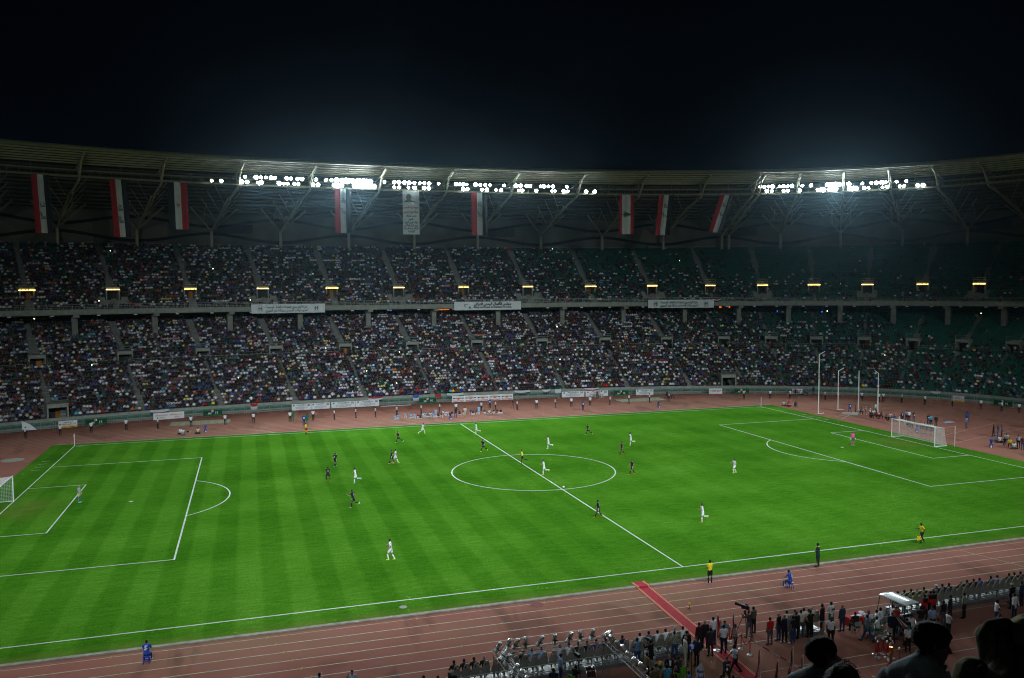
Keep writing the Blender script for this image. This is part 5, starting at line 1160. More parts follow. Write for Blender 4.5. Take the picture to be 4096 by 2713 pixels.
(-5.0, 41.52, 190, 'sit_knees', 'kit', 'maroon', 'white', 'white', 'white', 'black', 'tan', 0.82, 'child in maroon sitting on the far track, sixth of the row from the left', '', 'children sitting in a row on the far track'),
(-4.7, 41.41, 177, 'sit_ground', 'kit', 'maroon', 'dark', 'white', 'white', 'black', 'tan', 0.82, 'child in maroon sitting on the far track, seventh of the row from the left', '', 'children sitting in a row on the far track'),
(-4.1, 42.21, 164, 'sit_knees', 'kit', 'white', 'white', 'white', 'white', 'black', 'tan', 0.82, 'child in white sitting on the far track, eighth of the row from the left', '', 'children sitting in a row on the far track'),
(-3.64, 42.38, 201, 'sit_knees', 'kit', 'sky', 'sky', 'white', 'white', 'black', 'tan', 0.82, 'child in sky blue sitting on the far track, ninth of the row from the left', '', 'children sitting in a row on the far track'),
(-3.3, 42.26, 188, 'sit_ground', 'kit', 'grey', 'white', 'white', 'white', 'black', 'tan', 0.82, 'child in grey sitting on the far track, tenth of the row from the left', '', 'children sitting in a row on the far track'),
(-2.92, 42.12, 175, 'sit_knees', 'kit', 'white', 'dark', 'white', 'white', 'black', 'tan', 0.82, 'child in white sitting on the far track, eleventh of the row from the left', '', 'children sitting in a row on the far track'),
(-2.58, 41.66, 162, 'sit_knees', 'kit', 'sky', 'sky', 'white', 'white', 'black', 'tan', 0.82, 'child in sky blue sitting on the far track, twelfth of the row from the left', '', 'children sitting in a row on the far track'),
(-1.63, 42.0, 199, 'sit_ground', 'kit', 'maroon', 'dark', 'white', 'white', 'black', 'tan', 0.82, 'child in maroon sitting on the far track, thirteenth of the row from the left', '', 'children sitting in a row on the far track'),
(-1.27, 41.53, 186, 'sit_knees', 'kit', 'maroon', 'white', 'white', 'white', 'black', 'tan', 0.82, 'child in maroon sitting on the far track, fourteenth of the row from the left', '', 'children sitting in a row on the far track'),
(-0.58, 43.36, 173, 'sit_knees', 'kit', 'white', 'dark', 'white', 'white', 'black', 'tan', 0.82, 'child in white sitting on the far track, fifteenth of the row from the left', '', 'children sitting in a row on the far track'),
(-0.27, 42.9, 160, 'sit_ground', 'kit', 'white', 'white', 'white', 'white', 'black', 'tan', 0.82, 'child in white sitting on the far track, sixteenth of the row from the left', '', 'children sitting in a row on the far track'),
(0.07, 42.78, 197, 'sit_knees', 'kit', 'white', 'dark', 'white', 'white', 'black', 'tan', 0.82, 'child in white sitting on the far track, seventeenth of the row from the left', '', 'children sitting in a row on the far track'),
(0.65, 42.22, 184, 'sit_knees', 'kit', 'black', 'white', 'white', 'white', 'black', 'tan', 0.82, 'child in black sitting on the far track, eighteenth of the row from the left', '', 'children sitting in a row on the far track'),
(2.07, 43.11, 171, 'sit_ground', 'kit', 'maroon', 'dark', 'white', 'white', 'black', 'tan', 0.82, 'child in maroon sitting on the far track, nineteenth of the row from the left', '', 'children sitting in a row on the far track'),
(2.63, 42.91, 158, 'sit_knees', 'kit', 'maroon', 'white', 'white', 'white', 'black', 'tan', 0.82, 'child in maroon sitting on the far track, twentieth of the row from the left', '', 'children sitting in a row on the far track'),
(3.99, 43.14, 195, 'sit_knees', 'kit', 'blue', 'dark', 'white', 'white', 'black', 'tan', 0.82, 'child in blue sitting on the far track, twenty first of the row from the left', '', 'children sitting in a row on the far track'),
(4.16, 42.36, 182, 'sit_ground', 'kit', 'maroon', 'white', 'white', 'white', 'black', 'tan', 0.82, 'child in maroon sitting on the far track, twenty second of the row from the left', '', 'children sitting in a row on the far track'),
(4.75, 42.51, 169, 'sit_knees', 'kit', 'black', 'dark', 'white', 'white', 'black', 'tan', 0.82, 'child in black sitting on the far track, twenty third of the row from the left', '', 'children sitting in a row on the far track'),
(6.01, 42.41, 156, 'sit_knees', 'kit', 'maroon', 'white', 'white', 'white', 'black', 'tan', 0.82, 'child in maroon sitting on the far track, twenty fourth of the row from the left', '', 'children sitting in a row on the far track'),
(6.84, 42.11, 193, 'sit_ground', 'kit', 'white', 'dark', 'white', 'white', 'black', 'tan', 0.82, 'child in white sitting on the far track, twenty fifth of the row from the left', '', 'children sitting in a row on the far track'),
(7.58, 42.2, 180, 'sit_knees', 'kit', 'black', 'white', 'white', 'white', 'black', 'tan', 0.82, 'child in black sitting on the far track, twenty sixth of the row from the left', '', 'children sitting in a row on the far track'),
(8.07, 42.02, 167, 'sit_knees', 'kit', 'maroon', 'dark', 'white', 'white', 'black', 'tan', 0.82, 'child in maroon sitting on the far track, twenty seventh of the row from the left', '', 'children sitting in a row on the far track'),
(8.82, 42.11, 204, 'sit_ground', 'kit', 'black', 'white', 'white', 'white', 'black', 'tan', 0.82, 'child in black sitting on the far track, twenty eighth of the row from the left', '', 'children sitting in a row on the far track'),
(-2.15, 41.51, 200, 'stand', 'kit', 'sky', 'sky', 'white', 'white', 'black', 'tan', 0.85, 'child in sky blue kit standing left of a dark crouching child', '', ''),
(5.07, 42.03, 0, 'stand', 'kit', 'sky', 'sky', 'white', 'white', 'black', 'tan', 0.85, 'child in sky blue kit standing beneath the red heart banner', '', ''),
(30.99, 54.16, 180, 'sit_stool', 'short', 'brown', 'dark', 'white', 'black', 'black', 'tan', 1.0, 'person in brown shirt sitting before the second white council banner', 'stool', ''),
(31.82, 54.04, 180, 'sit_stool', 'long', 'white', 'cream', 'white', 'black', 'black', 'tan', 1.0, 'person in white robe sitting before the second white council banner', 'stool', ''),
(43.08, 49.91, 160, 'sit_stool', 'short', 'dark', 'dark', 'white', 'black', 'black', 'tan', 1.0, 'person in dark clothes sitting by the barrier left of a steward', 'stool', ''),
(43.59, 48.79, 200, 'sit_stool', 'short', 'grey', 'dark', 'white', 'black', 'black', 'tan', 1.0, 'person in grey sitting by the barrier right of the grey pit', 'stool', ''),
(67.4, 45.04, 180, 'sit_stool', 'long', 'dark', 'dark', 'white', 'black', 'black', 'tan', 1.0, 'person in dark clothes sitting before the small white heart banner', 'stool', ''),
(68.24, 44.73, 180, 'sit_ground', 'short', 'white', 'dark', 'white', 'black', 'black', 'tan', 1.0, 'person in white shirt sitting at the right end of the small heart banner', '', ''),
(68.92, 43.99, 180, 'sit_stool', 'short', 'slate', 'jeans', 'white', 'black', 'black', 'tan', 1.0, 'person in slate blue sitting by the barrier left of the tallest pole', 'stool', ''),
(70.52, 43.89, 180, 'stand', 'long', 'navy', 'navy', 'white', 'black', 'black', 'tan', 1.0, 'person in navy standing by the barrier left of the tallest pole', '', ''),
(56.78, 33.72, 200, 'sit_ground', 'short', 'cyanw', 'dark', 'white', 'black', 'black', 'tan', 1.0, 'photographer in pale green vest, left of three sitting by the corner flag', '', ''),
(57.08, 32.82, 190, 'sit_ground', 'long', 'red', 'dark', 'white', 'black', 'black', 'tan', 1.0, 'person in red bib, middle of three sitting by the corner flag', 'bib', ''),
(57.86, 32.06, 190, 'sit_knees', 'long', 'black', 'jeans', 'white', 'black', 'black', 'tan', 1.0, 'person in black and blue, right of three sitting by the corner flag', '', ''),
(62.29, 23.88, 200, 'walk', 'long', 'blue', 'jeans', 'white', 'black', 'black', 'tan', 1.0, 'person in blue shirt walking over the discus circle', 'bib', ''),
(63.05, 23.46, 150, 'stand', 'short', 'olive', 'dark', 'white', 'white', 'black', 'tan', 0.7, 'child in dark green standing on the discus circle', '', ''),
(61.81, 20.88, 170, 'crouch', 'short', 'olive', 'dark', 'white', 'black', 'black', 'tan', 1.0, 'photographer in olive vest crouching at the right edge of the discus circle', '', ''),
(63.07, 21.12, 120, 'stand', 'short', 'cream', 'greypants', 'white', 'white', 'black', 'tan', 0.78, 'child in white cap and grey trousers right of the discus circle', 'cap', ''),
(61.7, 18.55, 160, 'stand', 'short', 'cream', 'dark', 'white', 'black', 'black', 'tan', 0.85, 'child in white cap and dark trousers beside the kneeling photographers', 'cap', ''),
(65.45, 21.67, 170, 'stand', 'long', 'white', 'green', 'white', 'black', 'black', 'tan', 1.0, 'person in white and green tracksuit below the rightmost pole', '', ''),
(61.82, 18.51, 190, 'sit_knees', 'short', 'dark', 'dark', 'white', 'black', 'black', 'tan', 1.0, 'photographer in dark sitting behind the goal line', '', 'photographers behind the goal line'),
(62.09, 18.41, 190, 'crouch', 'short', 'white', 'dark', 'white', 'black', 'black', 'tan', 1.0, 'photographer in white sitting behind the goal line', '', 'photographers behind the goal line'),
(62.29, 17.87, 190, 'sit_knees', 'short', 'red', 'dark', 'white', 'black', 'black', 'tan', 1.0, 'photographer in dark red sitting behind the goal line', '', 'photographers behind the goal line'),
(61.86, 16.52, 190, 'crouch', 'short', 'brown', 'dark', 'white', 'black', 'black', 'tan', 1.0, 'photographer in brown sitting behind the goal line', '', 'photographers behind the goal line'),
(62.34, 15.9, 190, 'sit_knees', 'short', 'slate', 'dark', 'white', 'black', 'black', 'tan', 1.0, 'photographer in slate blue sitting behind the goal line', '', 'photographers behind the goal line'),
(62.31, 15.08, 190, 'crouch', 'short', 'cream', 'dark', 'white', 'black', 'black', 'tan', 1.0, 'photographer in cream sitting behind the goal line', '', 'photographers behind the goal line'),
(62.59, 14.54, 190, 'sit_knees', 'short', 'blue', 'dark', 'white', 'black', 'black', 'tan', 1.0, 'photographer in blue sitting behind the goal line', '', 'photographers behind the goal line'),
(62.42, 12.67, 190, 'stand', 'long', 'navy', 'navy', 'white', 'black', 'black', 'tan', 1.0, 'person in navy suit with white shirt behind the far goal', 'shirtfront', ''),
(64.36, 13.9, 180, 'stand', 'short', 'lightblue', 'dark', 'white', 'black', 'black', 'tan', 1.0, 'person in light blue shirt standing behind the far goal', '', ''),
(64.46, 13.49, 200, 'stand', 'short', 'white', 'navy', 'white', 'black', 'black', 'tan', 1.0, 'person in white shirt and navy trousers behind the far goal', '', ''),
(64.25, 12.32, 180, 'crossed', 'short', 'black', 'greypants', 'white', 'black', 'black', 'tan', 1.0, 'person in black shirt and grey trousers behind the goal net', 'bib', ''),
(64.54, 9.81, 200, 'stand', 'short', 'black', 'jeans', 'white', 'black', 'black', 'tan', 1.0, 'person in black shirt and jeans with white bib right of the goal', 'bib', ''),
(64.31, 9.06, 180, 'hips', 'short', 'cyan', 'dark', 'white', 'black', 'black', 'tan', 1.0, 'person in bright cyan shirt behind the right goalpost', '', ''),
(64.55, 8.4, 200, 'stand', 'long', 'black', 'olive', 'white', 'black', 'black', 'tan', 1.0, 'person in black top and olive trousers right of the goal', '', ''),
(59.0, 6.0, 240, 'sit_stool', 'kit', 'royal', 'blue', 'blue', 'black', 'black', 'tan', 0.9, 'ball boy in royal blue seen through the goal net', 'ball stool', ''),
(61.0, 10.07, 200, 'sit_knees', 'short', 'dark', 'dark', 'white', 'black', 'black', 'tan', 1.0, 'photographer kneeling behind the goal net, first from the left', '', 'photographers kneeling behind the net'),
(60.98, 9.49, 200, 'sit_knees', 'short', 'dark', 'dark', 'white', 'black', 'black', 'tan', 1.0, 'photographer kneeling behind the goal net, second from the left', '', 'photographers kneeling behind the net'),
(61.41, 8.02, 200, 'sit_knees', 'short', 'cream', 'dark', 'white', 'black', 'black', 'tan', 1.0, 'photographer kneeling behind the goal net, third from the left', '', 'photographers kneeling behind the net'),
(61.51, 7.48, 200, 'sit_knees', 'short', 'cream', 'dark', 'white', 'black', 'black', 'tan', 1.0, 'photographer kneeling behind the goal net, fourth from the left', '', 'photographers kneeling behind the net'),
(61.58, 6.84, 200, 'sit_knees', 'short', 'cream', 'dark', 'white', 'black', 'black', 'tan', 1.0, 'photographer kneeling behind the goal net, fifth from the left', '', 'photographers kneeling behind the net'),
(61.8, 6.38, 200, 'sit_knees', 'short', 'cream', 'dark', 'white', 'black', 'black', 'tan', 1.0, 'photographer kneeling behind the goal net, sixth from the left', '', 'photographers kneeling behind the net'),
(71.75, 9.83, 10, 'stand', 'long', 'blue', 'dark', 'white', 'black', 'black', 'tan', 1.0, 'person in blue jacket standing behind the one in grey suit', '', ''),
(67.71, 6.12, 170, 'stand', 'long', 'slate', 'greypants', 'white', 'black', 'black', 'tan', 1.0, 'person in grey suit standing on the far right track', 'shirtfront', ''),
(65.78, -0.3, 330, 'arm_up', 'short', 'black', 'dark', 'white', 'black', 'black', 'tan', 1.0, 'person in black raising one arm at the far right', '', ''),
(65.72, -1.04, 320, 'stand', 'short', 'black', 'jeans', 'white', 'black', 'black', 'tan', 1.0, 'person in black shirt and blue jeans at the far right', 'bib', ''),
(66.51, -0.94, 320, 'stand', 'short', 'blue', 'dark', 'white', 'black', 'black', 'tan', 1.0, 'person in blue shirt standing behind the photographers at the far right', 'bib', ''),
(63.36, -4.58, 240, 'crouch', 'short', 'cyanw', 'dark', 'white', 'black', 'black', 'tan', 1.0, 'photographer in pale green vest crouching at the far right', '', ''),
(60.98, -6.48, 240, 'crouch', 'short', 'black', 'greypants', 'white', 'black', 'black', 'tan', 1.0, 'photographer in black crouching nearest the ball boy at the far right', '', ''),
(62.89, -3.89, 200, 'sit_ground', 'short', 'white', 'dark', 'white', 'black', 'black', 'tan', 1.0, 'person in white shirt sitting at the far right', '', ''),
(62.62, -3.44, 200, 'sit_ground', 'short', 'grey', 'greypants', 'white', 'black', 'black', 'tan', 1.0, 'person in grey sitting behind the ball boy at the far right', '', ''),
(59.35, -5.91, 230, 'sit_stool', 'kit', 'royal', 'blue', 'blue', 'black', 'black', 'tan', 0.95, 'ball boy in royal blue sitting with a ball at the far right', 'ball stool', ''),
(60.85, -7.26, 230, 'crouch', 'short', 'yellow', 'dark', 'white', 'black', 'black', 'tan', 1.0, 'photographer in yellow vest kneeling at the far right', '', ''),
(60.93, -7.78, 210, 'sit_ground', 'short', 'cyanw', 'dark', 'white', 'black', 'black', 'tan', 1.0, 'person in white shirt sitting beside a dark red bag at the far right', '', ''),
(62.01, -7.51, 230, 'stand', 'short', 'checked', 'dark', 'white', 'black', 'black', 'tan', 1.0, 'person in blue checked shirt standing at the far right', '', ''),
(61.56, -8.49, 230, 'stand', 'short', 'maroon', 'jeans', 'white', 'black', 'black', 'tan', 1.0, 'person in maroon shirt and jeans at the right picture edge', '', ''),
(-7.08, 27.69, 90, 'run1', 'kit', 'white', 'white', 'white', 'neon', 'black', 'tan', 1.03, 'player in white running left of the halfway line by the far touchline', 'redband', 'players in white'),
(-0.01, 24.64, 275, 'run2', 'kit', 'white', 'white', 'white', 'pinkshoe', 'black', 'tan', 1.03, 'player in white on the halfway line near the far touchline', 'redband', 'players in white'),
(-13.99, 9.48, 110, 'walk', 'kit', 'white', 'white', 'white', 'neon', 'black', 'tan', 1.03, 'player in white challenging a player in black left of the circle', 'redband', 'players in white'),
(-19.72, 0.63, 280, 'run2', 'kit', 'white', 'white', 'white', 'cyan', 'black', 'tan', 1.03, 'player in white upper left with pale blue shoes', 'redband', 'players in white'),
(-20.21, -25.46, 290, 'run3', 'kit', 'white', 'white', 'white', 'neon', 'black', 'tan', 1.03, 'player in white alone in the lower left half', 'redband', 'players in white'),
(0.53, -2.05, 285, 'run2', 'kit', 'white', 'white', 'white', 'neon', 'black', 'tan', 1.03, 'player in white with yellow shoes inside the centre circle', 'redband', 'players in white'),
(5.98, 11.52, 280, 'run2', 'kit', 'white', 'white', 'white', 'white', 'black', 'tan', 1.03, 'player in white just beyond the centre circle', 'redband', 'players in white'),
(16.88, 10.22, 280, 'run2', 'kit', 'white', 'white', 'white', 'neon', 'black', 'tan', 1.03, 'player in white with yellow shoes upper right of the circle', 'redband', 'players in white'),
(20.65, -8.21, 270, 'run3', 'kit', 'white', 'white', 'white', 'neon', 'black', 'tan', 1.03, 'player in white alone left of the right penalty area', 'redband', 'players in white'),
(7.41, -24.08, 280, 'run2', 'kit', 'white', 'white', 'white', 'orange', 'black', 'tan', 1.03, 'player in white with orange red shoes in the lower right half', 'redband', 'players in white'),
(-11.44, 22.08, 265, 'run1', 'kit', 'black', 'black', 'black', 'mint', 'black', 'tan', 1.03, 'player in black near the far touchline left of the halfway line', 'stripe', 'players in black'),
(-2.31, 12.67, 260, 'run1', 'kit', 'black', 'black', 'black', 'neon', 'black', 'tan', 1.03, 'player in black with yellow shoes at the halfway line', 'stripe', 'players in black'),
(-20.98, 9.55, 40, 'walk', 'kit', 'black', 'black', 'black', 'mint', 'black', 'tan', 1.03, 'player in black with mint shoes, upper of two on the left', 'stripe', 'players in black'),
(-22.4, 2.66, 350, 'run1', 'kit', 'black', 'black', 'black', 'orange', 'black', 'tan', 1.03, 'player in black with orange shoes, lower of two on the left', 'stripe', 'players in black'),
(-14.52, 9.15, 100, 'run3', 'kit', 'black', 'black', 'black', 'pinkshoe', 'black', 'tan', 1.03, 'player in black challenged by a player in white', 'stripe', 'players in black'),
(-21.15, -9.23, 300, 'run2', 'kit', 'black', 'black', 'black', 'white', 'black', 'tan', 1.03, 'player in black with white shoes in the left half', 'stripe', 'players in black'),
(14.64, 19.13, 280, 'run1', 'kit', 'black', 'black', 'black', 'pinkshoe', 'black', 'tan', 1.03, 'player in black by the far touchline right of halfway', 'stripe', 'players in black'),
(13.18, 4.98, 280, 'walk', 'kit', 'black', 'black', 'black', 'red', 'black', 'tan', 1.03, 'player in black with bright red shoes upper right of the circle', 'stripe', 'players in black'),
(9.72, -5.1, 275, 'walk', 'kit', 'black', 'black', 'black', 'orange', 'black', 'tan', 1.03, 'player in black with shaven head right of the centre circle', 'stripe', 'players in black'),
(-0.64, -19.8, 290, 'walk', 'kit', 'black', 'black', 'black', 'orange', 'black', 'tan', 1.03, 'player in black with white shoes on the halfway line near the camera', 'stripe', 'players in black'),
(0.03, 4.09, 280, 'run2', 'kit', 'yellow', 'black', 'black', 'black', 'black', 'tan', 1.02, 'referee in yellow shirt and black shorts running at the circle', '', ''),
(43.75, 0.78, 190, 'stand', 'kit', 'hotpink', 'greypants', 'hotpink', 'white', 'black', 'tan', 1.06, 'goalkeeper in pink shirt with white gloves in the right goal area', 'gloves', ''),
(-46.27, 1.32, 100, 'stand', 'kit', 'palegrey', 'palegrey', 'slate', 'mint', 'bald', 'tan', 1.04, 'goalkeeper in pale grey with yellow gloves at the left goal area', 'ygloves', ''),
(0.06, -37.67, 350, 'crossed', 'kit', 'yellow', 'black', 'black', 'white', 'black', 'tan', 1.03, 'fourth official in yellow shirt and black shorts seen from behind on the track', '', ''),
(9.4, -37.06, 330, 'crossed', 'short', 'darkgreen', 'darkgreen', 'white', 'black', 'black', 'tan', 1.08, 'coach in dark tracksuit with yellow collar at the near touchline', 'collar', ''),
(20.95, -34.91, 280, 'run3', 'kit', 'yellow', 'black', 'black', 'black', 'black', 'tan', 1.02, 'assistant referee in yellow with chequered flag on the near touchline', 'flagcheck', ''),
(4.81, -40.17, 330, 'sit_stool', 'kit', 'royal', 'blue', 'blue', 'white', 'black', 'tan', 1.0, 'ball boy in blue shirt numbered four on a blue stool', 'num4 ball stool', ''),
(-35.97, -38.69, 5, 'sit_stool', 'kit', 'royal', 'blue', 'blue', 'white', 'black', 'tan', 1.0, 'ball boy in blue shirt numbered five on a blue stool', 'num5 ball stool', ''),
(-10.37, -47.68, 350, 'crossed', 'short', 'steel', 'jeans', 'white', 'black', 'black', 'tan', 1.0, 'person in steel blue shirt and jeans behind the dugout, seen from behind', '', ''),
(-9.8, -48.18, 340, 'camera', 'long', 'black', 'black', 'white', 'black', 'black', 'tan', 1.0, 'camera operator in black behind the dugout by the lighting rig', '', ''),
(-10.72, -49.52, 80, 'stand', 'short', 'camo', 'dark', 'white', 'black', 'black', 'tan', 1.0, 'person in camouflage shirt behind the dugout', '', ''),
(-10.58, -50.08, 60, 'stand', 'short', 'grey', 'dark', 'white', 'black', 'greyhair', 'tan', 1.0, 'grey haired person in grey shirt holding an orange bouquet', 'bouquet', ''),
(-9.71, -50.06, 185, 'stand', 'long', 'black', 'black', 'white', 'black', 'bald', 'tan', 1.0, 'bald person in black suit with a white shirt facing the stand', 'shirtfront', ''),
(-8.03, -47.53, 350, 'hips', 'short', 'sagecheck', 'jeans', 'white', 'black', 'black', 'tan', 1.0, 'person in pale green checked shirt leaning on the dugout', '', ''),
(-7.33, -47.63, 10, 'stand', 'long', 'black', 'black', 'white', 'black', 'black', 'tan', 1.0, 'person in black jacket and white collar behind the dugout chairs', '', ''),
(-7.8, -48.32, 100, 'stand', 'long', 'cream', 'cream', 'white', 'black', 'greyhair', 'tan', 1.0, 'person in cream shirt and trousers wearing sunglasses, hands on hips', '', ''),
(-7.25, -48.59, 250, 'stand', 'long', 'navy', 'black', 'white', 'black', 'black', 'tan', 1.0, 'person in navy waistcoat with pale sleeves left of the red carpet', '', ''),
(-6.11, -46.88, 350, 'stand', 'long', 'maroonblack', 'black', 'white', 'black', 'black', 'tan', 1.0, 'person in dark maroon jacket at the edge of the red carpet', '', ''),
(-5.67, -46.74, 10, 'stand', 'long', 'black', 'black', 'white', 'black', 'greyhair', 'tan', 1.0, 'person with thinning hair in black suit at the red carpet', '', ''),
(-5.89, -47.74, 355, 'stand', 'long', 'charcoal', 'charcoal', 'white', 'black', 'black', 'tan', 1.0, 'person in charcoal suit left of the big red flag', '', ''),
(-4.98, -46.5, 350, 'stand', 'short', 'white', 'navy', 'white', 'black', 'black', 'tan', 1.0, 'person in white polo shirt standing on the red carpet', '', ''),
(-4.63, -47.13, 190, 'stand', 'short', 'bluecheck', 'dark', 'white', 'black', 'black', 'tan', 1.0, 'person in blue checked shirt looking down on the carpet', '', ''),
(-5.01, -47.66, 10, 'stand', 'short', 'white', 'navy', 'white', 'black', 'black', 'tan', 1.0, 'person in white t shirt and navy trousers seen from behind on the carpet', '', ''),
(-4.29, -47.72, 290, 'stand', 'short', 'checked', 'black', 'white', 'black', 'black', 'tan', 1.0, 'person in black and white checked shirt beside a red rope', '', ''),
(-2.45, -46.27, 345, 'camera', 'long', 'charcoal', 'greypants', 'white', 'black', 'black', 'tan', 1.0, 'camera operator in charcoal shirt behind the tripod television camera', '', ''),
(-1.84, -45.81, 340, 'stand', 'short', 'olive', 'black', 'white', 'black', 'black', 'tan', 1.0, 'person in olive vest right of the tripod television camera', '', ''),
(-5.75, -49.98, 290, 'walk', 'short', 'palestripe', 'black', 'white', 'black', 'black', 'tan', 1.0, 'heavy person in pale blue striped shirt walking over the red carpet', '', ''),
(-6.96, -51.08, 180, 'walk', 'long', 'charcoal', 'black', 'white', 'black', 'black', 'tan', 1.0, 'person in grey printed sweater walking towards the stand', 'badge', ''),
(-8.37, -52.87, 100, 'stand', 'short', 'dark', 'dark', 'white', 'black', 'black', 'tan', 1.0, 'dark haired person at the bottom edge left of the printed sweater', '', ''),
(-7.84, -53.12, 0, 'stand', 'short', 'dark', 'dark', 'white', 'black', 'black', 'tan', 1.0, 'dark haired person at the bottom edge right of the printed sweater', '', ''),
(-9.16, -51.35, 300, 'sit_stool', 'short', 'royal', 'dark', 'white', 'black', 'black', 'tan', 1.0, 'person in royal blue shirt sitting before the microphone pole', 'chairgreen', ''),
(-8.93, -49.81, 340, 'sit_stool', 'short', 'charcoal', 'dark', 'white', 'black', 'black', 'tan', 1.0, 'person in charcoal shirt sitting on the green plastic chair', 'chairgreen', ''),
(-10.34, -51.01, 10, 'stand', 'short', 'tealcheck', 'dark', 'white', 'black', 'black', 'tan', 1.0, 'person in teal checked shirt at the bottom edge', '', ''),
(-10.83, -50.75, 60, 'stand', 'short', 'camo', 'dark', 'white', 'black', 'black', 'tan', 1.0, 'person in camouflage at the bottom edge beside the lighting rig', '', ''),
(-11.21, -51.09, 330, 'stand', 'short', 'camo2', 'dark', 'white', 'black', 'black', 'tan', 1.0, 'person in brown camouflage at the bottom edge right of the lighting rig', '', ''),
(-15.0, -48.13, 95, 'stand', 'short', 'lightblue', 'jeans', 'white', 'black', 'black', 'tan', 1.0, 'person in light blue checked shirt behind the left dugout', '', ''),
(-14.57, -48.97, 60, 'sit_stool', 'short', 'black', 'dark', 'white', 'black', 'black', 'tan', 1.0, 'drummer in black beside the bass drum', 'chairgreen', ''),
(-15.74, -49.07, 20, 'sit_stool', 'short', 'navy', 'dark', 'white', 'black', 'black', 'tan', 1.0, 'person in navy sitting below the left dugout', 'chairgreen', ''),
(-17.55, -48.44, 350, 'camera', 'short', 'violetcheck', 'jeans', 'white', 'black', 'black', 'tan', 1.0, 'photographer in violet checked shirt inside the lighting rig', '', ''),
(-1.87, -47.51, 350, 'stand', 'short', 'red', 'greypants', 'white', 'black', 'black', 'tan', 1.0, 'person in red t shirt and grey trousers behind the middle dugout', '', ''),
(-1.01, -47.11, 330, 'stand', 'short', 'black', 'jeans', 'white', 'black', 'greyhair', 'tan', 1.0, 'grey haired person in black polo shirt and blue jeans', '', ''),
(-0.89, -47.5, 350, 'stand', 'long', 'navyblack', 'black', 'white', 'white', 'bald', 'tan', 1.0, 'bald person in dark navy in the group behind the middle dugout', '', ''),
(-0.64, -47.53, 20, 'stand', 'long', 'grey', 'greypants', 'white', 'black', 'greyhair', 'tan', 1.0, 'grey haired person in grey suit in the group behind the middle dugout', '', ''),
(-0.48, -47.73, 330, 'stand', 'short', 'black', 'jeans', 'white', 'white', 'black', 'tan', 1.0, 'person in black t shirt, dark jeans and white shoes', '', ''),
(0.05, -47.31, 350, 'stand', 'long', 'black', 'black', 'white', 'black', 'black', 'tan', 1.0, 'person in black jacket behind the middle dugout', '', ''),
(0.49, -47.15, 10, 'stand', 'short', 'cream', 'greypants', 'white', 'black', 'black', 'tan', 1.0, 'person in cream shirt by the middle dugout', '', ''),
(0.98, -47.37, 350, 'hips', 'short', 'black', 'black', 'white', 'black', 'black', 'tan', 1.0, 'person in black t shirt leaning on the middle dugout rail', '', ''),
(1.05, -47.13, 20, 'stand', 'short', 'cream', 'dark', 'white', 'black', 'black', 'tan', 1.0, 'person in cream shirt at the right end of the middle dugout', '', ''),
(2.13, -46.95, 330, 'stand', 'long', 'black', 'black', 'white', 'black', 'black', 'tan', 1.06, 'tall person in long black suit with a tan collar', '', ''),
(2.97, -46.69, 355, 'crossed', 'long', 'white', 'green', 'white', 'black', 'black', 'tan', 1.0, 'person in white top and green trousers lettered across the back', 'iraq', ''),
(1.4, -48.65, 230, 'stand', 'short', 'white', 'black', 'white', 'black', 'black', 'tan', 1.0, 'stout person in white polo shirt behind the large dark head', '', ''),
(3.34, -47.22, 350, 'stand', 'long', 'suitblue', 'suitblue', 'white', 'black', 'bald', 'tan', 1.0, 'bald person in blue suit left of the table', '', ''),
(3.89, -47.79, 10, 'sit_stool', 'short', 'black', 'black', 'white', 'black', 'black', 'tan', 1.0, 'heavy person in black sitting on a folding chair at the table', 'foldchair', ''),
(4.89, -47.66, 230, 'sit_stool', 'short', 'white', 'green', 'white', 'black', 'black', 'tan', 1.0, 'person in white polo shirt sitting at the table', 'foldchair', ''),
(3.8, -48.86, 330, 'walk', 'short', 'slate', 'jeans', 'white', 'black', 'black', 'tan', 1.0, 'person in slate t shirt and jeans with a shoulder strap', '', ''),
(4.78, -48.64, 320, 'sit_stool', 'short', 'white', 'green', 'white', 'black', 'black', 'tan', 1.0, 'helper in white shirt and green trousers, nearest of the folding chairs', 'foldchair', 'helpers in white shirts sitting on folding chairs'),
(5.44, -47.86, 330, 'sit_stool', 'short', 'white', 'green', 'white', 'black', 'black', 'tan', 1.0, 'helper in white shirt bending forward left of the cart', 'foldchair', 'helpers in white shirts sitting on folding chairs'),
(5.88, -47.68, 340, 'sit_stool', 'short', 'white', 'green', 'white', 'black', 'black', 'tan', 1.0, 'helper in white shirt with red lettering beside the cart front', 'foldchair', 'helpers in white shirts sitting on folding chairs'),
(6.16, -48.16, 120, 'stand', 'short', 'white', 'dark', 'white', 'black', 'black', 'tan', 1.0, 'person in white shirt standing under the cart roof', '', ''),
(6.1, -48.51, 200, 'stand', 'short', 'red', 'dark', 'white', 'black', 'black', 'tan', 1.0, 'person in red shirt standing beside the cart', '', ''),
(5.16, -49.26, 200, 'stand', 'long', 'navyblack', 'black', 'white', 'black', 'black', 'tan', 1.05, 'person in dark navy left of the one in red', '', ''),
(5.59, -49.54, 190, 'walk', 'long', 'darkgreen', 'paleJeans', 'white', 'black', 'black', 'tan', 1.0, 'person in dark green and purple jacket with pale jeans', '', ''),
(5.49, -50.03, 10, 'stand', 'long', 'black', 'black', 'white', 'black', 'black', 'tan', 1.0, 'person in dark jacket behind the boy with the green cap', '', ''),
(6.09, -49.68, 200, 'stand', 'short', 'white', 'navy', 'white', 'black', 'black', 'tan', 1.0, 'person in white shirt and dark cap behind the flag', 'darkcap', ''),
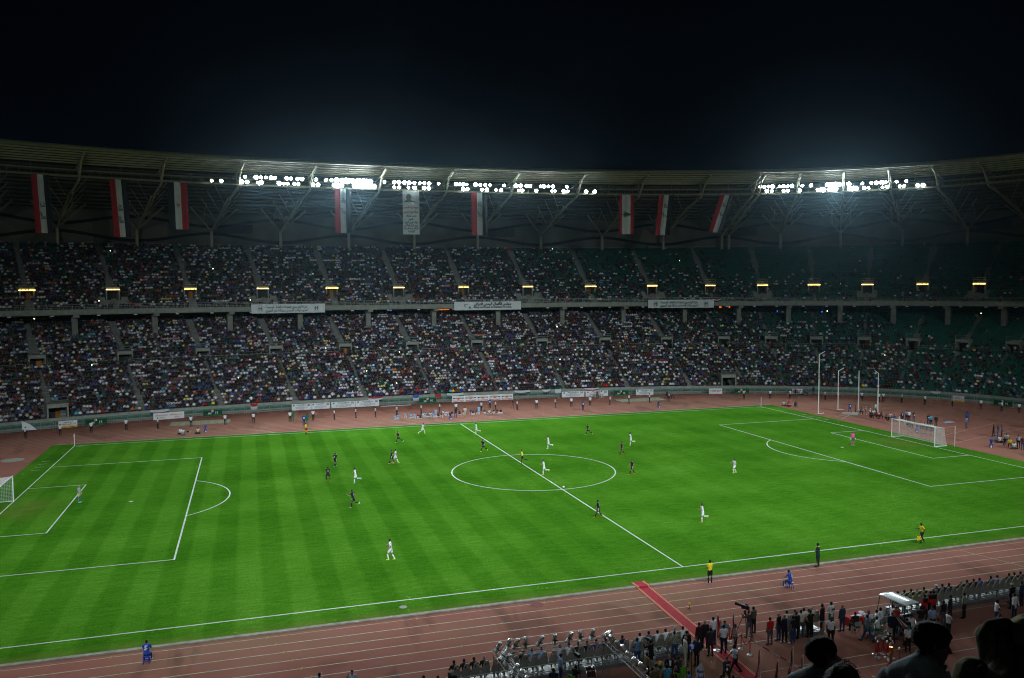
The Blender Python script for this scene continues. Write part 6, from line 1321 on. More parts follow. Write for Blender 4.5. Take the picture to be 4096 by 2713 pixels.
(4.96, -50.71, 200, 'stand', 'short', 'white', 'black', 'white', 'black', 'black', 'tan', 0.9, 'boy in green cap carrying a flag over his shoulder', 'greencap sash', ''),
(8.12, -49.18, 190, 'stand', 'short', 'lightblue', 'black', 'white', 'black', 'black', 'tan', 1.0, 'person in light blue shirt right of the cart', '', ''),
(7.44, -49.06, 10, 'stand', 'short', 'black', 'greypants', 'white', 'black', 'black', 'tan', 1.05, 'broad person in black t shirt right of the cart roof', '', ''),
(9.25, -47.44, 350, 'stand', 'long', 'redblack', 'black', 'white', 'black', 'black', 'tan', 1.0, 'person in red and black tracksuit, left of three', 'tracksuit', 'three people in red and black tracksuits'),
(9.99, -47.13, 355, 'stand', 'long', 'redblack', 'black', 'white', 'black', 'black', 'tan', 1.0, 'person in red and black tracksuit, middle of three', 'tracksuit', 'three people in red and black tracksuits'),
(10.21, -47.13, 0, 'stand', 'long', 'redblack', 'black', 'white', 'black', 'black', 'tan', 1.0, 'person in red and black tracksuit, right of three', 'tracksuit', 'three people in red and black tracksuits'),
(9.59, -48.56, 350, 'stand', 'short', 'black', 'greypants', 'white', 'black', 'black', 'tan', 1.0, 'person in black t shirt and grey trousers behind the right dugout', '', ''),
(10.62, -48.04, 330, 'stand', 'long', 'charcoal', 'charcoal', 'white', 'black', 'black', 'tan', 1.0, 'person in dark grey suit behind the right dugout', '', ''),
(11.8, -47.95, 330, 'stand', 'short', 'sagecheck', 'dark', 'white', 'black', 'black', 'tan', 1.0, 'person in beige checked shirt behind the right dugout', '', ''),
(8.53, -50.0, 100, 'crossed', 'short', 'white', 'black', 'white', 'black', 'black', 'tan', 1.0, 'person in white shirt with red side stripe above the profile head', '', ''),
(12.65, -49.54, 120, 'crossed', 'short', 'white', 'navy', 'white', 'black', 'black', 'tan', 1.0, 'person in white t shirt at the far right behind the dugout', '', ''),
(14.49, -49.12, 350, 'hands_back', 'long', 'white', 'navystripe', 'white', 'black', 'black', 'tan', 1.03, 'person in white sweater and navy trousers, hands behind the back', '', ''),
(15.92, -47.71, 350, 'stand', 'long', 'navyblack', 'black', 'white', 'black', 'black', 'tan', 1.0, 'person in dark clothes and beige cap behind the right dugout', 'beigecap', ''),
(16.85, -47.57, 340, 'stand', 'long', 'slatedark', 'navy', 'white', 'black', 'black', 'tan', 1.0, 'person in dark slate jacket at the right edge behind the dugout', '', ''),
(11.89, -50.55, 280, 'sit_stool', 'short', 'royal', 'dark', 'white', 'black', 'black', 'tan', 1.0, 'person in royal blue shirt with white collar above the olive uniform', 'chairgreen', ''),
(-25.59, -46.65, 190, 'arm_head', 'short', 'paleblue', 'dark', 'white', 'black', 'black', 'tan', 1.0, 'person in pale blue shirt raising a hand to the head at the bottom edge', '', ''),
(-27.18, -46.45, 30, 'stand', 'short', 'lightblue', 'dark', 'white', 'black', 'black', 'tan', 1.0, 'person in light blue shirt at the bottom edge left of centre', '', ''),
(-20.83, -48.31, 20, 'stand', 'long', 'black', 'black', 'white', 'black', 'greyhair', 'tan', 1.0, 'grey haired person in black at the left end of the dugout', '', ''),
(-22.31, -48.42, 0, 'stand', 'short', 'dark', 'dark', 'white', 'black', 'black', 'tan', 1.0, 'dark haired person at the bottom edge left of the dugout', '', ''),
(-21.65, -48.68, 10, 'stand', 'short', 'lightblue', 'dark', 'white', 'black', 'black', 'tan', 1.0, 'dark haired person in light blue at the left end of the dugout', '', '')
]

for P_ in PEOPLE: person(*P_)
link('football', BALL, None, loc=(.33, -8.57, .15), label='white football lying inside the centre circle by the halfway line', cat='ball')
# ------------------------------------------------------------------ goals, corner flags, throwing cage poles
def goal(x, s, lab):
    r = empty('goal', (x, 0, .04), label=lab, cat='goal')
    for y in (-3.72, 3.72): b = MB(); b.tube((0,y,0),(0,y,2.5),.06,n=10); b.build('post', M['white_paint'], r)
    b = MB(); b.tube((0,-3.78,2.5),(0,3.78,2.5),.06,n=10); b.build('crossbar', M['white_paint'], r)
    b = MB()
    for y in (-3.72,3.72): b.tube((s*.1,y,.04),(s*2.0,y,.04),.035,n=6)
    b.tube((s*2.0,-3.72,.04),(s*2.0,3.72,.04),.04,n=6); b.build('base_frame', M['white_paint'], r)
    b = MB(); g = .14; rad = .0062 if s > 0 else .006
    def prof(t): return (s*(1.55*min(t*2.2,1)**.9 if t < .45 else 1.55+.45*((t-.45)/.55)**1.6), 2.48-.15*min(t*2.2,1) if t < .45 else 2.33*(1-((t-.45)/.55)))
    n = 30; ny = 53
    P = [[(prof(k/n)[0], -3.7+7.4*j/ny, prof(k/n)[1]+.03-.08*math.sin(math.pi*j/ny)*(k/n < .5)) for j in range(ny+1)] for k in range(n+1)]
    for k in range(n+1):
        for j in range(0, ny): b.tube(P[k][j], P[k][j+1], rad, n=3, cap=False) if k % 1 == 0 else None
    for j in range(ny+1):
        for k in range(n): b.tube(P[k][j], P[k+1][j], rad, n=3, cap=False)
    b.build('back_net', M['net'], r)
    for y in (-3.7, 3.7):
        b = MB()
        for q in range(1, 18):
            z = 2.45*q/18; xs = 1.55+.45*((2.33-z)/2.33)**1.6 if z < 2.33 else 1.5; b.tube((0,y,z),(s*xs,y,z),rad,n=3,cap=False)
        for q in range(1, 14):
            xx = 2.0*q/14; zt = 2.4 if xx < 1.55 else 2.33*(1-((xx-1.55)/.45)**.6); b.tube((s*xx,y,.03),(s*xx,y,max(zt,.1)),rad,n=3,cap=False)
        b.build('side_net', M['net'], r)
    for yy, h in ((-4.35,2.65),(5.2,2.45)): b = MB(); b.tube((s*2.6,yy,0),(s*2.6,yy,h),.035,n=6); b.tube((s*1.6,yy*.85,2.4),(s*2.6,yy,h-.03),.008,n=3); b.build('net_support', M['white_paint'], r)
    return r
goal(52.5, 1, 'white football goal with its net in front of the right end of the stand')
goal(-52.5, -1, 'white football goal cut by the left picture edge')
for x, y, lab in ((-52.5,34,'tall white corner flag post at the far left corner'),(52.5,34,'tall white corner flag post at the far right corner'),(52.5,-34,'corner flag post at the near right corner, outside the picture'),(-52.5,-34,'corner flag post at the near left corner, outside the picture')):
    r = empty('corner_flag', (x, y, .04), label=lab, cat='corner flag', group='corner flag posts'); b = MB(); b.tube((0,0,0),(0,0,1.62),.045,n=8); b.build('post', M['white_paint'], r)
    b = MB(); b.add([(0,-.05,1.55),(-.1,-.06,1.4),(-.08,-.07,1.15),(0,-.05,1.2)], [(0,1,2,3)]); b.build('cloth', M['flag_white'], r)
for k, (x, y, h, dx, wd) in enumerate(((56.8,24.6,10.0,1,'tallest white cage pole with a bent top, left of four'),(62.3,26.8,6.95,1,'second white cage pole from the left'),(65.2,25.4,7.05,0,'third white cage pole from the left, without an arm'),(65.5,21.3,7.0,-1,'rightmost white cage pole with its arm to the left'))):
    r = empty('cage_pole', (x, y, 0), label=wd, cat='pole', group='throwing cage poles'); b = MB(); b.tube((0,0,0),(0,0,h*.55),.085,n=8); b.tube((0,0,h*.55),(0,0,h-.5),.065,n=8); b.build('mast', M['white_paint'], r)
    b = MB(); b.tube((0,0,h-.5),(dx*.9,-.2,h),.06,n=6); b.build('arm', M['white_paint'], r) if dx else None
    b = MB(); b.box((.45,-.1,.04),(1.1,.12,.06)); b.box((0,0,.03),(.3,.3,.05)); b.build('foot', M['white_paint'], r)
b = MB(); pts = [(56.9+.5*q, 24.7+.2*q, 1.55+.6*((q-5.5)/5.5)**2-.1) for q in range(12)]; b.path(pts, .022, 4); b.build('barrier_tape', M['red_rope'], label='red tape slung between the two left cage poles', cat='tape')
b = MB(); b.add([(-1,-.3,.05),(1,-.25,.06),(1.1,.3,.1),(.2,.4,.18),(-.8,.35,.09)], [(0,1,2,3,4)]); b.build('cloth_heap', cloth('lightblue'), loc=(69.0,10.5,0), label='pale blue cloth heap on the track beside the one in grey suit', cat='cloth')
# ------------------------------------------------------------------ near side: red carpet
def carpet_pt(t, u): # t along 0..1 from the turf, u across -1..1
    y = -35.75-20*t; xc = -4.55-.9*t+.12*math.sin(t*9)*.0; hw = .54; return (xc+u*hw, y, (.135 if t < .05 else .02))
b = MB(); n = 60
zf = lambda y: .05 if y > -36.42 else (.10 if y > -36.82 else .018)
bands = [(-1,-.88,0),(-.88,-.81,1),(-.81,-.72,0),(-.72,-.65,1),(-.65,.65,0),(.65,.72,1),(.72,.81,0),(.81,.88,1),(.88,1,0)]
ys = [-35.75,-36.3,-36.42,-36.44,-36.8,-36.86]+[-36.9-19*i/24 for i in range(25)]
for a, c in zip(ys[:-1], ys[1:]):
    ta, tc = (-35.75-a)/20, (-35.75-c)/20; za, zc = [.052 if q > -36.35 else .098 if q > -36.83 else .02 for q in (a, c)]
    for u0, u1, m in bands:
        pa0, pa1, pc0, pc1 = carpet_pt(ta,u0), carpet_pt(ta,u1), carpet_pt(tc,u0), carpet_pt(tc,u1)
        b.quad((*pc0[:2],zc),(*pc1[:2],zc),(*pa1[:2],za),(*pa0[:2],za), m)
b.build('red_carpet', [mat('carpet_red', (.36,.012,.025), .9, noise=.18, scale=2.5), mat('carpet_gold', (.62,.42,.2), .9)], label='long red carpet with gold double stripes running from the turf to the near stand', cat='carpet')
# ------------------------------------------------------------------ dugouts
cb = MB()
outl = [(-.235,.42),(-.245,.62),(-.235,.85),(-.19,.95),(-.155,1.12),(-.10,1.19),(0,1.215),(.10,1.19),(.155,1.12),(.19,.95),(.235,.85),(.245,.62),(.235,.42)]
lean = lambda z: -.20-(z-.42)*.22
def tri_plate(b, out, holes, th=.06):
    # shell with two head-rest openings: strips of quads on a small grid
    nx, nz = 22, 26; zs = [.42+(1.215-.42)*j/nz for j in range(nz+1)]
    def half(z): return float(np.interp(z, [.42,.60,.76,.92,1.10,1.19,1.225], [.235,.245,.225,.17,.125,.09,.03]))
    g = {}
    for j, z in enumerate(zs):
        for i in range(nx+1): x = half(z)*(2*i/nx-1); g[(i,j)] = (x, lean(z)-.05*(1-(x/.25)**2), z)
    for j in range(nz):
        for i in range(nx):
            x = (g[(i,j)][0]+g[(i+1,j)][0])/2; z = (zs[j]+zs[j+1])/2
            if any(((x-hx)/.038)**2+((z-.99)/.085)**2 < 1 for hx in (-.07,.07)): continue
            q = [g[(i,j)],g[(i+1,j)],g[(i+1,j+1)],g[(i,j+1)]]; b.quad(*q); b.quad(*[(a,c+th,d) for a,c,d in (q[0],q[3],q[2],q[1])])
    for (j0, rng_) in ((0, range(nx)),(nz, range(nx))):
        for i in rng_: a, c = g[(i,j0)], g[(i+1,j0)]; b.quad(a,c,(c[0],c[1]+th,c[2]),(a[0],a[1]+th,a[2]))
    for j in range(nz):
        for i in (0,nx): a, c = g[(i,j)], g[(i,j+1)]; b.quad(a,c,(c[0],c[1]+th,c[2]),(a[0],a[1]+th,a[2]))
tri_plate(cb, None, None); BACK = cb.mesh('backrest', M['dug_seat'], smooth=False)
cb = MB(); cb.box((0,.03,.40),(.44,.46,.09)); 
for sx in (-1,1): cb.box((sx*.22,.03,.45),(.05,.44,.10))
CUSH = cb.mesh('seat', M['dug_seat']); cb = MB(); cb.tube((0,.02,.36),(0,.02,.12),.05,n=8); cb.box((0,.02,.1),(.3,.4,.03)); PED = cb.mesh('pedestal', M['galvanised'])
def dugout(x0, y0, x1, y1, nseat, lab, nm):
    ang = math.atan2(y1-y0, x1-x0); L = math.hypot(x1-x0, y1-y0)
    r = empty('dugout_platform', (x0, y0, 0), ang, label=f'long low grey platform with rail and panels under the {lab} row of bucket seats', cat='platform')
    b = MB(); b.box((L/2,.15,.14),(L,1.5,.05)); b.build('deck', M['glass_panel'], r)
    k = max(1, int(round(L/1.55))); w = L/k; pm = MB(); pm.box((0,0,.1),(w-.03,.03,.24)); pme_ = pm.mesh('panel', M['glass_panel'])
    for i in range(k): link('panel', pme_, r, loc=(w*(i+.5), -.62, 0))
    tm = MB(); tm.box((0,0,.33),(w-.03,.02,.20)); 
    for i in range(k+1): b = MB(); b.box((w*i,-.56,.38),(.06,.06,.72)); b.build('post', M['galvanised'], r)
    b = MB(); b.tube((0,-.56,.74),(L,-.56,.74),.03,n=6); b.build('rail', M['galvanised'], r)
    b = MB(); b.tube((0,-.30,.22),(L,-.30,.22),.03,n=6); 
    for i in range(k*3): b.tube((L*(i+.5)/(k*3),-.3,.2),(L*(i+.5)/(k*3)+.12,-.55,.2),.02,n=4)
    b.build('under_frame', M['galvanised'], r)
    for i in range(nseat):
        t = (i+.5)*L/nseat; X, Y = x0+math.cos(ang)*t, y0+math.sin(ang)*t
        c = empty('bucket_seat', (X, Y, .16), ang, label=f'grey bucket seat with two headrest holes, {ORDN[i]} from the left in the {lab} dugout', cat='seat', group=f'bucket seats of the {lab} dugout')
        link('backrest', BACK, c); link('seat', CUSH, c); link('pedestal', PED, c)
    return [(x0+math.cos(ang)*(i+.5)*L/nseat, y0+math.sin(ang)*(i+.5)*L/nseat) for i in range(nseat)], math.degrees(ang)
SEATN = {}
for nm, a in (('left',(-20.6,-46.78,-6.7,-46.62,26)),('middle',(-.3,-46.55,2.1,-46.5,4)),('right',(8.3,-46.05,20.9,-45.55,24))):
    SEATN[nm] = dugout(*a[:4], a[4], nm, nm)
wear = {'left': ['black','black','black','black',None,'black','grey','charcoal','lightblue','lightblue',None,'paleblue','white','charcoal','navy','violet','navyblack','maroonblack','navy',None,'white','violetcheck','white','white','white','white'],
        'middle': ['cream','grey','cream','cream'], 'right': ['blackv','greyv','blackv','greyv','blackv',None,'capw','navy','navy',None,'darkv','navy','navyblack','blue',None,'navy','lightblue',None,'darkgreen','blackv','navy','grey','navy',None]}
for nm, lst in wear.items():
    P_, an = SEATN[nm]
    for i, w in enumerate(lst):
        if not w: continue
        x, y = P_[i]; vest = w.endswith('v'); t = {'blackv':'black','greyv':'charcoal','darkv':'navyblack','capw':'navy'}.get(w, w)
        hair = 'greyhair' if i % 7 == 3 else 'black'; 
        o = person(x, y-.02, random.uniform(-14,14), 'sit_stool', 'short' if w in ('white','lightblue','cream') else 'long', t, 'dark', 'white', 'black', hair, 'tan', .98, f'person in {words.get(t, t)}{" and yellow vest" if vest else ""}, {ORDN[i]} seat from the left in the {nm} dugout', 'collar_v' if vest else 'cap' if w == 'capw' else '', f'people sitting in the {nm} dugout', z=.14)
        if vest: b = MB(); b.box((0,-.02,.86),(.34,.22,.1)); b.build('vest', cloth('neon'), o)
# ------------------------------------------------------------------ lighting rig with chrome par cans
M['truss_metal'] = mat('truss_metal', (.22,.24,.23), .4, metal=.5)
rig = empty('lighting_rig', (0,0,0), label='grey box truss lighting frame on lattice legs at the bottom of the picture', cat='truss')
def truss(p, q, name, w=.24, n=10):
    p, q = Vector(p), Vector(q); d = (q-p).normalized(); side = d.cross(Vector((0,0,1))); side = side.normalized() if side.length > .1 else Vector((1,0,0)); up = side.cross(d)
    C = [(-1,-1),(1,-1),(0,1)] if abs(d.z) < .5 else [(-1,-1),(1,-1),(1,1),(-1,1)]; b = MB(); L = (q-p).length; k = int(L/.45)
    cs = [side*(a*w/2)+up*(c*w/2) for a, c in C]
    for c in cs: b.tube(p+c, q+c, .017, n=6)
    for i in range(k):
        for j in range(len(cs)): b.tube(p+d*(L*i/k)+cs[j], p+d*(L*(i+1)/k)+cs[(j+1)%len(cs)], .008, n=4, cap=False)
    b.build(name, M['truss_metal'], rig)
RA, RB, RC, RD = (-19.0,-49.95,3.0), (-13.35,-50.2,3.0), (-13.25,-55.2,3.0), (-18.85,-55.2,3.0)
truss(RA, RB, 'beam'); truss(RB, RC, 'beam'); truss(RA, RD, 'beam'); truss(RD, RC, 'beam')
for q in (RA, RB, RC, RD): truss((q[0],q[1],0), (q[0],q[1],2.9), 'leg', .26)
cbm = MB(); cbm.lathe([(.05,-.36),(.10,-.34),(.115,-.26),(.125,-.25),(.118,-.23),(.118,.22),(.14,.24),(.14,.28),(.11,.28)], n=16); CAN = cbm.mesh('shell', M['chrome'], smooth=True)
cy = MB(); cy.box((0,.17,0),(.3,.012,.04)); 
for sx in (-1,1): cy.box((sx*.155,.08,0),(.012,.2,.04))
cy.lathe([(.03,0),(.03,.1)], n=6, origin=(0,.17,0), axis=(0,1,0)); CYK = cy.mesh('bracket', M['black_plastic'])
gl = MB(); gl.lathe([(.118,.26),(.05,.265)], n=14); CGL = gl.mesh('lens', M['lamp_off'])
def lerp3(a, c, t): return tuple(a[i]+(c[i]-a[i])*t for i in range(3))
cans = [(RA,RB,t,tilt) for t, tilt in ((.10,40),(.17,35),(.255,10),(.39,38),(.52,15),(.66,32),(.76,5),(.87,25))] + [(RB,RC,t,tl) for t, tl in ((.02,95),(.10,-35),(.17,-45),(.30,-50),(.42,-35),(.55,-60),(.68,-70),(.8,-55))] + [(RA,RD,t,tl) for t, tl in ((.03,50),(.2,60),(.3,40),(.5,55),(.62,50),(.75,45))]
for i, (a, c, t, tl) in enumerate(cans):
    p = lerp3(a, c, t); side = 'front beam' if c is RB else 'right beam' if a is RB else 'left beam'
    kk = i if i < 8 else i-8 if i < 16 else i-16
    r = empty('stage_light', (p[0], p[1], p[2]+.33), label=f'chrome stage light on the {side} of the lighting rig, {ORDN[kk]} from {"the left" if i < 8 else "its far end"}', cat='stage light', group='chrome stage lights on the rig')
    r.rotation_euler = (math.radians(180+random.uniform(-12,12)), math.radians(tl*.75), 0); link('shell', CAN, r); link('bracket', CYK, r); link('lens', CGL, r); r.scale = (.88,)*3
b = MB()
for k in range(4): b.path([(-18.9+.06*k+.1*q*.3, -50.1-.7*q, 3.25-.05*q-.12*math.sin(q+k)) for q in range(8)], .016, 4)
b.build('cable_bundle', M['white_paint'], label='pale cables running along the left beam of the lighting rig', cat='cable')
# ------------------------------------------------------------------ bass drum, microphone pole, softbox, banner
r = empty('bass_drum', (-13.65,-48.75,0), math.radians(-14), label='dark wooden bass drum with chrome hoops below the left dugout', cat='drum')
b = MB(); b.lathe([(.40,-.24),(.40,.24)], n=28, origin=(0,0,.62), axis=(1,.15,0)); b.build('shell', M['drum_wood'], r, smooth=True)
for e in (-.25,.25): b = MB(); b.lathe([(.425,e-.02),(.43,e),(.425,e+.02)], n=28, origin=(0,0,.62), axis=(1,.15,0)); b.build('hoop', M['chrome'], r)
for k in range(8): a = k*math.pi/4; b = MB(); b.tube((-.24,math.cos(a)*.43-.036,.62+math.sin(a)*.43),(.24,math.cos(a)*.43+.036,.62+math.sin(a)*.43),.012,n=5); b.build('tension_rod', M['chrome'], r)
b = MB(); b.box((0,0,.1),(.4,.5,.2)); b.build('stand', M['black_plastic'], r)
r = empty('microphone_pole', (-9.55,-51.6,0), label='tall thin black boom pole in front of the seated one in royal blue', cat='pole'); b = MB(); b.tube((0,0,0),(0,0,2.6),.018,n=6); b.build('rod', M['black_plastic'], r); b = MB(); b.lathe([(.22,0),(.2,.03)], n=12); b.build('foot', M['black_plastic'], r)
r = empty('camera_light', (-8.12,-49.55,0), label='small blue and white lamp on a stand beside the one in cream', cat='lamp'); b = MB(); b.tube((0,0,0),(0,0,1.5),.02,n=6); b.build('stand', M['black_plastic'], r); b = MB(); b.box((0,0,1.62),(.26,.2,.22),.4); b.build('hood', M['ink_blue'], r); b = MB(); b.box((0,-.11,1.65),(.2,.02,.16),.4); b.build('diffuser', M['paper'], r)
r = empty('feather_banner', (-9.15,-52.35,0), 0, label='white slanted feather banner with blue script at the bottom edge', cat='banner'); b = MB(); b.tube((.28,0,0),(.05,0,2.15),.015,n=5); b.build('pole', M['galvanised'], r)
b = MB(); b.add([(-.34,0,1.9),(.06,0,2.2),(.38,0,.2),(-.2,0,.1)], [(0,1,2,3)]); b.add([(-.34,.01,1.9),(.06,.01,2.2),(.38,.01,.2),(-.2,.01,.1)], [(3,2,1,0)]); b.build('cloth', M['banner_white'], r)
for k, t in enumerate(('مدينة','البصرة','الرياضية','افتتاح','المدينة')): put_text(r, t, -.10+.05*k, 1.75-.3*k, .22, M['ink_blue'], .34, True, .008, y=-.02, rot=.15)
# ------------------------------------------------------------------ flags on poles, stanchions, ropes
flag_small((-5.16,-47.19,0), 2.9, 2.1, 'pole_flag', 'large red flag on a pole with chrome foot beside the red carpet', ('flag_red','flag_red','flag_red'), stand_=True, seed=1)
flag_small((-4.28,-47.62,0), .3, 2.25, 'pole_flag', 'red and white flag on a pole left of the checked shirt', ('flag_white','flag_red'), stand_=True, seed=2)
for k, (x, y, rz, cols, lab) in enumerate(((-5.63,-52.14,.2,('flag_white','flag_red'),'red and white flag on a pole at the bottom, leftmost of four'),(-5.61,-53.64,-.3,('flag_white','flag_black','flag_red'),'short red, white and black flag on a pole at the bottom, second of four'),(-4.07,-52.66,.1,('flag_white','flag_red','flag_black'),'red, white and black flag on a pole at the bottom, third of four'),(-4.17,-53.59,.35,('flag_red','flag_white','flag_green'),'flag of red and white with green script on a pole, rightmost of four'))):
    flag_small((x,y,0), rz, 2.3, 'pole_flag', lab, cols, stand_=True, seed=k+3)
SM = MB(); SM.lathe([(.17,0),(.165,.02),(.06,.05),(.028,.08)], n=16); FOOT = SM.mesh('foot', M['chrome'], smooth=True)
SM = MB(); SM.tube((0,0,.06),(0,0,.86),.024,n=8); COLM = SM.mesh('column', M['red_rope']); SM = MB(); SM.lathe([(.03,.84),(.055,.86),(.06,.9),(.04,.92),(.03,.94),(.045,.96),(.03,.99)], n=10); HEADM = SM.mesh('finial', M['chrome'], smooth=True)
def stanchion(x, y, lab, chromecol=False):
    r = empty('rope_stanchion', (x,y,0), label=lab, cat='stanchion', group='red rope stanchions'); link('foot', FOOT, r); link('column', COLM, r); link('finial', HEADM, r); return r
ln = [(-3.80,-45.3),(-3.77,-46.3),(-3.71,-47.4),(-3.68,-48.24)]
for k, (x, y) in enumerate(ln): stanchion(x, y, f'chrome topped red stanchion right of the carpet, {ORDN[k]} counted from the pitch')
def rope(a, c, dip, name, m, lab, cat='rope', r=.022):
    b = MB(); b.path([tuple(a[i]+(c[i]-a[i])*t/12 - (dip*math.sin(math.pi*t/12) if i == 2 else 0) for i in range(3)) for t in range(13)], r, 6); b.build(name, m, label=lab, cat=cat)
for k in range(3): rope((*ln[k],.86), (*ln[k+1],.86), .42, 'velvet_rope', M['red_rope'], f'red velvet rope sagging right of the carpet, {ORDN[k]} counted from the pitch')
cl = [(3.07,-50.35),(2.89,-50.73),(3.47,-50.48),(3.33,-50.92),(3.78,-50.67),(3.6,-51.05),(3.27,-51.25),(3.32,-51.86)]
for k, (x, y) in enumerate(cl): stanchion(x, y, f'stanchion standing in the cluster left of the large profile head, {ORDN[k]} from the back')
for k in range(0, 6): rope((*cl[k],.85), (cl[k+1][0],cl[k+1][1],.85), .62, 'velvet_rope', M['red_rope'], f'red rope hanging in a loop in the stanchion cluster, {ORDN[k]} from the back', r=.028)
b = MB(); b.lathe([(.14,0),(.14,.05),(.07,.1),(.08,.5),(.1,.6),(.07,.65),(.09,.9),(.11,.95)], n=12); b.build('gold_stand', M['gold_metal'], loc=(3.0,-51.6,0), label='ornate gold stand among the red rope stanchions', cat='stand')
b = MB(); b.path([(2.6+.25*q*(1 if q % 2 else .9), -51.75-.15*math.sin(q*2.0), .03) for q in range(9)], .025, 5); b.build('rope_coil', M['red_rope'], label='red rope lying loosely on the track by the gold stand', cat='rope')
b = MB(); A, C = Vector((-3.7,-48.24,.93)), Vector((-2.9,-54.0,1.0)); n = 22
for i in range(n): p = A.lerp(C, i/n); q = A.lerp(C, (i+1)/n); s = .1*math.sin(math.pi*i/n); s2 = .1*math.sin(math.pi*(i+1)/n); b.add([p-Vector((0,0,s+.035)), q-Vector((0,0,s2+.035)), q-Vector((0,0,s2-.035)), p-Vector((0,0,s-.035))], [(0,1,2,3)], 0 if i % 5 in (0,4) else 1)
b.build('barrier_tape', [M['flag_red'], M['flag_white']], label='red and white plastic tape stretched from the last stanchion to the right', cat='tape')
# ------------------------------------------------------------------ television camera, small yellow microphone, table, cart
r = empty('television_camera', (-2.4,-45.75,0), math.radians(30), label='black television camera on a tripod behind the middle of the track', cat='camera')
b = MB(); 
for a in (0.3,2.4,4.5): b.tube((0,0,1.35),(math.cos(a)*.62,math.sin(a)*.62,0),.022,n=6)
b.lathe([(.07,1.3),(.09,1.42),(.05,1.5)], n=10); b.build('tripod', M['black_plastic'], r)
b = MB(); b.box((0,-.02,1.68),(.17,.46,.24)); b.box((0,-.12,1.86),(.1,.16,.08)); b.build('camera_body', M['black_plastic'], r)
b = MB(); b.lathe([(.07,.2),(.08,.3),(.09,.52),(.1,.62)], n=12, origin=(0,0,1.7), axis=(0,1,.08)); b.build('camera_lens', M['black_plastic'], r)
b = MB(); b.tube((.05,-.2,1.55),(.1,-.6,1.35),.015,n=5); b.build('pan_bar', M['black_plastic'], r)
for (x, y, h, lab) in ((-9.75,-47.9,1.62,'black video camera on a pole behind the dugout seats'),(-14.0,-48.0,1.4,'dark video camera on a stand by the left dugout'),(12.0,45.6,1.35,'dark camera tripod beside the operator on the far track')):
    r = empty('video_camera', (x,y,0), .3, label=lab, cat='camera'); b = MB()
    for a in (0.3,2.4,4.5): b.tube((0,0,h-.25),(math.cos(a)*.35,math.sin(a)*.35,0),.016,n=5)
    b.build('tripod', M['black_plastic'], r); b = MB(); b.box((0,0,h-.05),(.14,.34,.18)); b.lathe([(.05,.15),(.06,.28)], n=8, origin=(0,0,h-.05), axis=(0,1,0)); b.build('camera_body', M['black_plastic'], r)
r = empty('pitch_microphone', (-3.6,-41.3,0), label='small yellow foam microphone on a short stand right of the carpet', cat='microphone'); b = MB(); b.tube((0,0,.05),(0,0,.32),.02,n=6)
for a in (0,2.1,4.2): b.tube((0,0,.1),(math.cos(a)*.14,math.sin(a)*.14,0),.014,n=4)
b.build('stand', M['black_plastic'], r); b = MB(); b.lathe([(.03,.30),(.075,.35),(.08,.42),(.04,.48)], n=10); b.build('windshield', mat('foam_yellow', (.75,.55,.02), .9), r)
r = empty('table', (4.55,-46.95,0), math.radians(12), label='table under a red cloth with white papers left of the cart', cat='table')
b = MB(); b.box((0,0,.74),(1.5,.75,.05)); b.build('table_top', M['wood'], r); b = MB(); b.box((0,0,.775),(1.56,.8,.012)); b.box((0,-.405,.52),(1.56,.012,.5)); b.box((-.785,0,.52),(.012,.8,.5)); b.build('cloth', M['cloth_red'], r)
for sx in (-1,1):
    for sy in (-1,1): b = MB(); b.tube((sx*.68,sy*.32,0),(sx*.68,sy*.32,.72),.02,n=6); b.build('leg', M['galvanised'], r)
for k, (x, y, a) in enumerate(((.1,-.15,.2),(.45,-.05,-.3),(-.3,-.2,.1),(.5,.15,.5))): b = MB(); b.box((0,0,0),(.34,.26,.012)); b.build('paper', M['paper'], loc=(4.55+x, -46.95+y, .80+.014*k), rz=a, label=f'white paper sheet on the red table, {ORDN[k]} from the top of the pile', cat='paper')
r = empty('golf_cart', (6.75,-47.95,0), math.radians(6), label='white golf cart with a long white roof among the helpers behind the right dugout', cat='cart')
b = MB(); n = 8
for j in range(2):
    z0 = 1.90-.0*j
for i in range(n):
    x0 = -.56+1.12*i/n; x1 = -.56+1.12*(i+1)/n; f = lambda x: 1.93+.05*(1-(x/.56)**2)
    for (a, c) in ((-.98,-.7),(-.7,.7),(.7,.98)):
        g = lambda y: -.05 if abs(y) > .9 else 0
        b.quad((x0,a,f(x0)+g(a)),(x1,a,f(x1)+g(a)),(x1,c,f(x1)+g(c)),(x0,c,f(x0)+g(c)))
b.quad((-.56,-.98,1.87),(-.56,.98,1.87),(.56,.98,1.87),(.56,-.98,1.87)); b.quad((-.56,-.98,1.87),(.56,-.98,1.87),(.56,-.98,1.91),(-.56,-.98,1.91)); b.quad((-.56,-.98,1.88),(-.56,-.98,1.93),(-.56,.98,1.93),(-.56,.98,1.88)); b.quad((.56,-.98,1.88),(.56,.98,1.88),(.56,.98,1.93),(.56,-.98,1.93))
b.build('roof', M['cart_white'], r, smooth=False)
for sx in (-1,1):
    for (y0, y1) in ((.9,1.15),(-.2,-.25),(-.9,-.95)): b = MB(); b.tube((sx*.5,y0,1.88),(sx*.52,y1,.55),.02,n=6); b.build('roof_post', M['black_plastic'], r)
b = MB(); b.box((0,-.1,.42),(1.1,2.3,.22)); b.box((0,1.05,.62),(1.0,.5,.3),0,0,-.5); b.build('body', M['cart_white'], r)
b = MB(); b.box((0,-.25,.68),(1.0,.45,.16)); b.box((0,-.5,.92),(1.0,.12,.4)); b.build('bench', M['black_plastic'], r); b = MB(); b.box((0,-1.05,.75),(1.0,.6,.12)); b.build('cargo_deck', mat('cargo_red', (.4,.1,.08), .4), r)
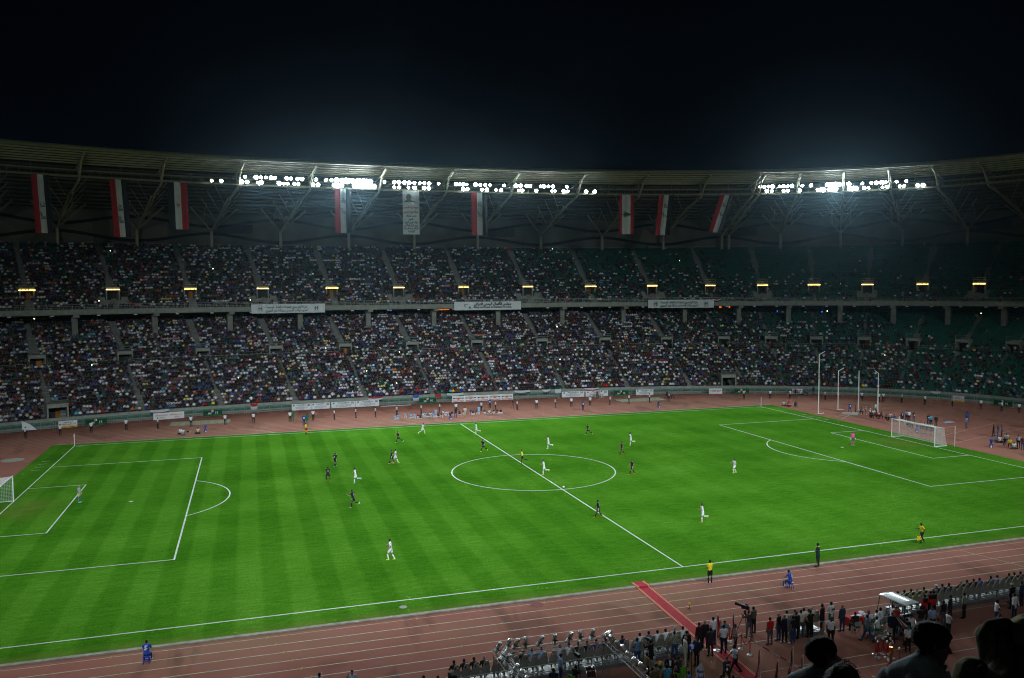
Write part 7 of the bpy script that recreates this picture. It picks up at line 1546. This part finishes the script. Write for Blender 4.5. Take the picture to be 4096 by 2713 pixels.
for sx in (-1,1):
    for y in (.85,-.85): b = MB(); b.lathe([(.12,-.08),(.23,-.07),(.24,0),(.23,.07),(.12,.08)], n=16, origin=(sx*.5,y,.24), axis=(1,0,0)); b.build('wheel', M['black_plastic'], r)
b = MB(); 
for i in range(14): a0, a1 = 2*math.pi*i/14, 2*math.pi*(i+1)/14; b.tube((-.25+.18*math.cos(a0),.45+.08*math.sin(a0),.98+.16*math.sin(a0)),(-.25+.18*math.cos(a1),.45+.08*math.sin(a1),.98+.16*math.sin(a1)),.02,n=5)
b.tube((-.25,.45,.98),(-.25,.75,.7),.02,n=5); b.build('steering_wheel', M['black_plastic'], r)
b = MB(); b.quad((-.5,.92,1.85),(.5,.92,1.85),(.5,1.14,.8),(-.5,1.14,.8)); gm = mat('windscreen', (.7,.75,.75), .1); gm.node_tree.nodes['Principled BSDF'].inputs['Alpha'].default_value = .18; b.build('windscreen', gm, r)
for k, (x, y) in enumerate(((4.35,-49.35),(5.0,-49.1),(4.1,-48.75))): link('folding_chair', FCH, None, loc=(x,y,0), rz=[.4,-.5,.9][k], label=f'empty grey folding chair near the helpers, {ORDN[k]} from the left', cat='chair', group='empty folding chairs')
b = MB(); b.box((0,0,.09),(.3,.2,.18)); b.build('bag', cloth('black'), loc=(-38.9,40.4,0), label='black bag beside the sitting photographer in pale vest', cat='bag')
b = MB(); b.lathe([(.05,0),(.16,.05),(.17,.2),(.08,.3)], n=10); b.build('bag', cloth('maroon'), loc=(66.3,-3.6,0), label='dark red bag beside the one sitting in white at the far right', cat='bag')
# ------------------------------------------------------------------ near stand walkway and the dark heads in front of the camera
FLOOR = 17.3
b = MB(); b.box((-28,-84.0,FLOOR-.15),(30,2.6,.3)); b.build('near_walkway', M['concrete_dark'], kind='structure')
for k in range(5): b = MB(); b.box((-28,-85.8-.9*k,FLOOR+.2+.45*k),(30,.9,.5)); b.build('near_step', M['concrete_dark'], kind='structure')
M['dark_skin_near'] = mat('skin_near', (.11,.055,.035), .55); M['dark_hair_near'] = mat('hair_near', (.006,.005,.005), .75, bump=.5, scale=60); M['shirt_near'] = mat('shirt_grey_blue', (.2,.25,.27), .9, noise=.15, scale=20, bump=.3)
M['olive_near'] = mat('uniform_olive', (.16,.15,.085), .95, noise=.3, scale=14, bump=.4)
def big_person(loc, head, label, top, hairy, cap=False, bag=False, hscale=1.0, lookdown=0, collar=True, arm=False, H=1.72, yaw=0):
    B = Body(); X = (1,0,0); hc = Vector((0,.02,H-.12)); ld = math.radians(-lookdown)
    YR = Matrix.Rotation(math.radians(-yaw), 3, 'Z'); XH = YR @ Vector(X)
    h = lambda v: hc + YR @ rx(Vector((v[0]*hscale, v[1]*hscale, v[2]*hscale*1.12)), ld)
    z0 = H-1.72
    B.seg((-.08,0,.92+z0),(.08,0,.92+z0),.13,.13,4); B.seg((0,0,.95+z0),(0,0,1.2+z0),.125,.13,2,1.4,X); B.seg((0,-.01,1.2+z0),(0,-.01,1.36+z0),.13,.115,2,1.45,X)
    B.seg((-.14,-.02,1.385+z0),(.14,-.02,1.385+z0),.062,.062,2); B.seg((-.05,-.03,1.45+z0),(.05,-.03,1.45+z0),.07,.07,2)
    for s in (-1,1): B.seg((s*.02,-.035,1.50+z0),(s*.15,-.025,1.40+z0),.058,.058,2)
    B.seg((0,-.02,1.42+z0), h((0,-.01,-.07)), .066,.06,0)
    hs = hscale
    B.seg(h((0,-.02,.035)), h((0,.0,.03)), .088*hs,.086*hs,0,.84,XH); B.seg(h((0,.025,-.005)), h((0,.03,-.05)), .062*hs,.050*hs,0,.95,XH)
    B.seg(h((0,.066,.032)), h((0,.066,.028)), .022*hs,.021*hs,0,1.9,XH); B.seg(h((0,.084,.014)), h((0,.108,-.022)), .009*hs,.0135*hs,0)
    B.seg(h((0,.082,-.049)), h((0,.083,-.051)), .014*hs,.013*hs,0,1.7,XH); B.seg(h((0,.079,-.066)), h((0,.08,-.067)), .013*hs,.012*hs,0,1.5,XH)
    B.seg(h((0,.064,-.092)), h((0,.067,-.094)), .023*hs,.021*hs,0)
    for s in (-1,1): B.seg(h((s*.045,-.005,-.06)), h((s*.01,.058,-.09)), .026*hs,.024*hs,0)
    for s in (-1,1): B.seg(h((s*.078,-.008,.015)), h((s*.082,-.015,-.02)), .02,.014,0)
    for s in (-1,1):
        S = Vector((s*.205,-.02,1.345+z0)); E = Vector((s*.25,.02,1.08+z0)); B.seg(S,E,.062,.052,2); W = Vector((s*.14,.24,1.08+z0)); B.seg(E,W,.045,.034,7); B.seg(W,W+Vector((-s*.03,.08,0)),.036,.03,0)
        for q in range(4): B.seg(W+Vector((-s*.03,.08,.02-.018*q)), W+Vector((-s*.06,.15,.02-.018*q)), .011,.009,0)
        B.seg((s*.1,0,.9+z0),(s*.11,.02,.48+z0),.09,.066,4); B.seg((s*.11,.02,.48+z0),(s*.11,-.01,.08),.062,.045,4); B.seg((s*.11,-.03,.045),(s*.12,.15,.04),.045,.036,6)
    me = B.build(voxel=.0095, faces=16000, smooth=2); z = B.zones(me, h((0,0,0)), (0,0,1), (0,1,0), False)
    c = np.empty(len(me.polygons)*3); me.polygons.foreach_get('center', c); c = c.reshape(-1,3)-np.array(hc); R_ = np.array(Matrix.Rotation(-ld, 3, 'X')); R_ = R_ @ np.array(YR.inverted()); c = c@R_.T
    z[(z == 0) & (c[:,2] > -.10) & ((c[:,2] > .062+.10*np.clip(c[:,1]-.05,0,1)) | ((c[:,1] < -.0) & (c[:,2] > -.075+.6*np.clip(c[:,1]+.05,0,1))))] = 1
    me.materials.clear()
    for i in range(9): me.materials.append([M['dark_skin_near'],M['dark_hair_near'],top,top,cloth('dark'),cloth('dark'),cloth('black'),M['dark_skin_near'] ,cloth('dark')][i])
    me.polygons.foreach_set('material_index', z); me.polygons.foreach_set('use_smooth', [True]*len(z)); me.name = 'person'
    o = link('person', me, None, loc=loc, rz=-math.radians(head), label=label, cat='person')
    def child(B2, name, m, vox=.006, faces=6000):
        m2 = B2.build(voxel=vox, faces=faces, smooth=2); m2.materials.clear(); m2.materials.append(m); m2.polygons.foreach_set('use_smooth', [True]*len(m2.polygons)); return link(name, m2, o)
    if hairy:
        H2 = Body(); 
        H2.seg(h((0,-.028,.038)), h((0,.006,.046)), .092*hs*hairy[0], .088*hs*hairy[0], 1, .88, XH)
        if hairy[1]: H2.seg(h((0,.05,.084)), h((0,.090,.066)), .024*hs, .013*hs, 1, 2.0, XH)
        child(H2, 'hair', M['dark_hair_near'])
        b = MB(); R_ = random.Random(5)
        for _ in range(700 if hairy[2] else 260):
            a, e = R_.uniform(0,6.283), R_.uniform(.05,1.45); rr = .096*hscale*hairy[0]
            d = Vector((math.cos(a)*math.cos(e)*.86, math.sin(a)*math.cos(e)*1.05, math.sin(e))); p = h(tuple(Vector((0,-.012,.045))+d*(rr/hscale)*.97))
            t = d*R_.uniform(.002,.006+.010*bool(hairy[2])) + Vector((R_.uniform(-1,1),R_.uniform(-1,1),R_.uniform(-1,.3)))*.008; n_ = d.cross(Vector((R_.uniform(-1,1),R_.uniform(-1,1),1))).normalized()*.0016
            b.add([p-n_, p+n_, p+t], [(0,1,2)])
        b.build('hair_tuft', M['dark_hair_near'], o, kind='stuff')
    if collar:
        C2 = Body()
        for k in range(14):
            a0 = -.4+ (math.pi+.8)*k/14+math.pi; a1 = -.4+(math.pi+.8)*(k+1)/14+math.pi; P_ = lambda a, zz, r: Vector((math.cos(a)*r, math.sin(a)*r*1.05-.005, 1.475+zz+z0+.02*math.sin(a)))
            C2.seg(P_(a0,0,.088), P_(a1,0,.088), .012,.012,2); C2.seg(P_(a0,.03,.078), P_(a1,.03,.078), .010,.010,2); C2.seg(P_(a0,-.02,.098), P_(a1,-.02,.098), .010,.010,2)
        child(C2, 'collar', top)
    return o, h, child, z0
# positions chosen a few metres in front of the photographer, on the near walkway
big_person((-26.88,-84.75,FLOOR), 78, 'person in grey blue collared shirt, dark profile with fringe facing right', M['shirt_near'], (1.04, True, False), H=1.825, lookdown=8, hscale=.83, yaw=52)
big_person((-27.06,-84.16,FLOOR), 70, 'person with short hair, large dark rounded head left of the profile', M['shirt_near'], (1.0, False, False), H=1.53, lookdown=-2, hscale=.85, yaw=40)
big_person((-27.42,-84.77,FLOOR), 62, 'person with tousled hair whose crown shows below the large dark head', cloth('charcoal'), (1.02, False, True), H=1.67)
# a person in olive uniform at the right edge, seen from behind with pack and rolled hood
B = Body()
B.seg((0.004,0.007,1.599), (-0.028,-0.019,1.501), .11, .15, 2, 1.25, (.64,-.77,0)); B.seg((-0.028,-0.019,1.501), (-0.106,-0.096,1.270), .15, .15, 2, 1.2, (.64,-.77,0)); B.seg((0.030,0.014,1.660), (0.037,0.021,1.686), .085, .085, 0)
B.seg((-0.036,0.042,1.580), (0.044,-0.037,1.604), .075, .075, 2)
for s in (-1,1): B.seg((s*.07-.03,s*-.08,.95), (s*.07-.03,s*-.08,.10), .10, .06, 4); B.seg((s*.07-.03,s*-.08,.05), (s*.07+.07,s*-.08+.10,.05), .05, .04, 6)
B.seg((-.02,0,1.25),(-.03,0,.9), .15,.14,4)
me = B.build(voxel=.0095, faces=12000, smooth=2); me.materials.clear(); me.materials.append(M['olive_near']); me.polygons.foreach_set('use_smooth', [True]*len(me.polygons)); me.name = 'person'
o = link('person', me, None, loc=(-27.32, -85.67, 17.75), label='person in dark olive uniform and khaki cap with a pack at the right edge', cat='person')
def child(B2, name, m, vox=.007, faces=6000):
    m2 = B2.build(voxel=vox, faces=faces, smooth=2); m2.materials.clear(); m2.materials.append(m); m2.polygons.foreach_set('use_smooth', [True]*len(m2.polygons)); return link(name, m2, o)
C = Body(); C.seg((0.040,0.026,1.701), (0.049,0.018,1.706), .088, .085, 0, 1.1, (.64,-.77,0)); C.seg((0.017,0.077,1.744), (0.051,0.049,1.766), .012, .02, 0, 1.6, (0,0,1)); child(C, 'cap', mat('cap_khaki', (.3,.26,.12), .9))
PK = Body(); PK.seg((-0.056,0.128,1.689), (-0.073,0.107,1.620), .046, .036, 0, 1.0); PK.seg((-0.073,0.107,1.620), (-0.076,0.092,1.588), .034, .016, 0); PK.seg((-0.035,0.107,1.694), (-0.021,0.069,1.654), .06, .08, 0); PK.seg((-0.044,0.068,1.609), (-0.043,0.034,1.555), .07, .09, 0); child(PK, 'backpack', M['olive_near'])
PF = Body(); PF.seg((-0.096,0.114,1.700), (-0.068,0.105,1.739), .020, .026, 0); PF.seg((-0.068,0.105,1.739), (-0.032,0.073,1.752), .026, .03, 0); child(PF, 'pack_flap', mat('pack_flap_olive', (.1,.09,.05), .95, noise=.2, scale=12))
ST = Body(); ST.seg((-0.067,0.072,1.737), (-0.098,0.048,1.635), .008, .008, 0); ST.seg((-0.074,0.045,1.734), (-0.059,0.026,1.730), .012, .012, 0); child(ST, 'strap', cloth('black'))
ARM = Body(); ARM.seg((-0.129,0.121,1.543), (-0.156,0.100,1.464), .074, .08, 0); ARM.seg((-0.119,0.115,1.549), (-0.089,0.045,1.490), .06, .09, 0); child(ARM, 'sleeve', M['olive_near'])
AF = Body(); AF.seg((-0.143,0.071,1.592), (-0.168,0.057,1.525), .02, .03, 0); child(AF, 'sleeve_fold', mat('sleeve_dark_olive', (.06,.055,.03), .95))
# ------------------------------------------------------------------ night haze over the whole bowl
b = MB(); b.box((0, 50, 27), (440, 330, 58)); hz = b.build('haze', None, kind='stuff')
hm_ = bpy.data.materials.new('night_haze'); hm_.use_nodes = True; nt = hm_.node_tree; nt.nodes.remove(nt.nodes['Principled BSDF'])
pv = nt.nodes.new('ShaderNodeVolumePrincipled'); pv.inputs['Color'].default_value = (.5,.8,1,1); pv.inputs['Density'].default_value = HAZE_DENSITY; pv.inputs['Anisotropy'].default_value = .9
nt.links.new(pv.outputs['Volume'], nt.nodes['Material Output'].inputs['Volume']); hz.data.materials.clear(); hz.data.materials.append(hm_)
